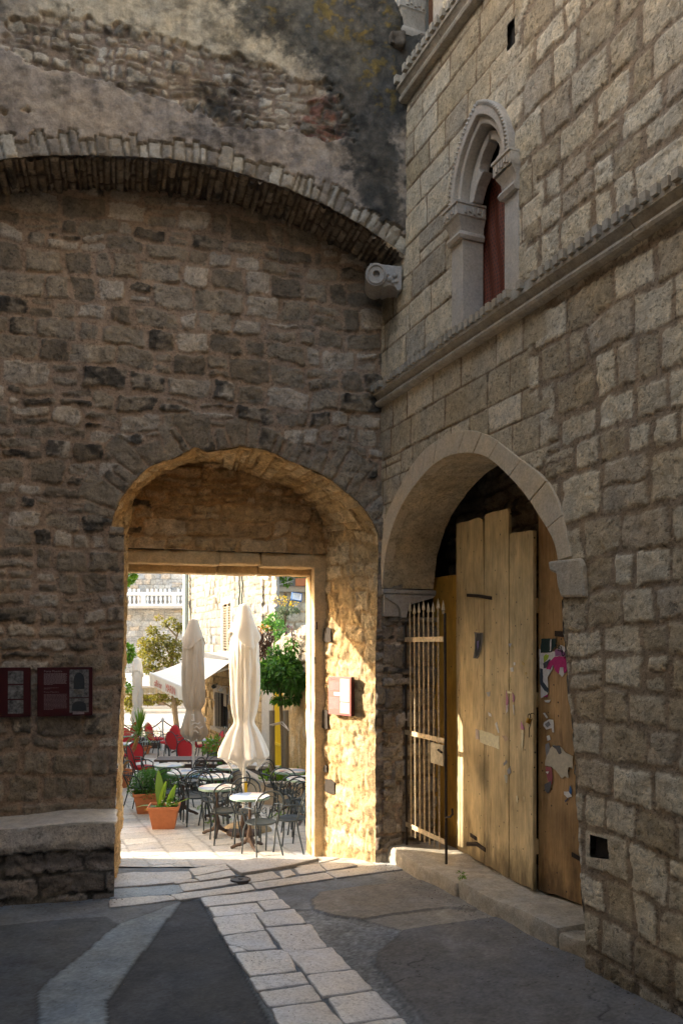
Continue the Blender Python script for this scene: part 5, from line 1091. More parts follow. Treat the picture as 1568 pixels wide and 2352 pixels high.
# raised planter with the orange tree
pl = empty('stone_planter', tuple(P(640, 1840, 14.9)), 0, 'pale rendered stone planter around the orange tree', 'planter')
gp0 = P(603, 1847, 14.75); zt_ = gz(14.75)+.42; A = Vector((gp0.x, gp0.y, 0)); ux = Vector((.97, -.24, 0)).normalized(); uy = Vector((-.415, 1, 0)).normalized()
def plf(a, b, z): return A+ux*a+uy*b+Vector((0, 0, z))
zb_ = gz(14.75)-.1
M_PLANT = stone('cream_render', attr=False, c=(.60, .50, .36), pits=.15, fine=.4, var=(.85, 1.1))
for (a0_, a1_, b0_, b1_, nm) in ((0, 2.2, 0, .16, 'planter_side'), (0, .16, .165, 2.4, 'planter_side'), (.165, 2.2, 2.25, 2.4, 'planter_side')):
    V = [plf(a, b, z) for z in (zb_, zt_-.07) for a, b in ((a0_, b0_), (a1_, b0_), (a1_, b1_), (a0_, b1_))]; part(MB().add(V, [(0, 1, 2, 3), (4, 5, 6, 7), (0, 1, 5, 4), (1, 2, 6, 5), (2, 3, 7, 6), (3, 0, 4, 7)]).build(nm, M_PLANT, pl))
    V = [plf(a, b, z) for z in (zt_-.07, zt_) for a, b in ((a0_-.02, b0_-.02), (a1_+.02, b0_-.02), (a1_+.02, b1_+.02), (a0_-.02, b1_+.02))]; part(MB().add(V, [(0, 1, 2, 3), (4, 5, 6, 7), (0, 1, 5, 4), (1, 2, 6, 5), (2, 3, 7, 6), (3, 0, 4, 7)]).build('coping', M_SMOOTH, pl, bevel=.006))
V = [plf(a, b, zt_-.08) for a, b in ((.1, .1), (2.1, .1), (2.1, 2.3), (.1, 2.3))]; part(MB().add(V, [(0, 1, 2, 3)]).build('soil', M_SOIL, pl))
gc = [(tuple(plf(.3+.45*(i % 4)+.05*i, .35+.5*(i//4), zt_+.02)), (.22, .2, .09), 110) for i in range(12)]
tag(leaves('ground_plants', gc, .09, M_BRL, None, 12, droop=0), 'low green plants growing under the orange tree in the planter', 'plants', kind='stuff')
tr = empty('orange_tree', pp(648, 1795, 15.6), 0, 'small orange tree with a dense round crown of dark green leaves', 'tree')
part(MB().tube([pp(652, 1810, 15.6), pp(651, 1740, 15.6), pp(649, 1680, 15.6), pp(645, 1620, 15.6), pp(642, 1570, 15.6), pp(640, 1530, 15.6)], [.05, .045, .04, .036, .03, .015], 8).build('trunk', simple('tree_bark', (.20, .155, .10), .85, n=.3, b=.5), tr, smooth=True))
o = MB(); r = random.Random(9); cl = []
for i in range(16):
    a = r.random()*6.28; el = r.uniform(-.3, 1.3); R_ = .30+.12*r.random(); c0 = Vector(pp(648, 1560, 15.6)); e = c0+Vector((math.cos(a)*math.cos(el)*R_*1.05, math.sin(a)*math.cos(el)*R_, math.sin(el)*R_*1.3+.05)); o.tube([pp(642, 1590, 15.6), (c0+e)/2, e], [.016, .011, .006], 5); cl.append((tuple(e), (.17, .17, .15), 105))
part(o.build('limb', MATS['tree_bark'], tr)); cl += [(pp(650, 1545, 15.6), (.42, .36, .36), 1100), (pp(668, 1480, 15.6), (.12, .1, .22), 90), (pp(690, 1555, 15.6), (.12, .14, .25), 160), (pp(655, 1605, 15.6), (.3, .25, .08), 190), (pp(610, 1540, 15.6), (.15, .2, .22), 190), (pp(678, 1590, 15.6), (.12, .15, .1), 90)]
part(leaves('crown', cl, .115, M_ORL, tr, 21, aspect=.46, droop=.55, shell=.2))
for i, (x, y0, y1) in enumerate(((624.5, 1632, 1790), (656.5, 1632, 1785))): tag(MB().tube([pp(x, y0, 15.2), pp(x+1, y1, 15.2)], .055, 8).build('tree_stake', simple('grey_stake_%d' % i, (.19, .17, .13), .85, n=.3, b=.4, co_scale=(6, 6, .5)), smooth=True), ('thick weathered wooden stake left of the orange tree trunk', 'thick weathered wooden stake right of the orange tree trunk')[i], 'stake', 'stakes of the orange tree')
tag(MB().tube([pp(620, 1665, 15.1), pp(632, 1662, 15.1), pp(648, 1658, 15.2), pp(657, 1668, 15.1), pp(663, 1678, 15.05)], .014, 5).tube([pp(625, 1667, 15.08), pp(645, 1662, 15.2), pp(660, 1674, 15.06)], .01, 5).build('tie_rope', M_RAIL, smooth=True), 'pale rope tying the orange tree trunk to its stakes', 'rope')
# ---- far trees
ot = empty('street_tree', pp(408, 1700, 34), 0, 'slender tree with yellowish green leaves standing beyond the cafe awning', 'tree'); YT = 33.5
part(MB().tube([pp(409, 1720, YT), pp(406, 1668, YT), pp(401, 1625, YT), pp(397, 1590, YT), pp(395, 1540, YT), pp(396, 1500, YT), pp(407, 1460, YT), pp(412, 1435, YT)], [.13, .12, .11, .09, .08, .06, .04, .02], 8).build('trunk', MATS['tree_bark'], ot, smooth=True))
o = MB()
for pts in ([(402, 1626), (390, 1622), (372, 1612), (345, 1610), (320, 1604), (300, 1606)], [(402, 1628), (412, 1612), (418, 1600)], [(396, 1530), (375, 1510), (350, 1500), (330, 1495)], [(396, 1520), (380, 1480), (362, 1455)], [(406, 1462), (385, 1440), (380, 1432)], [(409, 1450), (420, 1435), (432, 1415)], [(396, 1540), (360, 1540), (335, 1535)]):
    o.tube([pp(x, y, YT) for x, y in pts], [.045, .035, .028, .02, .015, .01][:len(pts)], 5)
part(o.build('limb', MATS['tree_bark'], ot)); cl = []; r = random.Random(4)
for (x, y, rx, ry, n) in ((352, 1450, 14, 10, 120), (340, 1478, 24, 14, 260), (375, 1475, 26, 20, 330), (405, 1490, 22, 22, 260), (345, 1505, 26, 18, 330), (385, 1515, 28, 18, 320), (335, 1530, 14, 14, 150), (350, 1540, 22, 10, 200), (326, 1500, 10, 6, 60), (395, 1425, 10, 7, 60), (381, 1434, 9, 6, 60), (428, 1405, 7, 9, 60), (408, 1440, 12, 8, 90), (420, 1445, 10, 6, 50), (433, 1398, 6, 8, 50), (365, 1420, 6, 5, 24),
                          (295, 1612, 18, 11, 230), (320, 1605, 18, 9, 200), (345, 1608, 20, 9, 240), (365, 1600, 16, 9, 150), (382, 1606, 10, 7, 80), (412, 1606, 10, 12, 110), (302, 1628, 20, 6, 120), (398, 1625, 6, 3, 20), (300, 1590, 8, 8, 60)):
    k = YT/F; cl.append((pp(x, y, YT+r.uniform(-.3, .3)), (rx*k, rx*k*.9, ry*k), int(n*1.5)))
part(leaves('crown', cl, .125, M_OLL, ot, 41, aspect=.5, droop=0, shell=.1))
bt = empty('garden_tree', pp(262, 1560, 19.5), 0, 'bright sunlit green tree peeping round the left edge of the gateway', 'tree'); YB = 19.5
part(MB().tube([pp(255, 1830, YB), pp(256, 1600, YB), pp(262, 1400, YB), pp(262, 1250, YB)], [.1, .09, .07, .03], 7).build('trunk', MATS['tree_bark'], bt, smooth=True))
o = MB()
for y0, (x, y) in ((1400, (300, 1330)), (1600, (300, 1500)), (1620, (295, 1580)), (1380, (300, 1300))): o.tube([pp(260, y0, YB), pp(x, y, YB)], .02, 5)
part(o.build('limb', MATS['tree_bark'], bt))
part(leaves('crown', [(pp(294, 1320, YB), (.22, .2, .22), 420), (pp(303, 1312, YB), (.09, .09, .08), 40), (pp(292, 1338, YB), (.08, .1, .1), 50), (pp(262, 1300, YB), (.45, .4, .5), 500), (pp(291, 1500, YB), (.2, .2, .24), 380), (pp(300, 1500, YB), (.09, .08, .1), 30), (pp(262, 1520, YB), (.3, .3, .4), 300), (pp(288, 1578, YB), (.14, .14, .14), 90)], .085, M_BRL, bt, 51, aspect=.7, droop=.1))
# ================================================================== BOARDED DOORWAY, IRON GATE, INFORMATION PANELS
def woodmat(name, c1, c2, stain=(.3, .2, .1), gloss=.55, blot=.5):
    m, nt, bs = newmat(name); co = coords(nt, scale=(1, 1, .06)); g1 = noise(nt, co, 60, 6, .65); co2 = coords(nt, scale=(1, 1, .35)); g2 = noise(nt, co2, 7, 5, .65); co3 = coords(nt); g3 = noise(nt, co3, 2.3, 4)
    x = mul(nt, ramp(nt, g1, [(.3, c1), (.7, c2)]), ramp(nt, g2, [(.3, .62), (.7, 1.2)])); x = mul(nt, x, ramp(nt, g3, [(.3, (1-.45*blot, 1-.5*blot, 1-.6*blot)), (.62, (1, 1, 1))]))
    vo = N(nt, 'TexVoronoi'); vo.inputs['Scale'].default_value = 9; nt.links.new(co3, vo.inputs['Vector']); x = mul(nt, x, ramp(nt, vo.outputs['Distance'], [(.07, .12), (.10, 1)]))
    co4 = coords(nt, scale=(1, 1, .25)); g4 = noise(nt, co4, 15, 3); x = mul(nt, x, ramp(nt, g4, [(.62, (1, 1, 1)), (.74, (.6, .54, .48))]))
    sx = N(nt, 'SeparateXYZ'); nt.links.new(co3, sx.inputs[0]); ad = N(nt, 'Math', operation='ADD'); nt.links.new(sx.outputs[2], ad.inputs[0]); nt.links.new(g2, ad.inputs[1]); dv = N(nt, 'Math', operation='MULTIPLY'); dv.inputs[1].default_value = .5; nt.links.new(ad.outputs[0], dv.inputs[0])
    x = mul(nt, x, ramp(nt, dv.outputs[0], [(.38, (.42, .40, .37)), (.55, (1, 1, 1))]))      # splash dirt at the foot of the boards
    nt.links.new(x, bs.inputs['Base Color']); bs.inputs['Roughness'].default_value = gloss; bump(nt, bs, g1, .35, .006); return m
M_BRD = woodmat('pine_board', (.56, .42, .20), (.82, .65, .36)); M_BRD2 = woodmat('yellow_panel_wood', (.46, .25, .035), (.60, .34, .05), blot=.3); M_PLY = woodmat('brown_plywood', (.42, .24, .085), (.60, .38, .17), blot=.9)
def line_frame(p0, p1):
    p0, p1 = Vector((p0[0], p0[1], 0)), Vector((p1[0], p1[1], 0)); u = (p1-p0).normalized(); n = Vector((u.y, -u.x, 0))
    if n.dot(Vector((-1, 0, 0))-Vector((0, .5, 0))) < 0: n = -n
    def q(x, y):
        a, b = ray(x, y); t = (a*p0.y-p0.x)/(u.x-a*u.y); Y = p0.y+t*u.y; return (t, CAMH+b*Y)
    def w_(a, b, d): p = p0+u*a-n*d; return (p.x, p.y, b)
    return q, w_
qA, wA = line_frame((1.348, 9.34), (1.81, 7.57)); qD, wD = line_frame((1.887, 7.57), (2.13, 7.08)); qY, wY = line_frame((1.12, 9.83), (1.348, 9.36))
def top_jag(q, xs, ys): return [q(x, y) for x, y in zip(xs, ys)]
def board(name, q, w_, x0, x1, tops, zb0, zb1, mat, parent, th=.035, d=0, sub=10, cut=None):
    t0, t1 = q(x0, 1500)[0], q(x1, 1500)[0]; tp = [q(x, y) for x, y in tops]; tp[0] = (t0, tp[0][1]); tp[-1] = (t1, tp[-1][1])
    r = random.Random(int(x0)); poly = [(t0+r.uniform(-.0015, .0015), zb0+(tp[0][1]-zb0)*k/8) for k in range(8)]+tp+[(t1+r.uniform(-.0015, .0015), tp[-1][1]+(zb1-tp[-1][1])*k/8) for k in range(1, 9)]
    nb = 7; poly += [(t1+(t0-t1)*k/nb, zb1+(zb0-zb1)*k/nb+r.uniform(-.012, .012)) for k in range(1, nb)]
    if cut: poly = [(a+(cut[1]*max(0, b-3.05) if (abs(a-(t1 if cut[0] > 0 else t0)) < .012) else 0), b) for a, b in poly]
    return part(MB().prism(poly, d, d+th, w_).build(name, mat, parent, bevel=.003))
leaf = empty('plank_door', (1.6, 8.5, .2), 0, 'pale worn plank door leaf with scraps of paper, standing ajar in the arched doorway', 'door')
board('plank', qA, wA, 1047, 1110.5, [(1047, 1203), (1060, 1199), (1075, 1197), (1090, 1191), (1100, 1189), (1110, 1192)], .21, .225, M_BRD, leaf, cut=(1, -.035))
board('plank', qA, wA, 1112, 1167.5, [(1112, 1186), (1116, 1181), (1130, 1176), (1150, 1172), (1165, 1168), (1167, 1178)], .225, .245, M_BRD, leaf, d=-.004, cut=(-1, .012))
board('plank', qA, wA, 1168.5, 1223, [(1168, 1226), (1180, 1223), (1200, 1221), (1215, 1218), (1223, 1219)], .245, .262, M_BRD, leaf, d=.002)
t0, t1 = qA(1047, 1500)[0], qA(1223, 1500)[0]
for z in (.6, 2.0, 2.9): part(MB().prism([(t0+.02, z), (t1-.02, z), (t1-.02, z+.14), (t0+.02, z+.14)], .04, .075, wA).build('door_ledge', M_BRD, leaf))
dk = empty('brown_door', (2.0, 7.3, .2), 0, 'brown plywood door leaf with torn posters at the right of the arched doorway', 'door')
board('panel', qD, wD, 1235, 1385, [(1235, 1128), (1300, 1118), (1385, 1100)], .268, .285, M_PLY, dk, d=.0); 
yp = empty('yellow_board', (1.24, 9.6, .2), 0, 'narrow orange yellow painted wooden board behind the iron gate', 'board')
board('panel', qY, wY, 994, 1052, [(994, 1327), (1015, 1324), (1035, 1321), (1052, 1321)], .2, .21, M_BRD2, yp)
# iron straps, bolt, padlock
def strap(q, w_, pts, hgt, parent, name='iron_strap', d=-.014):
    a = [q(x, y) for x, y in pts]; poly = [(s, z+hgt/2) for s, z in a]+[(s, z-hgt/2) for s, z in a[::-1]]
    return part(MB().prism(poly, d, d+.012, w_).build(name, M_IRON, parent, bevel=.002))
strap(qA, wA, [(1073, 1367), (1100, 1369), (1130, 1374)], .035, leaf); strap(qA, wA, [(1073, 1938), (1095, 1938), (1115, 1952)], .045, leaf); strap(qA, wA, [(1081, 1917), (1095, 1927)], .04, leaf); strap(qD, wD, [(1314, 1962), (1335, 1974)], .04, dk); strap(qD, wD, [(1275, 1455), (1296, 1457)], .05, dk)
s, z = qA(1221, 1650); pk = Vector(wA(s, z, -.03)); lock = MB().box(-.022, .022, -.012, .012, -.05, 0, Matrix.Translation(pk) @ Matrix.Rotation(.6, 4, 'Z') @ Matrix.Rotation(.4, 4, 'Y'))
pd = empty('padlock', tuple(pk), 0, 'small brass padlock and chain hanging between the two door leaves', 'padlock')
part(lock.build('lock_body', simple('brass', (.6, .38, .08), .3, .9), pd, bevel=.004)); part(MB().tube([pk+Vector(p) for p in ((-.012, 0, 0), (-.012, 0, .03), (.0, 0, .045), (.012, 0, .03), (.012, 0, 0))], .004, 6).build('shackle', M_IRON, pd))
part(MB().tube([pk+Vector(p) for p in ((.0, 0, .03), (.02, -.01, .05), (.04, -.01, .05), (.05, 0, .03), (.03, .01, .0), (.0, .0, -.10), (-.002, 0, -.18))], .004, 5).build('chain', M_IRON, pd))
# scraps of paper and tape
zp = lambda x, y: (1035.1+x*.2134, 1443+y*.2134)
PM = {}
def pap(c):
    k = tuple(c)
    if k not in PM: PM[k] = simple('paper_%d' % len(PM), c, .7, n=.18, scale=30, b=.15)
    return PM[k]
def scrap(q, w_, pts, c, parent, d=-.003, name='paper_scrap', f=zp):
    d = d-.006
    poly = []; P_ = [q(*f(*p)) for p in pts]; r = random.Random(len(pts)*7+int(pts[0][0]))
    for a, b in zip(P_, P_[1:]+P_[:1]):
        poly.append(a); L = math.hypot(b[0]-a[0], b[1]-a[1])
        for k in range(1, int(L/.03)+1):
            t = k/(int(L/.03)+1); poly.append((a[0]+(b[0]-a[0])*t+r.uniform(-.004, .004), a[1]+(b[1]-a[1])*t+r.uniform(-.004, .004)))
    return part(MB().prism(poly, d, d+.0025, w_).build(name, pap(c), parent))
WHT, CRM, GRY, BLK, MAG, PNK = (.72, .70, .66), (.80, .74, .50), (.25, .25, .26), (.03, .035, .04), (.50, .02, .18), (.5, .22, .32)
scrap(qA, wA, [(255, 40), (350, 50), (345, 150), (325, 250), (292, 328), (245, 322), (262, 220), (262, 90)], (.16, .15, .13), leaf); scrap(qA, wA, [(285, 60), (335, 55), (330, 160), (300, 290), (268, 318), (270, 180)], BLK, leaf, -.006); scrap(qA, wA, [(290, 140), (312, 130), (308, 200), (295, 240)], (.14, .12, .28), leaf, -.008)
scrap(qA, wA, [(310, 1092), (440, 1128), (490, 1160), (525, 1160), (525, 1303), (320, 1228)], CRM, leaf); scrap(qA, wA, [(270, 1082), (305, 1095), (308, 1195), (275, 1195)], (.5, .42, .38), leaf)
for L_, c_ in (([(640, 425), (672, 422), (680, 465), (655, 472)], WHT), ([(678, 370), (700, 368), (700, 395), (684, 402)], WHT), ([(770, 355), (800, 385), (795, 400), (772, 395)], (.55, .4, .15)), ([(625, 165), (662, 165), (640, 205)], (.45, .47, .55)), ([(655, 195), (678, 200), (672, 225)], (.5, .38, .15)), ([(803, 475), (822, 478), (820, 500), (806, 500)], (.55, .4, .15)), ([(640, 525), (652, 550), (640, 590)], (.55, .45, .2)),
               ([(600, 665), (625, 790), (605, 900), (596, 880)], PNK), ([(612, 672), (660, 685), (658, 700), (615, 700)], CRM), ([(668, 690), (690, 730), (688, 780), (672, 800)], PNK), ([(672, 820), (685, 830), (686, 935), (678, 900)], WHT), ([(598, 830), (625, 820), (615, 900), (600, 915)], WHT), ([(760, 1000), (800, 1090), (755, 1085)], PNK), ([(768, 1095), (788, 1095), (785, 1240), (775, 1330), (765, 1250)], CRM),
               ([(480, 1030), (500, 1005), (525, 1120), (515, 1130)], WHT), ([(405, 900), (440, 925), (440, 955), (415, 945)], WHT), ([(385, 690), (425, 680), (425, 730), (405, 735)], (.42, .42, .42)), ([(570, 1450), (605, 1415), (612, 1440), (575, 1485)], GRY), ([(610, 1530), (645, 1480), (650, 1560), (620, 1575)], GRY), ([(580, 1580), (612, 1580), (610, 1665), (597, 1665)], (.45, .45, .38)), ([(708, 1800), (725, 1800), (722, 1880), (712, 1860)], CRM), ([(785, 1810), (797, 1815), (793, 1870)], CRM), ([(555, 1155), (600, 1155), (625, 1200), (590, 1220)], (.5, .36, .24))):
    scrap(qA, wA, L_, c_, leaf)
scrap(qD, wD, [(955, 222), (985, 240), (1060, 262), (1130, 250), (1185, 180), (1225, 200), (1255, 260), (1258, 450), (1200, 525), (1150, 470), (1108, 400), (1085, 460), (1042, 530), (1055, 690), (1030, 730), (975, 752), (965, 500)], WHT, dk)
scrap(qD, wD, [(980, 115), (1135, 112), (1135, 185), (1090, 255), (1040, 262), (972, 265)], (.015, .04, .035), dk, -.006); scrap(qD, wD, [(1080, 120), (1092, 118), (1085, 240), (1072, 250)], WHT, dk, -.008)
scrap(qD, wD, [(1035, 440), (1060, 365), (1130, 305), (1258, 300), (1256, 460), (1225, 485), (1218, 420), (1180, 420), (1170, 490), (1130, 455), (1105, 395), (1080, 445)], MAG, dk, -.006); scrap(qD, wD, [(1128, 225), (1200, 230), (1255, 280), (1255, 298), (1130, 300)], (.35, .14, .3), dk, -.006)
scrap(qD, wD, [(1005, 305), (1030, 278), (1062, 290), (1045, 335), (1010, 370)], (.35, .5, .05), dk, -.006); scrap(qD, wD, [(1000, 380), (1075, 330), (1080, 370), (1060, 420), (1005, 430)], (.06, .07, .09), dk, -.006); scrap(qD, wD, [(968, 430), (995, 440), (1000, 580), (1055, 650), (1050, 695), (1015, 670), (968, 600)], (.05, .07, .09), dk, -.006); scrap(qD, wD, [(1000, 735), (1048, 712), (1048, 738)], MAG, dk, -.006)
M_BLKP = pap((.02, .02, .02))
def txt_on(q, w_, x, y, body, size, rot, parent, mat):
    s_, z_ = q(*zp(x, y)); o_ = Vector(w_(s_, z_, -.0165)); u_ = (Vector(w_(s_+1, z_, 0))-Vector(w_(s_, z_, 0))).normalized(); m_ = Matrix((u_, Vector((0, 0, 1)), u_.cross(Vector((0, 0, 1))))).transposed().to_4x4(); m_.translation = o_
    return part(text('printed_letters', body, size, m_ @ Matrix.Rotation(rot, 4, 'Z'), mat, parent, extr=.0008))
txt_on(qD, wD, 1128, 228, 'FEL', .075, -.25, dk, M_BLKP); txt_on(qD, wD, 1195, 290, 'UJ', .075, -.25, dk, M_BLKP)
scrap(qD, wD, [(1020, 1250), (1060, 1230), (1075, 1300), (1060, 1400), (1030, 1410)], GRY, dk); scrap(qD, wD, [(1070, 1300), (1110, 1255), (1185, 1275), (1240, 1340), (1318, 1380), (1318, 1515), (1275, 1490), (1262, 1540), (1270, 1612), (1232, 1590), (1200, 1618), (1150, 1550), (1090, 1490), (1020, 1478), (1022, 1420)], (.55, .50, .38), dk, -.004)
scrap(qD, wD, [(1095, 1262), (1180, 1262), (1195, 1340), (1170, 1355), (1140, 1300)], (.1, .1, .11), dk, -.007); scrap(qD, wD, [(1025, 1490), (1090, 1500), (1100, 1600), (1090, 1680), (1050, 1640), (1030, 1560)], (.32, .08, .1), dk, -.004); scrap(qD, wD, [(1012, 1680), (1085, 1640), (1080, 1720), (1050, 1780), (1015, 1740)], (.1, .1, .11), dk, -.005); scrap(qD, wD, [(1025, 1545), (1065, 1540), (1050, 1570)], WHT, dk, -.007)
scrap(qD, wD, [(1010, 1010), (1060, 980), (1105, 985), (1115, 1120), (1095, 1120), (1090, 1075), (1030, 1090), (1000, 1050)], WHT, dk); scrap(qD, wD, [(995, 915), (1015, 908), (1050, 965), (1035, 970)], WHT, dk); scrap(qD, wD, [(1020, 1030), (1060, 1000), (1080, 1040), (1045, 1065)], GRY, dk, -.006); scrap(qD, wD, [(1035, 1165), (1065, 1150), (1075, 1200), (1045, 1212)], WHT, dk); scrap(qD, wD, [(1010, 775), (1080, 770), (1060, 800), (1020, 795)], WHT, dk)
scrap(qD, wD, [(1270, 1780), (1285, 1690), (1308, 1750), (1300, 1790)], (.04, .13, .32), dk); scrap(qD, wD, [(1222, 1755), (1270, 1755), (1308, 1810), (1262, 1825), (1225, 1790)], WHT, dk, -.005); scrap(qD, wD, [(1228, 1850), (1270, 1822), (1262, 1845), (1235, 1875)], (.12, .12, .16), dk)
# wrought iron gate leaf
ig = empty('iron_gate', (.8, 10.0, .2), 0, 'tall rusty iron gate leaf with spear tipped bars standing in the doorway', 'gate')
gA, gB = Vector((.775, 9.56, 0)), Vector((1.133, 8.67, 0)); gu = (gB-gA).normalized(); gl = (gB-gA).length; gn = Vector((gu.y, -gu.x, 0)); gn = gn if gn.x < 0 else -gn
M_GI = simple('gate_rust_paint', (.58, .45, .27), .6, .2, n=.5, scale=25, b=.3); M_GD = simple('gate_dark_iron', (.05, .035, .025), .7, .3, n=.4, b=.3)
def gpnt(a, z, d=0): return gA+gu*a-gn*d+Vector((0, 0, z))+gu*(-.012*z)
nb = 9
for i in range(nb):
    a = .02+i*(gl-.04)/(nb-1); end = i in (0, nb-1); zb_b = .2 if end else .33; zt_b = 2.95+.02*math.sin(i*2); r_ = .015 if end else .0095
    m_ = M_GD if i == 0 else M_GI; dd = .02 if i == nb-1 else 0
    part(MB().tube([gpnt(a, zb_b, dd), gpnt(a+.003*math.sin(i), 1.5, dd), gpnt(a, zt_b, dd)], r_, 6).build('gate_bar', M_GD if end else M_GI, ig, smooth=True))
    part(MB().tube([gpnt(a, zt_b-.01), gpnt(a, zt_b+.02), gpnt(a, zt_b+.03), gpnt(a, zt_b+.075), gpnt(a, zt_b+.14)], [r_, r_, .026, .018, .001], 4).build('spear_tip', m_, ig))
for z in (.42, 1.52, 2.63): part(MB().add([gpnt(0.01, z, -.014), gpnt(gl, z, -.014), gpnt(gl, z+.055, -.014), gpnt(0.01, z+.055, -.014), gpnt(0.01, z, -.006), gpnt(gl, z, -.006), gpnt(gl, z+.055, -.006), gpnt(0.01, z+.055, -.006)], [(0, 1, 2, 3), (4, 5, 6, 7), (0, 1, 5, 4), (1, 2, 6, 5), (2, 3, 7, 6), (3, 0, 4, 7)]).build('gate_rail', M_GI, ig))
part(MB().add([gpnt(gl-.3, 1.27, -.02), gpnt(gl-.01, 1.27, -.02), gpnt(gl-.01, 1.5, -.02), gpnt(gl-.3, 1.5, -.02), gpnt(gl-.3, 1.27, -.0), gpnt(gl-.01, 1.27, -.0), gpnt(gl-.01, 1.5, -.0), gpnt(gl-.3, 1.5, -.0)], [(0, 1, 2, 3), (4, 5, 6, 7), (0, 1, 5, 4), (1, 2, 6, 5), (2, 3, 7, 6), (3, 0, 4, 7)]).build('lock_plate', simple('lock_plate_paint', (.5, .42, .27), .6, n=.4), ig, bevel=.003))
part(MB().tube([gpnt(gl+.02, .72, 0), gpnt(gl+.1, .74, 0), gpnt(gl+.16, .78, 0), gpnt(gl+.15, .84, 0)], .012, 5).build('gate_hook', M_GD, ig)); part(MB().tube([gpnt(gl-.1, 1.44, -.03), gpnt(gl-.02, 1.42, -.03)], .014, 5).build('keyhole_lug', M_GD, ig))
# ---- information panels
M_PAN = simple('shaded_red_panel', (.05, .006, .009), .35, n=.06, b=0); M_PANL = simple('sunlit_red_panel', (.40, .10, .085), .4, n=.06, b=0)  # one red sheet in two tones, shade and sunlight put into the colour
M_TXT = simple('panel_text_ink', (.30, .24, .25), .6, b=0); M_TXT2 = simple('panel_text_ink_grey', (.22, .15, .16), .6, b=0)
m_bw, ntb, bsb = newmat('grey_photograph'); cb_ = coords(ntb, 'Object'); nb1 = noise(ntb, cb_, 22, 6, .7); ntb.links.new(ramp(ntb, nb1, [(.35, .03), (.65, .25)]), bsb.inputs['Base Color']); bsb.inputs['Roughness'].default_value = .4
M_BWL = simple('pale_photograph', (.52, .50, .42), .45, n=.3, scale=25, b=0)
def info_panel(o, u, n, w_, h_, label, layout, mf, ms):
    e = empty('info_panel', tuple(o), 0, label, 'sign', None); mat = Matrix((u, -n, Vector((0, 0, 1)))).transposed().to_4x4(); mat.translation = o
    pb = MB().box(0, w_, 0, .055, 0, h_, mat).build('board', ms, e, bevel=.003); part(pb); part(MB().box(.002, w_-.002, -.003, -.001, .002, h_-.002, mat).build('printed_sheet', mf, e))
    tmat = mat @ Matrix.Rotation(math.radians(90), 4, 'X')
    for kind, a in layout:
        if kind == 'photo': x0, x1, z0, z1, m_ = a; part(MB().box(x0*w_, x1*w_, -.006, -.0035, z0*h_, z1*h_, mat).build('photograph', m_, e))
        elif kind == 'lines':
            x0, x1, z0, z1, n_, m_ = a; r = random.Random(n_); o2 = MB()
            for k in range(n_):
                zz = z1-(z1-z0)*(k+.5)/n_; xe = x1-r.uniform(0, .05)*(x1-x0) if k < n_-1 else x0+(x1-x0)*.4; th = (z1-z0)/n_*.42; xx = x0
                while xx < xe: wl = min(xe-xx, r.uniform(.02, .06)); o2.box(xx*w_, (xx+wl*.85)*w_, -.0045, -.0035, (zz-th/2)*h_, (zz+th/2)*h_, mat); xx += wl
            part(o2.build('text_block', m_, e))
        elif kind == 'title': x0, z0, s, t, m_ = a; tm = tmat.copy(); part(text('title', t, s, mat @ Matrix.Translation((x0*w_, -.0045, z0*h_)) @ Matrix.Rotation(math.radians(90), 4, 'X'), m_, e, extr=.0005))
        elif kind == 'arch':
            cx, z0, rw, rh, m_ = a; pts = [(cx-rw, z0)]+[(cx-rw*math.cos(t), z0+rh*.5+rh*.5*math.sin(t)) for t in np.linspace(0, math.pi, 12)]+[(cx+rw, z0)]
            part(MB().prism(pts, 0, 1, lambda p, q_, d: mat @ Vector((p*w_, -.0075+.001*d, q_*h_))).build('pictured_arch', m_, e))
    return e
def fpt(x, y, d): t, z = FP(x, y, d); return Vector(FW(t, z, d))
uF = Vector(-VD); nF = Vector(NF); M_BK = pap((.03, .035, .04))
pw = (fpt(213, 1640, -.09)-fpt(86, 1640, -.09)).length; ph = fpt(86, 1532, -.09).z-fpt(86, 1645, -.09).z
info_panel(fpt(86, 1646, -.09), uF, nF, pw, ph, 'shaded red information panel with a picture of the gateway, above the bench',
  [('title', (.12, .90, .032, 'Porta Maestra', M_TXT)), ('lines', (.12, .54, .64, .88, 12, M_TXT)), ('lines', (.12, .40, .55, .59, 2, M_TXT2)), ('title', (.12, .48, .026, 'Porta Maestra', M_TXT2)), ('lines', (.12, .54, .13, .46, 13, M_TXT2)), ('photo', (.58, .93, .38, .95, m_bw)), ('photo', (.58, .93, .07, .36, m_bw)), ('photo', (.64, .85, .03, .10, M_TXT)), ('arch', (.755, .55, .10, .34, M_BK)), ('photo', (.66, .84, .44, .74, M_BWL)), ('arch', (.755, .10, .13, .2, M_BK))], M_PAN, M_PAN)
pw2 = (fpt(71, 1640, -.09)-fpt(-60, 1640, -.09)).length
info_panel(fpt(-60, 1649, -.09), uF, nF, pw2, ph, 'shaded red information panel with three old landscape photographs, cut by the left edge',
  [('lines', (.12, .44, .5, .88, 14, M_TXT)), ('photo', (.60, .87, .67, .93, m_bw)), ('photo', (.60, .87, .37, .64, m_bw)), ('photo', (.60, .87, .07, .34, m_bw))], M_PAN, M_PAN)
o0 = onrev(768, 1640)+RVn*.1; o1 = onrev(807, 1640)+RVn*.1; uu = -RVd
pe = Vector((o0.x, o0.y, CAMH+(1480-1640)/F*o0.y)); w3 = .38
a_, b_ = ray(806, 1500); w3 = ((a_*o0.y-o0.x)/(uu.x-a_*uu.y)); h3 = CAMH+(1480-1553)/F*o0.y-pe.z
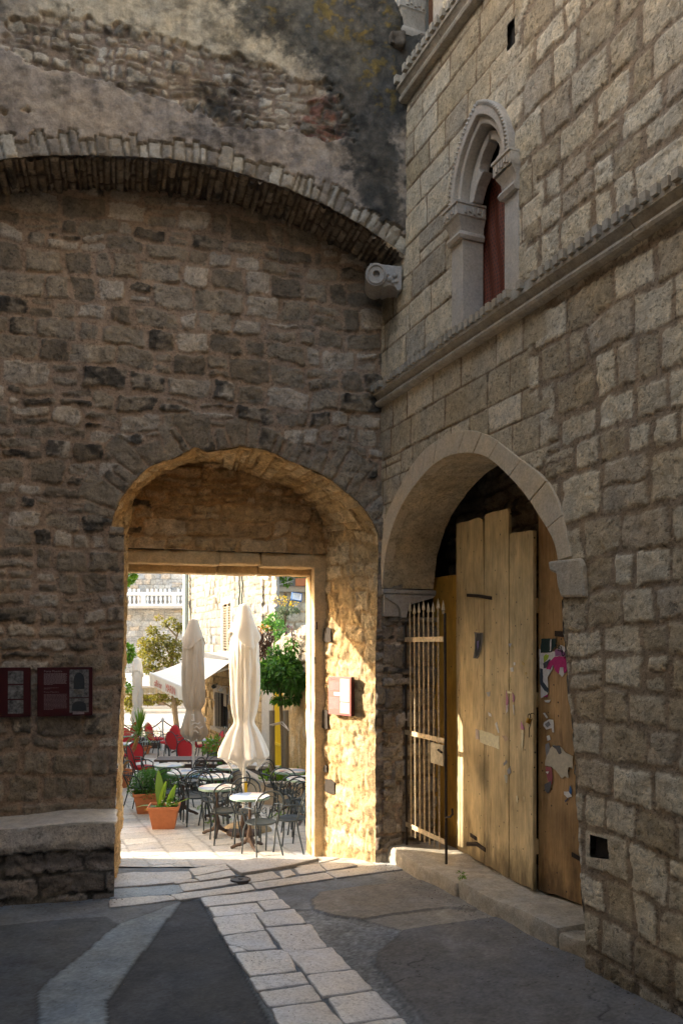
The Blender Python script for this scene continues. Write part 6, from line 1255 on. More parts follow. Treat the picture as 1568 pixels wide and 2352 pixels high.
info_panel(pe, uu, RVn, w3, h3, 'sunlit red information panel on the right jamb inside the gateway',
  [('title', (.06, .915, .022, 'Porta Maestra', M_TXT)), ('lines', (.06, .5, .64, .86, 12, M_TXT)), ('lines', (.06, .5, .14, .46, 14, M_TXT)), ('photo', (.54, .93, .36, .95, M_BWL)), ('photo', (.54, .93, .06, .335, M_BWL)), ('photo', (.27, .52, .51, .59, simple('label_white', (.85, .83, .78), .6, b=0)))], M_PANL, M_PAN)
# ================================================================== CAFE FURNITURE
def arcpts(c, rx, rz, a0, a1, n, y0=0, y1=0): return [(c[0]+rx*math.cos(a), y0+(y1-y0)*(math.sin(a) if True else 0), c[1]+rz*math.sin(a)) for a in np.linspace(a0, a1, n)]
def proto_chair():
    e = empty('bistro_chair', (0, 0, 0)); R = .0115
    MB().lathe([(.0, .452), (.17, .452), (.19, .458), (.2, .455), (.2, .44), (.19, .432), (.0, .436)], 28, cap=False).build('seat', M_IRONP, e, smooth=True)
    MB().tube([(-.155, -.135, .44), (-.165, -.17, .54), (-.205, -.20, .64), (-.215, -.225, .72)]+[(.205*math.cos(a), -.235-.02*math.sin(a), .735+.155*math.sin(a)) for a in np.linspace(math.pi, 0, 15)]+[(.215, -.225, .72), (.205, -.20, .64), (.165, -.17, .54), (.155, -.135, .44)], R, 7).build('back_hoop', M_IRONP, e, smooth=True)
    MB().tube([(-.165, -.175, .56), (-.165, -.205, .66)]+[(.15*math.cos(a), -.225-.02*math.sin(a), .70+.125*math.sin(a)) for a in np.linspace(math.pi, 0, 13)]+[(.165, -.205, .66), (.165, -.175, .56)], R*.62, 5).build('inner_hoop', M_IRONP, e, smooth=True)
    sp = lambda s: [(s*(.055+(.012+.035*t)*math.cos(t*7.2+1.2)), -.2, .63+(.012+.035*t)*math.sin(t*7.2+1.2)) for t in np.linspace(0, 1, 14)]+[(s*.02, -.185, .56), (0, -.18, .535)]
    MB().tube([(-.13, -.185, .60), (-.09, -.18, .54), (0, -.175, .515), (.09, -.18, .54), (.13, -.185, .60)], R*.6, 5).build('scroll_bow', M_IRONP, e, smooth=True)
    for s in (-1, 1): MB().tube(sp(s), R*.55, 5).build('scroll', M_IRONP, e, smooth=True)
    for s in (-1, 1):
        MB().tube([(s*.155, -.135, .44), (s*.165, -.165, .3), (s*.185, -.215, .12), (s*.2, -.25, 0)], R, 7).build('leg', M_IRONP, e, smooth=True)
        MB().tube([(s*.15, .125, .44), (s*.175, .16, .33), (s*.18, .17, .16), (s*.185, .19, 0)], R, 7).build('leg', M_IRONP, e, smooth=True)
        MB().tube([(s*.205, -.21, .66), (s*.235, -.15, .675), (s*.25, -.04, .67), (s*.245, .06, .645), (s*.235, .09, .60), (s*.2, .10, .52), (s*.17, .115, .44)], R*.95, 7).build('armrest', M_IRONP, e, smooth=True)
    return e
m_tt, ntt, bst = newmat('patchwork_table_top'); ct = coords(ntt, 'Object', (1, 1, 1)); vt = N(ntt, 'TexVoronoi'); vt.inputs['Scale'].default_value = 4.2; ntt.links.new(ct, vt.inputs['Vector'])
sepc = N(ntt, 'SeparateColor'); ntt.links.new(vt.outputs['Color'], sepc.inputs[0]); xx = mul(ntt, ramp(ntt, sepc.outputs[0], [(0, (.62, .64, .66)), (.3, (.30, .40, .58)), (.5, (.60, .42, .38)), (.75, (.66, .66, .62)), (1, (.35, .42, .52))], 'CONSTANT'), ramp(ntt, noise(ntt, ct, 12, 4), [(.3, .85), (.7, 1.12)]))
ntt.links.new(xx, bst.inputs['Base Color']); bst.inputs['Roughness'].default_value = .22; M_EDGE = simple('green_table_edge', (.20, .30, .24), .5, n=.25); M_CASTI = simple('rusty_cast_iron', (.075, .048, .035), .7, .2, n=.4, scale=40, b=.4)
def proto_table():
    e = empty('cafe_table', (0, 0, 0))
    MB().lathe([(.0, .735), (.27, .735)], 40, cap=False).build('table_top', m_tt, e); MB().lathe([(.27, .7345), (.277, .728), (.278, .705), (.27, .70), (.0, .70)], 40, cap=False).build('rim', M_EDGE, e, smooth=True)
    MB().lathe([(.06, .70), (.05, .68), (.022, .65), (.02, .5), (.03, .47), (.02, .44), (.021, .3), (.035, .26), (.045, .2), (.04, .13), (.055, .1), (.0, .08)], 14).build('pedestal', M_CASTI, e, smooth=True)
    for k in range(3):
        a = k*2.094+.3; c, s = math.cos(a), math.sin(a); MB().tube([(c*r, s*r, z) for r, z in ((.02, .15), (.07, .10), (.13, .065), (.19, .05), (.23, .03), (.265, .015))], [.032, .03, .026, .024, .026, .018], 8).build('leg', M_CASTI, e, smooth=True)
    return e
def proto_red():
    e = empty('armchair', (0, 0, 0)); R = .0125
    B = []; 
    def pad(cx, cy, cz, rx, rz, th, tilt, n=26, m=6):
        V = []; Fc = []
        for side in (-1, 1):
            for i in range(m+1):
                k = i/m; rr_ = math.sin(k*math.pi/2)
                for j in range(n):
                    a = 2*math.pi*j/n; x = rx*rr_*math.cos(a); z = rz*rr_*math.sin(a); y = side*th*math.sqrt(max(0, 1-rr_**4)); V.append((cx+x, cy+y-(z+rz)*tilt, cz+z))
        for s_ in range(2):
            o = s_*(m+1)*n
            for i in range(m):
                for j in range(n): Fc.append((o+i*n+j, o+i*n+(j+1) % n, o+(i+1)*n+(j+1) % n, o+(i+1)*n+j))
        return MB().add(V, Fc)
    pad(0, -.2, .70, .20, .25, .035, .22).build('backrest', M_RED, e, smooth=True)
    o = MB().lathe([(0, .44), (.19, .44), (.225, .455), (.23, .475), (.215, .50), (.15, .515), (0, .52)], 26, cap=False); o.build('seat', M_RED, e, smooth=True)
    for s in (-1, 1):
        MB().tube([(s*.16, -.16, .44), (s*.17, -.19, .25), (s*.2, -.27, 0)], R, 6).build('leg', M_IRONP, e, smooth=True); MB().tube([(s*.17, .14, .44), (s*.2, .18, .25), (s*.205, .2, 0)], R, 6).build('leg', M_IRONP, e, smooth=True)
        MB().tube([(s*.18, -.25, .68), (s*.24, -.16, .68), (s*.26, .02, .66), (s*.25, .12, .6), (s*.2, .13, .45)], R, 6).build('armrest', M_IRONP, e, smooth=True)
    MB().tube([(-.16, -.17, .44), (-.19, -.24, .6)]+[(.2*math.cos(a), -.235-.055*math.sin(a)-.04, .70+.255*math.sin(a)) for a in np.linspace(math.pi, 0, 11)]+[(.19, -.24, .6), (.16, -.17, .44)], R*.8, 6).build('back_frame', M_IRONP, e, smooth=True)
    MB().tube([(-.06, -.25, .58), (-.03, -.25, .55), (0, -.25, .57), (.03, -.25, .55), (.06, -.25, .58)], R*.5, 5).build('scroll', M_IRONP, e, smooth=True)
    return e
pc, ptb, prd = proto_chair(), proto_table(), proto_red(); used = {}
DECKZ = -.72
def place(proto, x, Y, face, label, group, cat, z=None, sc_=1.0):
    o = proto if proto.name not in used else copy_tree(proto); used[proto.name] = 1
    X = (x-784)/F*Y; zz = gz(Y)-.005 if z is None else z
    o.location = (X, Y, zz); o.rotation_euler = (0, 0, face); tag(o, label, cat, group); o.scale = (sc_,)*3; return o
def towards(x, Y, tx, tY):   # heading so that local +Y points at the table
    dx = (tx-784)/F*tY-(x-784)/F*Y; dy = tY-Y; return math.atan2(-dx, dy)
T = {1: (574, 11.0), 2: (499, 11.9), 3: (496, 13.2), 4: (421, 13.7), 5: (390, 14.8), 6: (532, 14.5), 7: (666, 13.9), 8: (697, 12.9)}
tl = {1: 'round patchwork topped table nearest the gate, just below the white umbrella', 2: 'round patchwork table second from the gate, left of the nearest one', 3: 'round table in the middle row left of the white umbrella hem', 4: 'round table right behind the square potted plants', 5: 'round table at the back left, in front of the red armchair', 6: 'round table half hidden behind the hem of the white umbrella', 7: 'round table at the right in front of the stone planter', 8: 'round table at the far right mostly hidden by the gateway jamb'}
for k, (x, Y) in T.items(): place(ptb, x, Y, rngl.uniform(0, 6), tl[k], 'round cafe tables in the court', 'table')
CH = [(599, 10.62, 1, 'dark metal bistro chair nearest the gate, its back to the viewer'), (517, 11.5, 2, 'dark bistro chair with its hooped back to the nearest table, facing the second table'), (567, 11.42, 1, 'dark bistro chair facing the viewer from behind the nearest table'),
      (668, 10.9, 1, 'dark bistro chair close to the right jamb of the gateway, facing the nearest table'), (702, 11.6, 8, 'dark bistro chair cut off by the right jamb of the gateway, second from the front'), (452, 12.85, 4, 'dark bistro chair before the table behind the square pots, back to the viewer'),
      (389, 13.35, 5, 'dark bistro chair directly behind the leafy square pot, seat shining blue'), (491, 12.5, 2, 'dark bistro chair between the second table and the middle row table'), (447, 13.15, 4, 'dark bistro chair right of the table behind the potted plants'), (357, 14.75, 5, 'dark bistro chair left of the back left table'),
      (322, 14.0, 4, 'dark bistro chair seen from the side in front of the near red armchair'), (433, 14.7, 5, 'dark bistro chair right of the back left table, by the beige umbrella pole'), (503, 15.15, 6, 'dark bistro chair in front of the wooden slatted bench, left of the umbrella hem'), (531, 12.9, 3, 'dark bistro chair right of the middle row table, against the umbrella hem'),
      (636, 14.1, 7, 'dark bistro chair before the planter, leftmost by the right hand table'), (654, 13.3, 7, 'dark bistro chair with its back to the viewer at the right hand table'), (677, 12.35, 7, 'dark bistro chair between the right hand table and the gateway jamb'), (694, 12.15, 8, 'dark bistro chair at the table hidden by the jamb, back to the viewer')]
for x, Y, t, lb in CH: place(pc, x, Y, towards(x, Y, *T[t])+rngl.uniform(-.15, .15), lb, 'dark metal bistro chairs in the court', 'chair')
# terrace deck with red armchairs
dk0 = MB(); 
def dpt(x, Y, z): return ((x-784)/F*Y, Y, z)
poly = [(-.32*17.2, 17.2), (-2.75, 17.2), (7.2-.415*17.2-.6-2.3, 17.6), (7.2-.415*26, 26.0), (-.32*26, 26.0)]
V = [(x, y, DECKZ) for x, y in poly]+[(x, y, -1.2) for x, y in poly]; n_ = len(poly)
m_dk, ntd, bsd = newmat('terrace_tiles'); cd = coords(ntd); bk = N(ntd, 'TexBrick'); bk.offset = 0; bk.inputs['Scale'].default_value = 1; bk.inputs['Brick Width'].default_value = .42; bk.inputs['Row Height'].default_value = .42; bk.inputs['Mortar Size'].default_value = .008
bk.inputs['Color1'].default_value = (.36, .31, .26, 1); bk.inputs['Color2'].default_value = (.41, .36, .30, 1); bk.inputs['Mortar'].default_value = (.2, .17, .14, 1); ntd.links.new(cd, bk.inputs['Vector']); ntd.links.new(mul(ntd, bk.outputs['Color'], ramp(ntd, noise(ntd, cd, 5), [(.3, .85), (.7, 1.12)])), bsd.inputs['Base Color']); bsd.inputs['Roughness'].default_value = .6
o = MB().add(V, [tuple(range(n_)), tuple(range(n_, 2*n_))]+[(i, (i+1) % n_, n_+(i+1) % n_, n_+i) for i in range(n_)]); tag(o.build('terrace', m_dk), kind='structure')
tag(MB().box(-5.5, -2.75, 17.12, 17.2, -.62, -.42).build('deck_edge_board', M_WOODD, bevel=.01), 'dark wooden edging board along the front of the tiled cafe terrace', 'board')
RC = [(360, 24.0, -1.9, 'red upholstered armchair turned side on beside the rope post on the terrace'), (386, 23.2, 2.6, 'red armchair directly right of the rope post, seat towards the viewer'), (398, 22.8, 2.2, 'red armchair squeezed between two others at the middle of the terrace'), (409, 21.9, -.5, 'large red armchair left of the beige umbrella pole, seen from behind'), (427, 20.1, .1, 'red armchair with its back to the viewer partly behind the beige umbrella'),
      (468, 22.3, -1.2, 'red armchair just right of the beige umbrella skirt'), (485, 22.0, 1.4, 'red armchair in profile below the cafe window, second from the wall'), (496, 21.3, 1.3, 'red armchair in profile behind the leafy terrace plant'), (513, 20.6, 1.3, 'red armchair nearest the white umbrella, mostly hidden by leaves'),
      (303, 24.0, 2.9, 'sunlit red armchair behind the yucca leaves at the far left'), (292, 22.3, -2.6, 'red armchair at the left edge of the gateway behind the terrace table'), (310, 19.6, .3, 'big red armchair behind the leaning yucca trunk'), (286, 20.6, -1.6, 'red armchair cut by the left jamb beside the big one')]
for x, Y, f_, lb in RC: place(prd, x, Y, f_, lb, 'red armchairs on the cafe terrace', 'armchair', DECKZ)
place(prd, 330, 16.6, -1.0, 'red armchair standing alone on the paving among the dark bistro chairs', 'red armchairs on the cafe terrace', 'armchair', None)
for x, Y, lb in ((287, 22.7, 'round table at the far left of the terrace, farther of two'), (285, 20.8, 'round table at the far left of the terrace, nearer of two'), (414, 24.4, 'round table on the terrace behind the red armchairs left of the beige umbrella'), (466, 21.7, 'round table on the terrace right of the beige umbrella')): place(ptb, x, Y, 1, lb, 'round tables on the terrace', 'table', DECKZ)
# rope posts and low timber boxes at the far end of the terrace
for i, (x, Y) in enumerate(((374, 25.0), (272, 25.0), (470, 25.0))):
    p = dpt(x, Y, DECKZ); o = MB().lathe([(.05, 0), (.05, .02), (.032, .04), (.03, .9), (.045, .92), (.05, .97), (.03, 1.02), (0, 1.04)], 12); o.v = [(a+p[0], b+p[1], c+p[2]) for a, b, c in o.v]
    tag(o.build('rope_post', M_WHITE, smooth=True), ('white rope post between the red armchairs at the terrace edge', 'white rope post at the far left of the terrace edge', 'white rope post hidden near the cafe wall')[i], 'post', 'rope posts of the terrace')
def sag(a, b, d, n=12): return [Vector(a)*(1-t)+Vector(b)*t-Vector((0, 0, d*4*t*(1-t))) for t in np.linspace(0, 1, n)]
pA, pB, pC = (Vector(dpt(x, Y, DECKZ+.95)) for x, Y in ((374, 25.0), (272, 25.0), (470, 25.0)))
M_ROPE = simple('dark_rope', (.12, .06, .055), .9); tag(MB().tube(sag(pA, pB, .35), .022, 6).tube(sag(pA, pC, .3), .022, 6).build('barrier_rope', M_ROPE, smooth=True), 'dark sagging rope strung between the white terrace posts', 'rope')
for i, (x0, x1) in enumerate(((292, 345), (347, 372), (380, 420))): 
    a, b = dpt(x0, 25.5, DECKZ), dpt(x1, 25.5, DECKZ); tag(MB().box(a[0], b[0], 25.4, 25.7, DECKZ, DECKZ+.34, ch=.02).build('timber_trough', M_WOODD), ('long low dark timber trough at the left end of the terrace edge', 'short dark timber trough left of the rope post', 'short dark timber trough right of the rope post')[i], 'trough', 'timber troughs at the terrace edge')
# white wire garden chairs beyond
for i, x in enumerate((338, 352, 384)):
    c = dpt(x, 26.6, -.85); o = MB(); 
    o.tube([(c[0]-.2, 24.8, c[2]), (c[0]-.2, 24.8, c[2]+.75), (c[0]-.1, 24.8, c[2]+.92), (c[0]+.1, 24.8, c[2]+.92), (c[0]+.2, 24.8, c[2]+.75), (c[0]+.2, 24.8, c[2])], .012, 5).tube([(c[0]-.2, 24.4, c[2]), (c[0]-.2, 24.4, c[2]+.45), (c[0]+.2, 24.4, c[2]+.45), (c[0]+.2, 24.4, c[2])], .012, 5).tube([(c[0]-.2, 24.8, c[2]+.45), (c[0]-.2, 24.4, c[2]+.45)], .012, 5).tube([(c[0]+.2, 24.8, c[2]+.45), (c[0]+.2, 24.4, c[2]+.45)], .012, 5)
    for k in range(4): o.tube([(c[0]-.15+.1*k, 24.8, c[2]+.45), (c[0]-.1+.1*k, 24.8, c[2]+.7), (c[0]-.15+.1*k, 24.8, c[2]+.88)], .008, 4); o.tube([(c[0]-.15+.1*k, 24.4, c[2]+.45), (c[0]-.15+.1*k, 24.8, c[2]+.45)], .008, 4)
    tag(o.build('wire_chair', simple('teal_wire_%d' % i, (.35, .45, .44), .5)), ('pale wire garden chair beyond the rope, left one', 'pale wire garden chair beyond the rope, middle one', 'pale wire garden chair beyond the rope, right of the post')[i], 'chair', 'wire chairs beyond the terrace')
# slatted wooden bench along the terrace front
sb = empty('slatted_bench', dpt(440, 16.4, gz(16.4)), 0, 'long dark slatted wooden bench along the front of the terrace', 'bench')
x0_, x1_ = dpt(360, 16.6, 0)[0], dpt(522, 16.6, 0)[0]; z0_ = gz(16.6)
for k in range(3): part(MB().box(x0_, x1_, 16.35+k*.19, 16.52+k*.19, z0_+.62, z0_+.66, ch=.005).build('top_slat', M_WOODD, sb))
for k in range(4): part(MB().box(x0_+.1, x1_, 16.4, 16.43, z0_+.08+k*.135, z0_+.16+k*.135, ch=.004).build('front_slat', M_WOODD, sb))
for t in (.02, .5, .97): X = x0_+.1+(x1_-x0_-.1)*t; part(MB().box(X-.04, X+.04, 16.44, 16.9, z0_-.02, z0_+.62).build('leg', M_WOODD, sb))
bb = empty('blue_bench', dpt(450, 15.7, gz(15.7)), 0, 'low bright blue painted plank bench before the slatted bench', 'bench'); z1_ = gz(15.8); xb0, xb1 = dpt(376, 15.8, 0)[0], dpt(523, 15.8, 0)[0]
for k in range(2): part(MB().box(xb0, xb1, 15.65+k*.17, 15.8+k*.17, z1_+.38, z1_+.41, ch=.005).build('plank', simple('blue_paint_%d' % k, (.10, .28, .52), .5, n=.15), bb))
for t in (.03, .5, .96): X = xb0+(xb1-xb0)*t; part(MB().box(X-.03, X+.03, 15.68, 15.95, z1_-.02, z1_+.38).build('leg', M_IRONP, bb))
# ---- closed umbrellas
def umbrella(x, Y, ytip, k, prof, hem, label, mat, seed, base=True, pole_r=.028, logo=False, cap_k=1.0):
    X = (x-784)/F*Y; zt = CAMH+(1480-ytip)/F*Y; e = empty('parasol', (X, Y, gz(Y) if Y < 17 else DECKZ), 0, label, 'parasol', 'closed parasols'); n = 128; r = np.random.RandomState(seed)
    zz = np.array([p[0] for p in prof])*k; rr_ = np.array([p[1] for p in prof])*k; zi = np.linspace(0, zz[-1], 90); ri = np.interp(zi, zz, rr_); ri = np.convolve(np.pad(ri, 2, 'edge'), np.ones(5)/5, 'valid')
    th = np.linspace(0, 2*math.pi, n, endpoint=False); A, B = np.meshgrid(zi, th, indexing='ij'); Rr = np.repeat(ri[:, None], n, 1)
    ph = r.rand(4)*6.28; s_ = A/zi[-1]
    fold = .5*np.abs(np.sin(4*B/1+ph[0]+.7*np.sin(6*s_)))+.30*np.sin(9*B+ph[1]+2.6*s_)+.22*np.abs(np.sin(8*B+ph[2]-3*s_+np.sin(11*s_)))+.10*np.sin(23*B+4*s_)-.2
    amp = .12+.22*sstep(.15, .5, s_)+.25*sstep(.75, .95, s_); tie = np.exp(-((s_-hem[0])/.03)**2); Rr = Rr*(1+fold*amp*(1-.5*tie))
    ck = np.sin(2*B+ph[3]); lift = sstep(hem[1], 1, s_)*hem[2]*k*(.5+.5*np.abs(np.sin(2*B+ph[3]))*1.0+.35*fold); Zv = zt-A+lift
    Vv = np.stack([X+Rr*np.cos(B), Y+Rr*np.sin(B)*.95, Zv], -1).reshape(-1, 3); idx = np.arange(90*n).reshape(90, n); q = np.stack([idx[:-1], np.roll(idx, -1, 1)[:-1], np.roll(idx, -1, 1)[1:], idx[1:]], -1).reshape(-1, 4)
    o = mesh_np('canopy', Vv, q, mat, e); part(o); sm = o.modifiers.new('thick', 'SOLIDIFY'); sm.thickness = .004
    # wind vent flap: short skirt from the tip, hem in folds
    m2 = 26; zc_ = np.linspace(0, hem[3]*k, m2); A, B = np.meshgrid(zc_, th, indexing='ij'); R2 = (rr_[1]+(.96*rr_.max() if hem[3] < 250 else .68*rr_.max())*(A/zc_[-1])**.9*.95-rr_[1]*A/zc_[-1]*.6)
    f2 = .55*np.abs(np.sin(2*B+ph[1]))+.2*np.sin(7*B+ph[2]); R2 = R2*(1+sstep(.35, 1, A/zc_[-1])*(f2-.3)*.22)+.006; Z2 = zt+.01-A*(1+.42*np.sin(2*B+ph[0])*sstep(.4, 1, A/zc_[-1])*.55)
    Vv = np.stack([X+R2*np.cos(B), Y+R2*np.sin(B)*.95, Z2], -1).reshape(-1, 3); idx = np.arange(m2*n).reshape(m2, n); q = np.stack([idx[:-1], np.roll(idx, -1, 1)[:-1], np.roll(idx, -1, 1)[1:], idx[1:]], -1).reshape(-1, 4)
    o = mesh_np('vent_flap', Vv, q, mat, e); part(o); sm = o.modifiers.new('thick', 'SOLIDIFY'); sm.thickness = .004
    part(MB().lathe([(0, zt+.035), (.02, zt+.03), (.045, zt+.005), (.05, zt-.02), (.03, zt-.04)], 12, X, Y).build('finial', M_WHITE, e, smooth=True))
    zt_ = zt-hem[0]*zi[-1]; rt = float(np.interp(hem[0]*zi[-1], zz, rr_))*1.04; part(MB().tube([(X+rt*math.cos(a), Y+rt*.95*math.sin(a), zt_+.01*math.sin(2*a)) for a in np.linspace(0, 6.28, 24)[:-1]], .011, 5, closed=True).tube([(X-rt*.7, Y-rt*.75, zt_), (X-rt*.95, Y-rt*.8, zt_-.06), (X-rt*.8, Y-rt*.9, zt_-.15)], .01, 4).build('tie_band', mat, e, smooth=True))
    zb_ = gz(Y) if Y < 17 else DECKZ; part(MB().lathe([(pole_r, zb_), (pole_r, zt-.1)], 12, X, Y).build('pole', M_WHITE, e, smooth=True))
    if base: part(MB().lathe([(.26, zb_), (.26, zb_+.05), (.24, zb_+.07), (.06, zb_+.08), (.045, zb_+.3), (pole_r, zb_+.31)], 24, X, Y).build('base', M_CASTI if not logo else M_WHITE, e, smooth=True))
    return e
M_CLW = leafmat('white_canvas', (.88, .86, .81), (.88, .86, .8), .22, .85); M_CLB = leafmat('beige_canvas', (.56, .48, .39), (.6, .5, .38), .15, .85)
for m_ in (M_CLW, M_CLB):      # canvas has no vertex colour
    at = [n_ for n_ in m_.node_tree.nodes if n_.type == 'ATTRIBUTE'][0]; g_ = noise(m_.node_tree, coords(m_.node_tree), 5, 3); rp = ramp(m_.node_tree, g_, [(.3, .94), (.7, 1.04)])
    for l_ in list(at.outputs['Color'].links): m_.node_tree.links.new(rp, l_.to_socket)
k1 = .3201/F*12.0
big = umbrella(560.5, 12.0, 1391, k1, [(0, 16), (15, 28), (95, 46), (215, 84), (290, 98), (475, 92), (675, 84), (800, 70), (832, 58), (860, 76), (975, 122), (1075, 148), (1180, 120), (1250, 84)], (.672, .84, 120, 255), 'large closed white parasol tied at the waist, nearest the gate', M_CLW, 3)
part(MB().box(big.location.x+.012, big.location.x+.05, 12.0-.034, 12.0-.03, gz(12)+.62, gz(12)+.8).build('yellow_sticker', M_YEL, big))
k2_ = .3201/F*16.0
beg = umbrella(444.5, 16.0, 1424, k2_, [(0, 14), (15, 24), (90, 52), (160, 74), (260, 68), (370, 70), (520, 68), (600, 64), (640, 46), (655, 44), (680, 55), (800, 76), (850, 66), (905, 40)], (.715, .88, 50, 175), 'closed beige parasol with a white scribble on its skirt, behind the tables', M_CLB, 8)
M_SCR = simple('white_print', (.75, .73, .7), .8, b=0)
for pts in ([(440, 1642), (445, 1640), (446, 1656), (440, 1654)], [(441, 1664), (448, 1660), (455, 1663), (460, 1658)], [(446, 1672), (452, 1668), (458, 1674), (466, 1668)], [(440, 1680), (450, 1678), (456, 1684)]):
    part(MB().tube([P(x, y, 15.76) for x, y in pts], .014, 4).build('printed_scribble', M_SCR, beg))
umbrella(316, 28.5, 1513, .3201/F*28.5, [(0, 16), (12, 22), (60, 32), (110, 36), (200, 30), (300, 32), (350, 26), (380, 34), (460, 36), (500, 24)], (.70, .86, 50, 110), 'closed white parasol far off behind the left hand awning', M_CLW, 5, base=False)
# ---- pots and plants
def square_pot(x, Y, w_, h_, rz, label, r2=.72):
    e = empty('square_pot', dpt(x, Y, gz(Y)), rz, label, 'pot', None); o = MB(); a, b = w_*r2/2, w_/2
    lv = [(a, 0), (b*.97, h_*.84), (b*.97, h_*.84), (b*1.04, h_*.85), (b*1.06, h_), (b*.95, h_), (b*.9, h_*.86)]
    V = []; 
    for q_, z in lv: V += [(-q_, -q_*.85, z), (q_, -q_*.85, z), (q_, q_*.85, z), (-q_, q_*.85, z)]
    o.add(V, [(4*i+j, 4*i+(j+1) % 4, 4*i+4+(j+1) % 4, 4*i+4+j) for i in range(6) for j in range(4)]+[(0, 1, 2, 3)]); o.build('pot', M_TERRA, e, bevel=.008)
    MB().box(-b*.92, b*.92, -b*.78, b*.78, h_*.84, h_*.87).build('soil', M_SOIL, e); return e
sp1 = square_pot(377.5, 12.5, .46, .36, .12, 'square terracotta pot with broad blade leaves, nearer of the two square pots')
sp2 = square_pot(338, 13.9, .47, .36, .3, 'square terracotta pot under the bushy white flowered plant')
def blades(name, base, specs, mat, parent, seg=9):
    V, Fc, Cc = [], [], []
    for (az, L, w_, lean, curl) in specs:
        d = Vector((math.cos(az), math.sin(az), 0)); sd_ = Vector((-d.y, d.x, 0)); p = Vector(base); ang = lean; o = len(V); tint = rngl.uniform(.6, 1.2)
        for k in range(seg+1):
            t = k/seg; wd = w_*math.sin(math.pi*min(.97, t*.88+.1))**.8; V += [tuple(p-sd_*wd/2), tuple(p-Vector((0, 0, wd*.12))), tuple(p+sd_*wd/2)]; Cc += [[tint]*3]*3
            ang += curl/seg; p = p+(d*math.sin(ang)+Vector((0, 0, 1))*math.cos(ang))*(L/seg)
        for k in range(seg): Fc += [(o+3*k, o+3*k+1, o+3*k+4, o+3*k+3), (o+3*k+1, o+3*k+2, o+3*k+5, o+3*k+4)]
    return mesh_np(name, V, Fc, mat, parent, np.array(Cc)*.8)
bp = empty('blade_plant', (sp1.location.x, sp1.location.y, gz(12.5)+.3), 0, 'broad upright pale green leaves in the nearer square pot', 'plant'); b0 = Vector(bp.location)
part(blades('leaf', b0+Vector((-.06, 0, 0)), [(4.5, .62, .15, .05, .12), (-.6, .46, .13, .16, .2), (3.1, .42, .10, 1.0, 1.0)], M_BLADE, bp)); part(blades('leaf', b0+Vector((.06, 0, 0)), [(-.5, .42, .16, .2, .3), (-.3, .44, .10, .9, .4), (3.5, .38, .10, .9, 1.2), (-.8, .3, .08, .7, .9)], M_BLADE, bp)); part(leaves('small_leaves', [(tuple(b0+Vector((.04, 0, .06))), (.16, .12, .07), 160), (tuple(b0+Vector((.15, 0, .12))), (.06, .06, .1), 50)], .05, M_SHL, bp, 9)); part(leaves('flowers', [(tuple(b0+Vector((.05, -.08, .1))), (.14, .05, .05), 12)], .03, M_PETW, bp, 10, aspect=.9))
bu = empty('flowering_bush', tuple(P(350, 1800, 13.9)), 0, 'dense feathery green bush with small white daisies in the farther square pot', 'bush')
cl = [(pp(326+i*16, 1796-(6 if 0 < i < 4 else 0), 13.9+.1*(i % 2)), (.19, .19, .20), 1000) for i in range(5)]+[(pp(312, 1812, 13.85), (.15, .12, .14), 420), (pp(345, 1825, 13.8), (.25, .15, .08), 420)]
part(leaves('foliage', cl, .042, M_SHL, bu, 61, aspect=.28, droop=-.3, shell=.25)); part(leaves('flowers', [(pp(330+i*12, 1790-5*math.sin(i), 13.85), (.1, .1, .06), 5) for i in range(7)]+[(pp(384, 1812, 13.8), (.1, .08, .06), 6), (pp(316, 1800, 13.8), (.06, .06, .05), 4)], .035, M_PETW, bu, 62, aspect=.95)); part(MB().tube([tuple(P(343, 1840, 13.9)), tuple(P(343, 1810, 13.9))], .03, 5).tube([tuple(P(334, 1838, 13.85)), tuple(P(329, 1855, 13.8))], .012, 4).build('stem', M_VINE, bu))
def round_pot(x, Y, r_, h_, label, z=None):
    p = dpt(x, Y, gz(Y) if z is None else z); e = empty('round_pot', p, 0, label, 'pot')
    MB().lathe([(r_*.66, 0), (r_*.92, h_*.8), (r_*.93, h_*.82), (r_*1.04, h_*.83), (r_*1.06, h_*.98), (r_*1.0, h_), (r_*.92, h_*.98), (r_*.88, h_*.86), (0, h_*.86)], 28).build('pot', M_TERRA, e, smooth=True); MB().lathe([(r_*.87, h_*.87), (0, h_*.88)], 20, cap=False).build('soil', M_SOIL, e); return e
round_pot(277, 17.0, .27, .36, 'round terracotta pot of the leaning yucca at the left edge of the gateway', gz(17)); round_pot(331, 24.2, .22, .22, 'low terracotta bowl pot on the terrace behind the yucca', DECKZ)
yu = empty('yucca', dpt(281, 17.0, gz(17)+.3), 0, 'yucca with a leaning bare trunk and a tuft of sword leaves', 'plant'); yp_ = [P(283, 1764, 17), P(292, 1748, 16.9), P(303, 1728, 16.8), P(313, 1706, 16.7), P(318, 1694, 16.7)]
part(MB().tube(yp_, [.045, .042, .04, .036, .034], 8).build('trunk', simple('yucca_bark', (.42, .26, .11), .85, n=.35, scale=30, b=.6), yu, smooth=True))
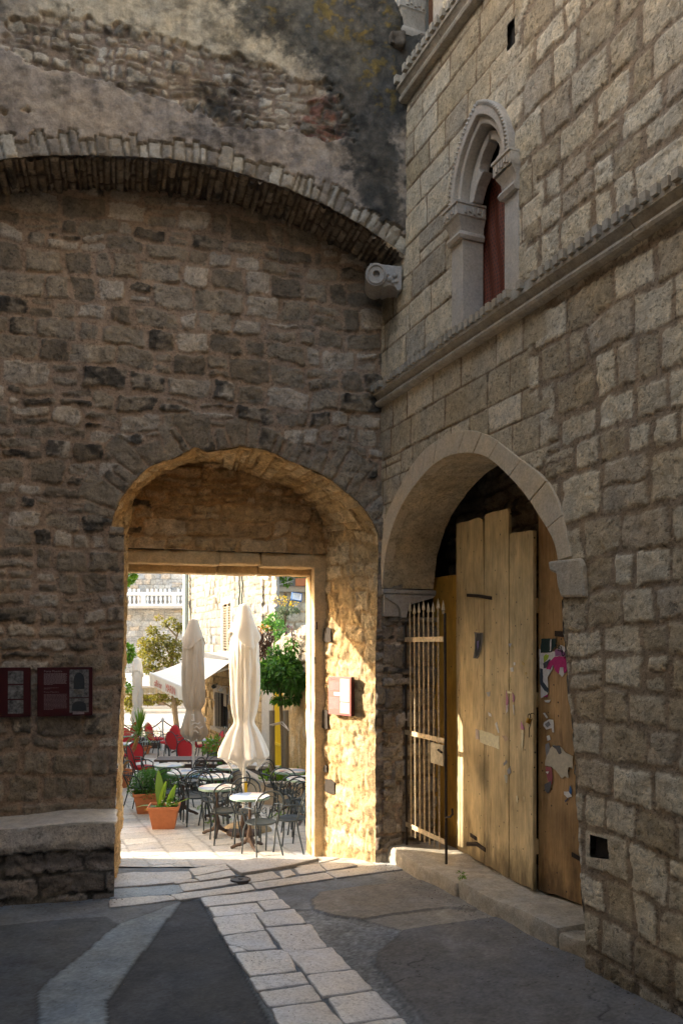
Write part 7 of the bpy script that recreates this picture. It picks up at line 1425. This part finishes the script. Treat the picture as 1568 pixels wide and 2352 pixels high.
r = random.Random(17); part(blades('crown', P(319, 1690, 16.7), [(r.uniform(0, 6.28), r.uniform(.38, .6), .035, r.uniform(.1, 1.5), r.uniform(.3, 1.9)) for _ in range(58)], M_BLADE, yu)); part(blades('crown', P(321, 1680, 16.7), [(r.uniform(0, 6.28), r.uniform(.4, .55), .03, r.uniform(.02, .5), .1) for _ in range(22)], M_BLADE, yu))
as_ = empty('aspidistra', dpt(508, 17.6, DECKZ), 0, 'lush broad leaved green plant behind the slatted bench', 'plant'); part(blades('leaf', Vector(dpt(508, 17.6, DECKZ+.05)), [(r.uniform(0, 6.28), r.uniform(.5, .85), .11, r.uniform(.1, .9), r.uniform(.3, 1.1)) for _ in range(44)], M_ORL, as_)); part(leaves('small_leaves', [(pp(500, 1715, 17.5), (.3, .2, .2), 200)], .13, M_BLADE, as_, 7))
# mound of stone by the nearest table and the loose kerb
bs0 = Vector(P(566, 1871, 12.2)); bs0.z = gz(12.2); e = MB(); V = []; Fc = []
for i in range(9):
    for j in range(24):
        a = 2*math.pi*j/24; t = i/8*math.pi/2; V.append((bs0.x+.38*math.cos(a)*math.cos(t)*(1+.08*math.sin(3*a)), bs0.y+.24*math.sin(a)*math.cos(t), bs0.z-.02+.17*math.sin(t)**.8+.01*math.sin(5*a+i)))
Fc = [(i*24+j, i*24+(j+1) % 24, (i+1)*24+(j+1) % 24, (i+1)*24+j) for i in range(8) for j in range(24)]
tag(MB().add(V, Fc).build('mound_stone', stone('granular_stone', attr=False, c=(.36, .27, .16), pits=.8, fine=1.4), smooth=True), 'low rounded rough stone lying on the paving behind the nearest table', 'stone')
# block added outside the view on the left, sized to shade the court
plain_block('court_shade_block', [(-.3*12.6-.5, 12.6), (-.3*31-.7, 31), (-18, 31), (-16, 12.6)], -1, 4.3, 'plain pale block added out of view on the left to shade the court', stone('pale_render', attr=False, c=(.75, .70, .60)))

blob_plant('wall_weed', [(tuple(RW(1.62, .27, .12)), (.035, .035, .03), 26)], .04, M_BRL, 'tiny green weed sprouting from a joint of the stone threshold', 'weed', 71, stems=False)
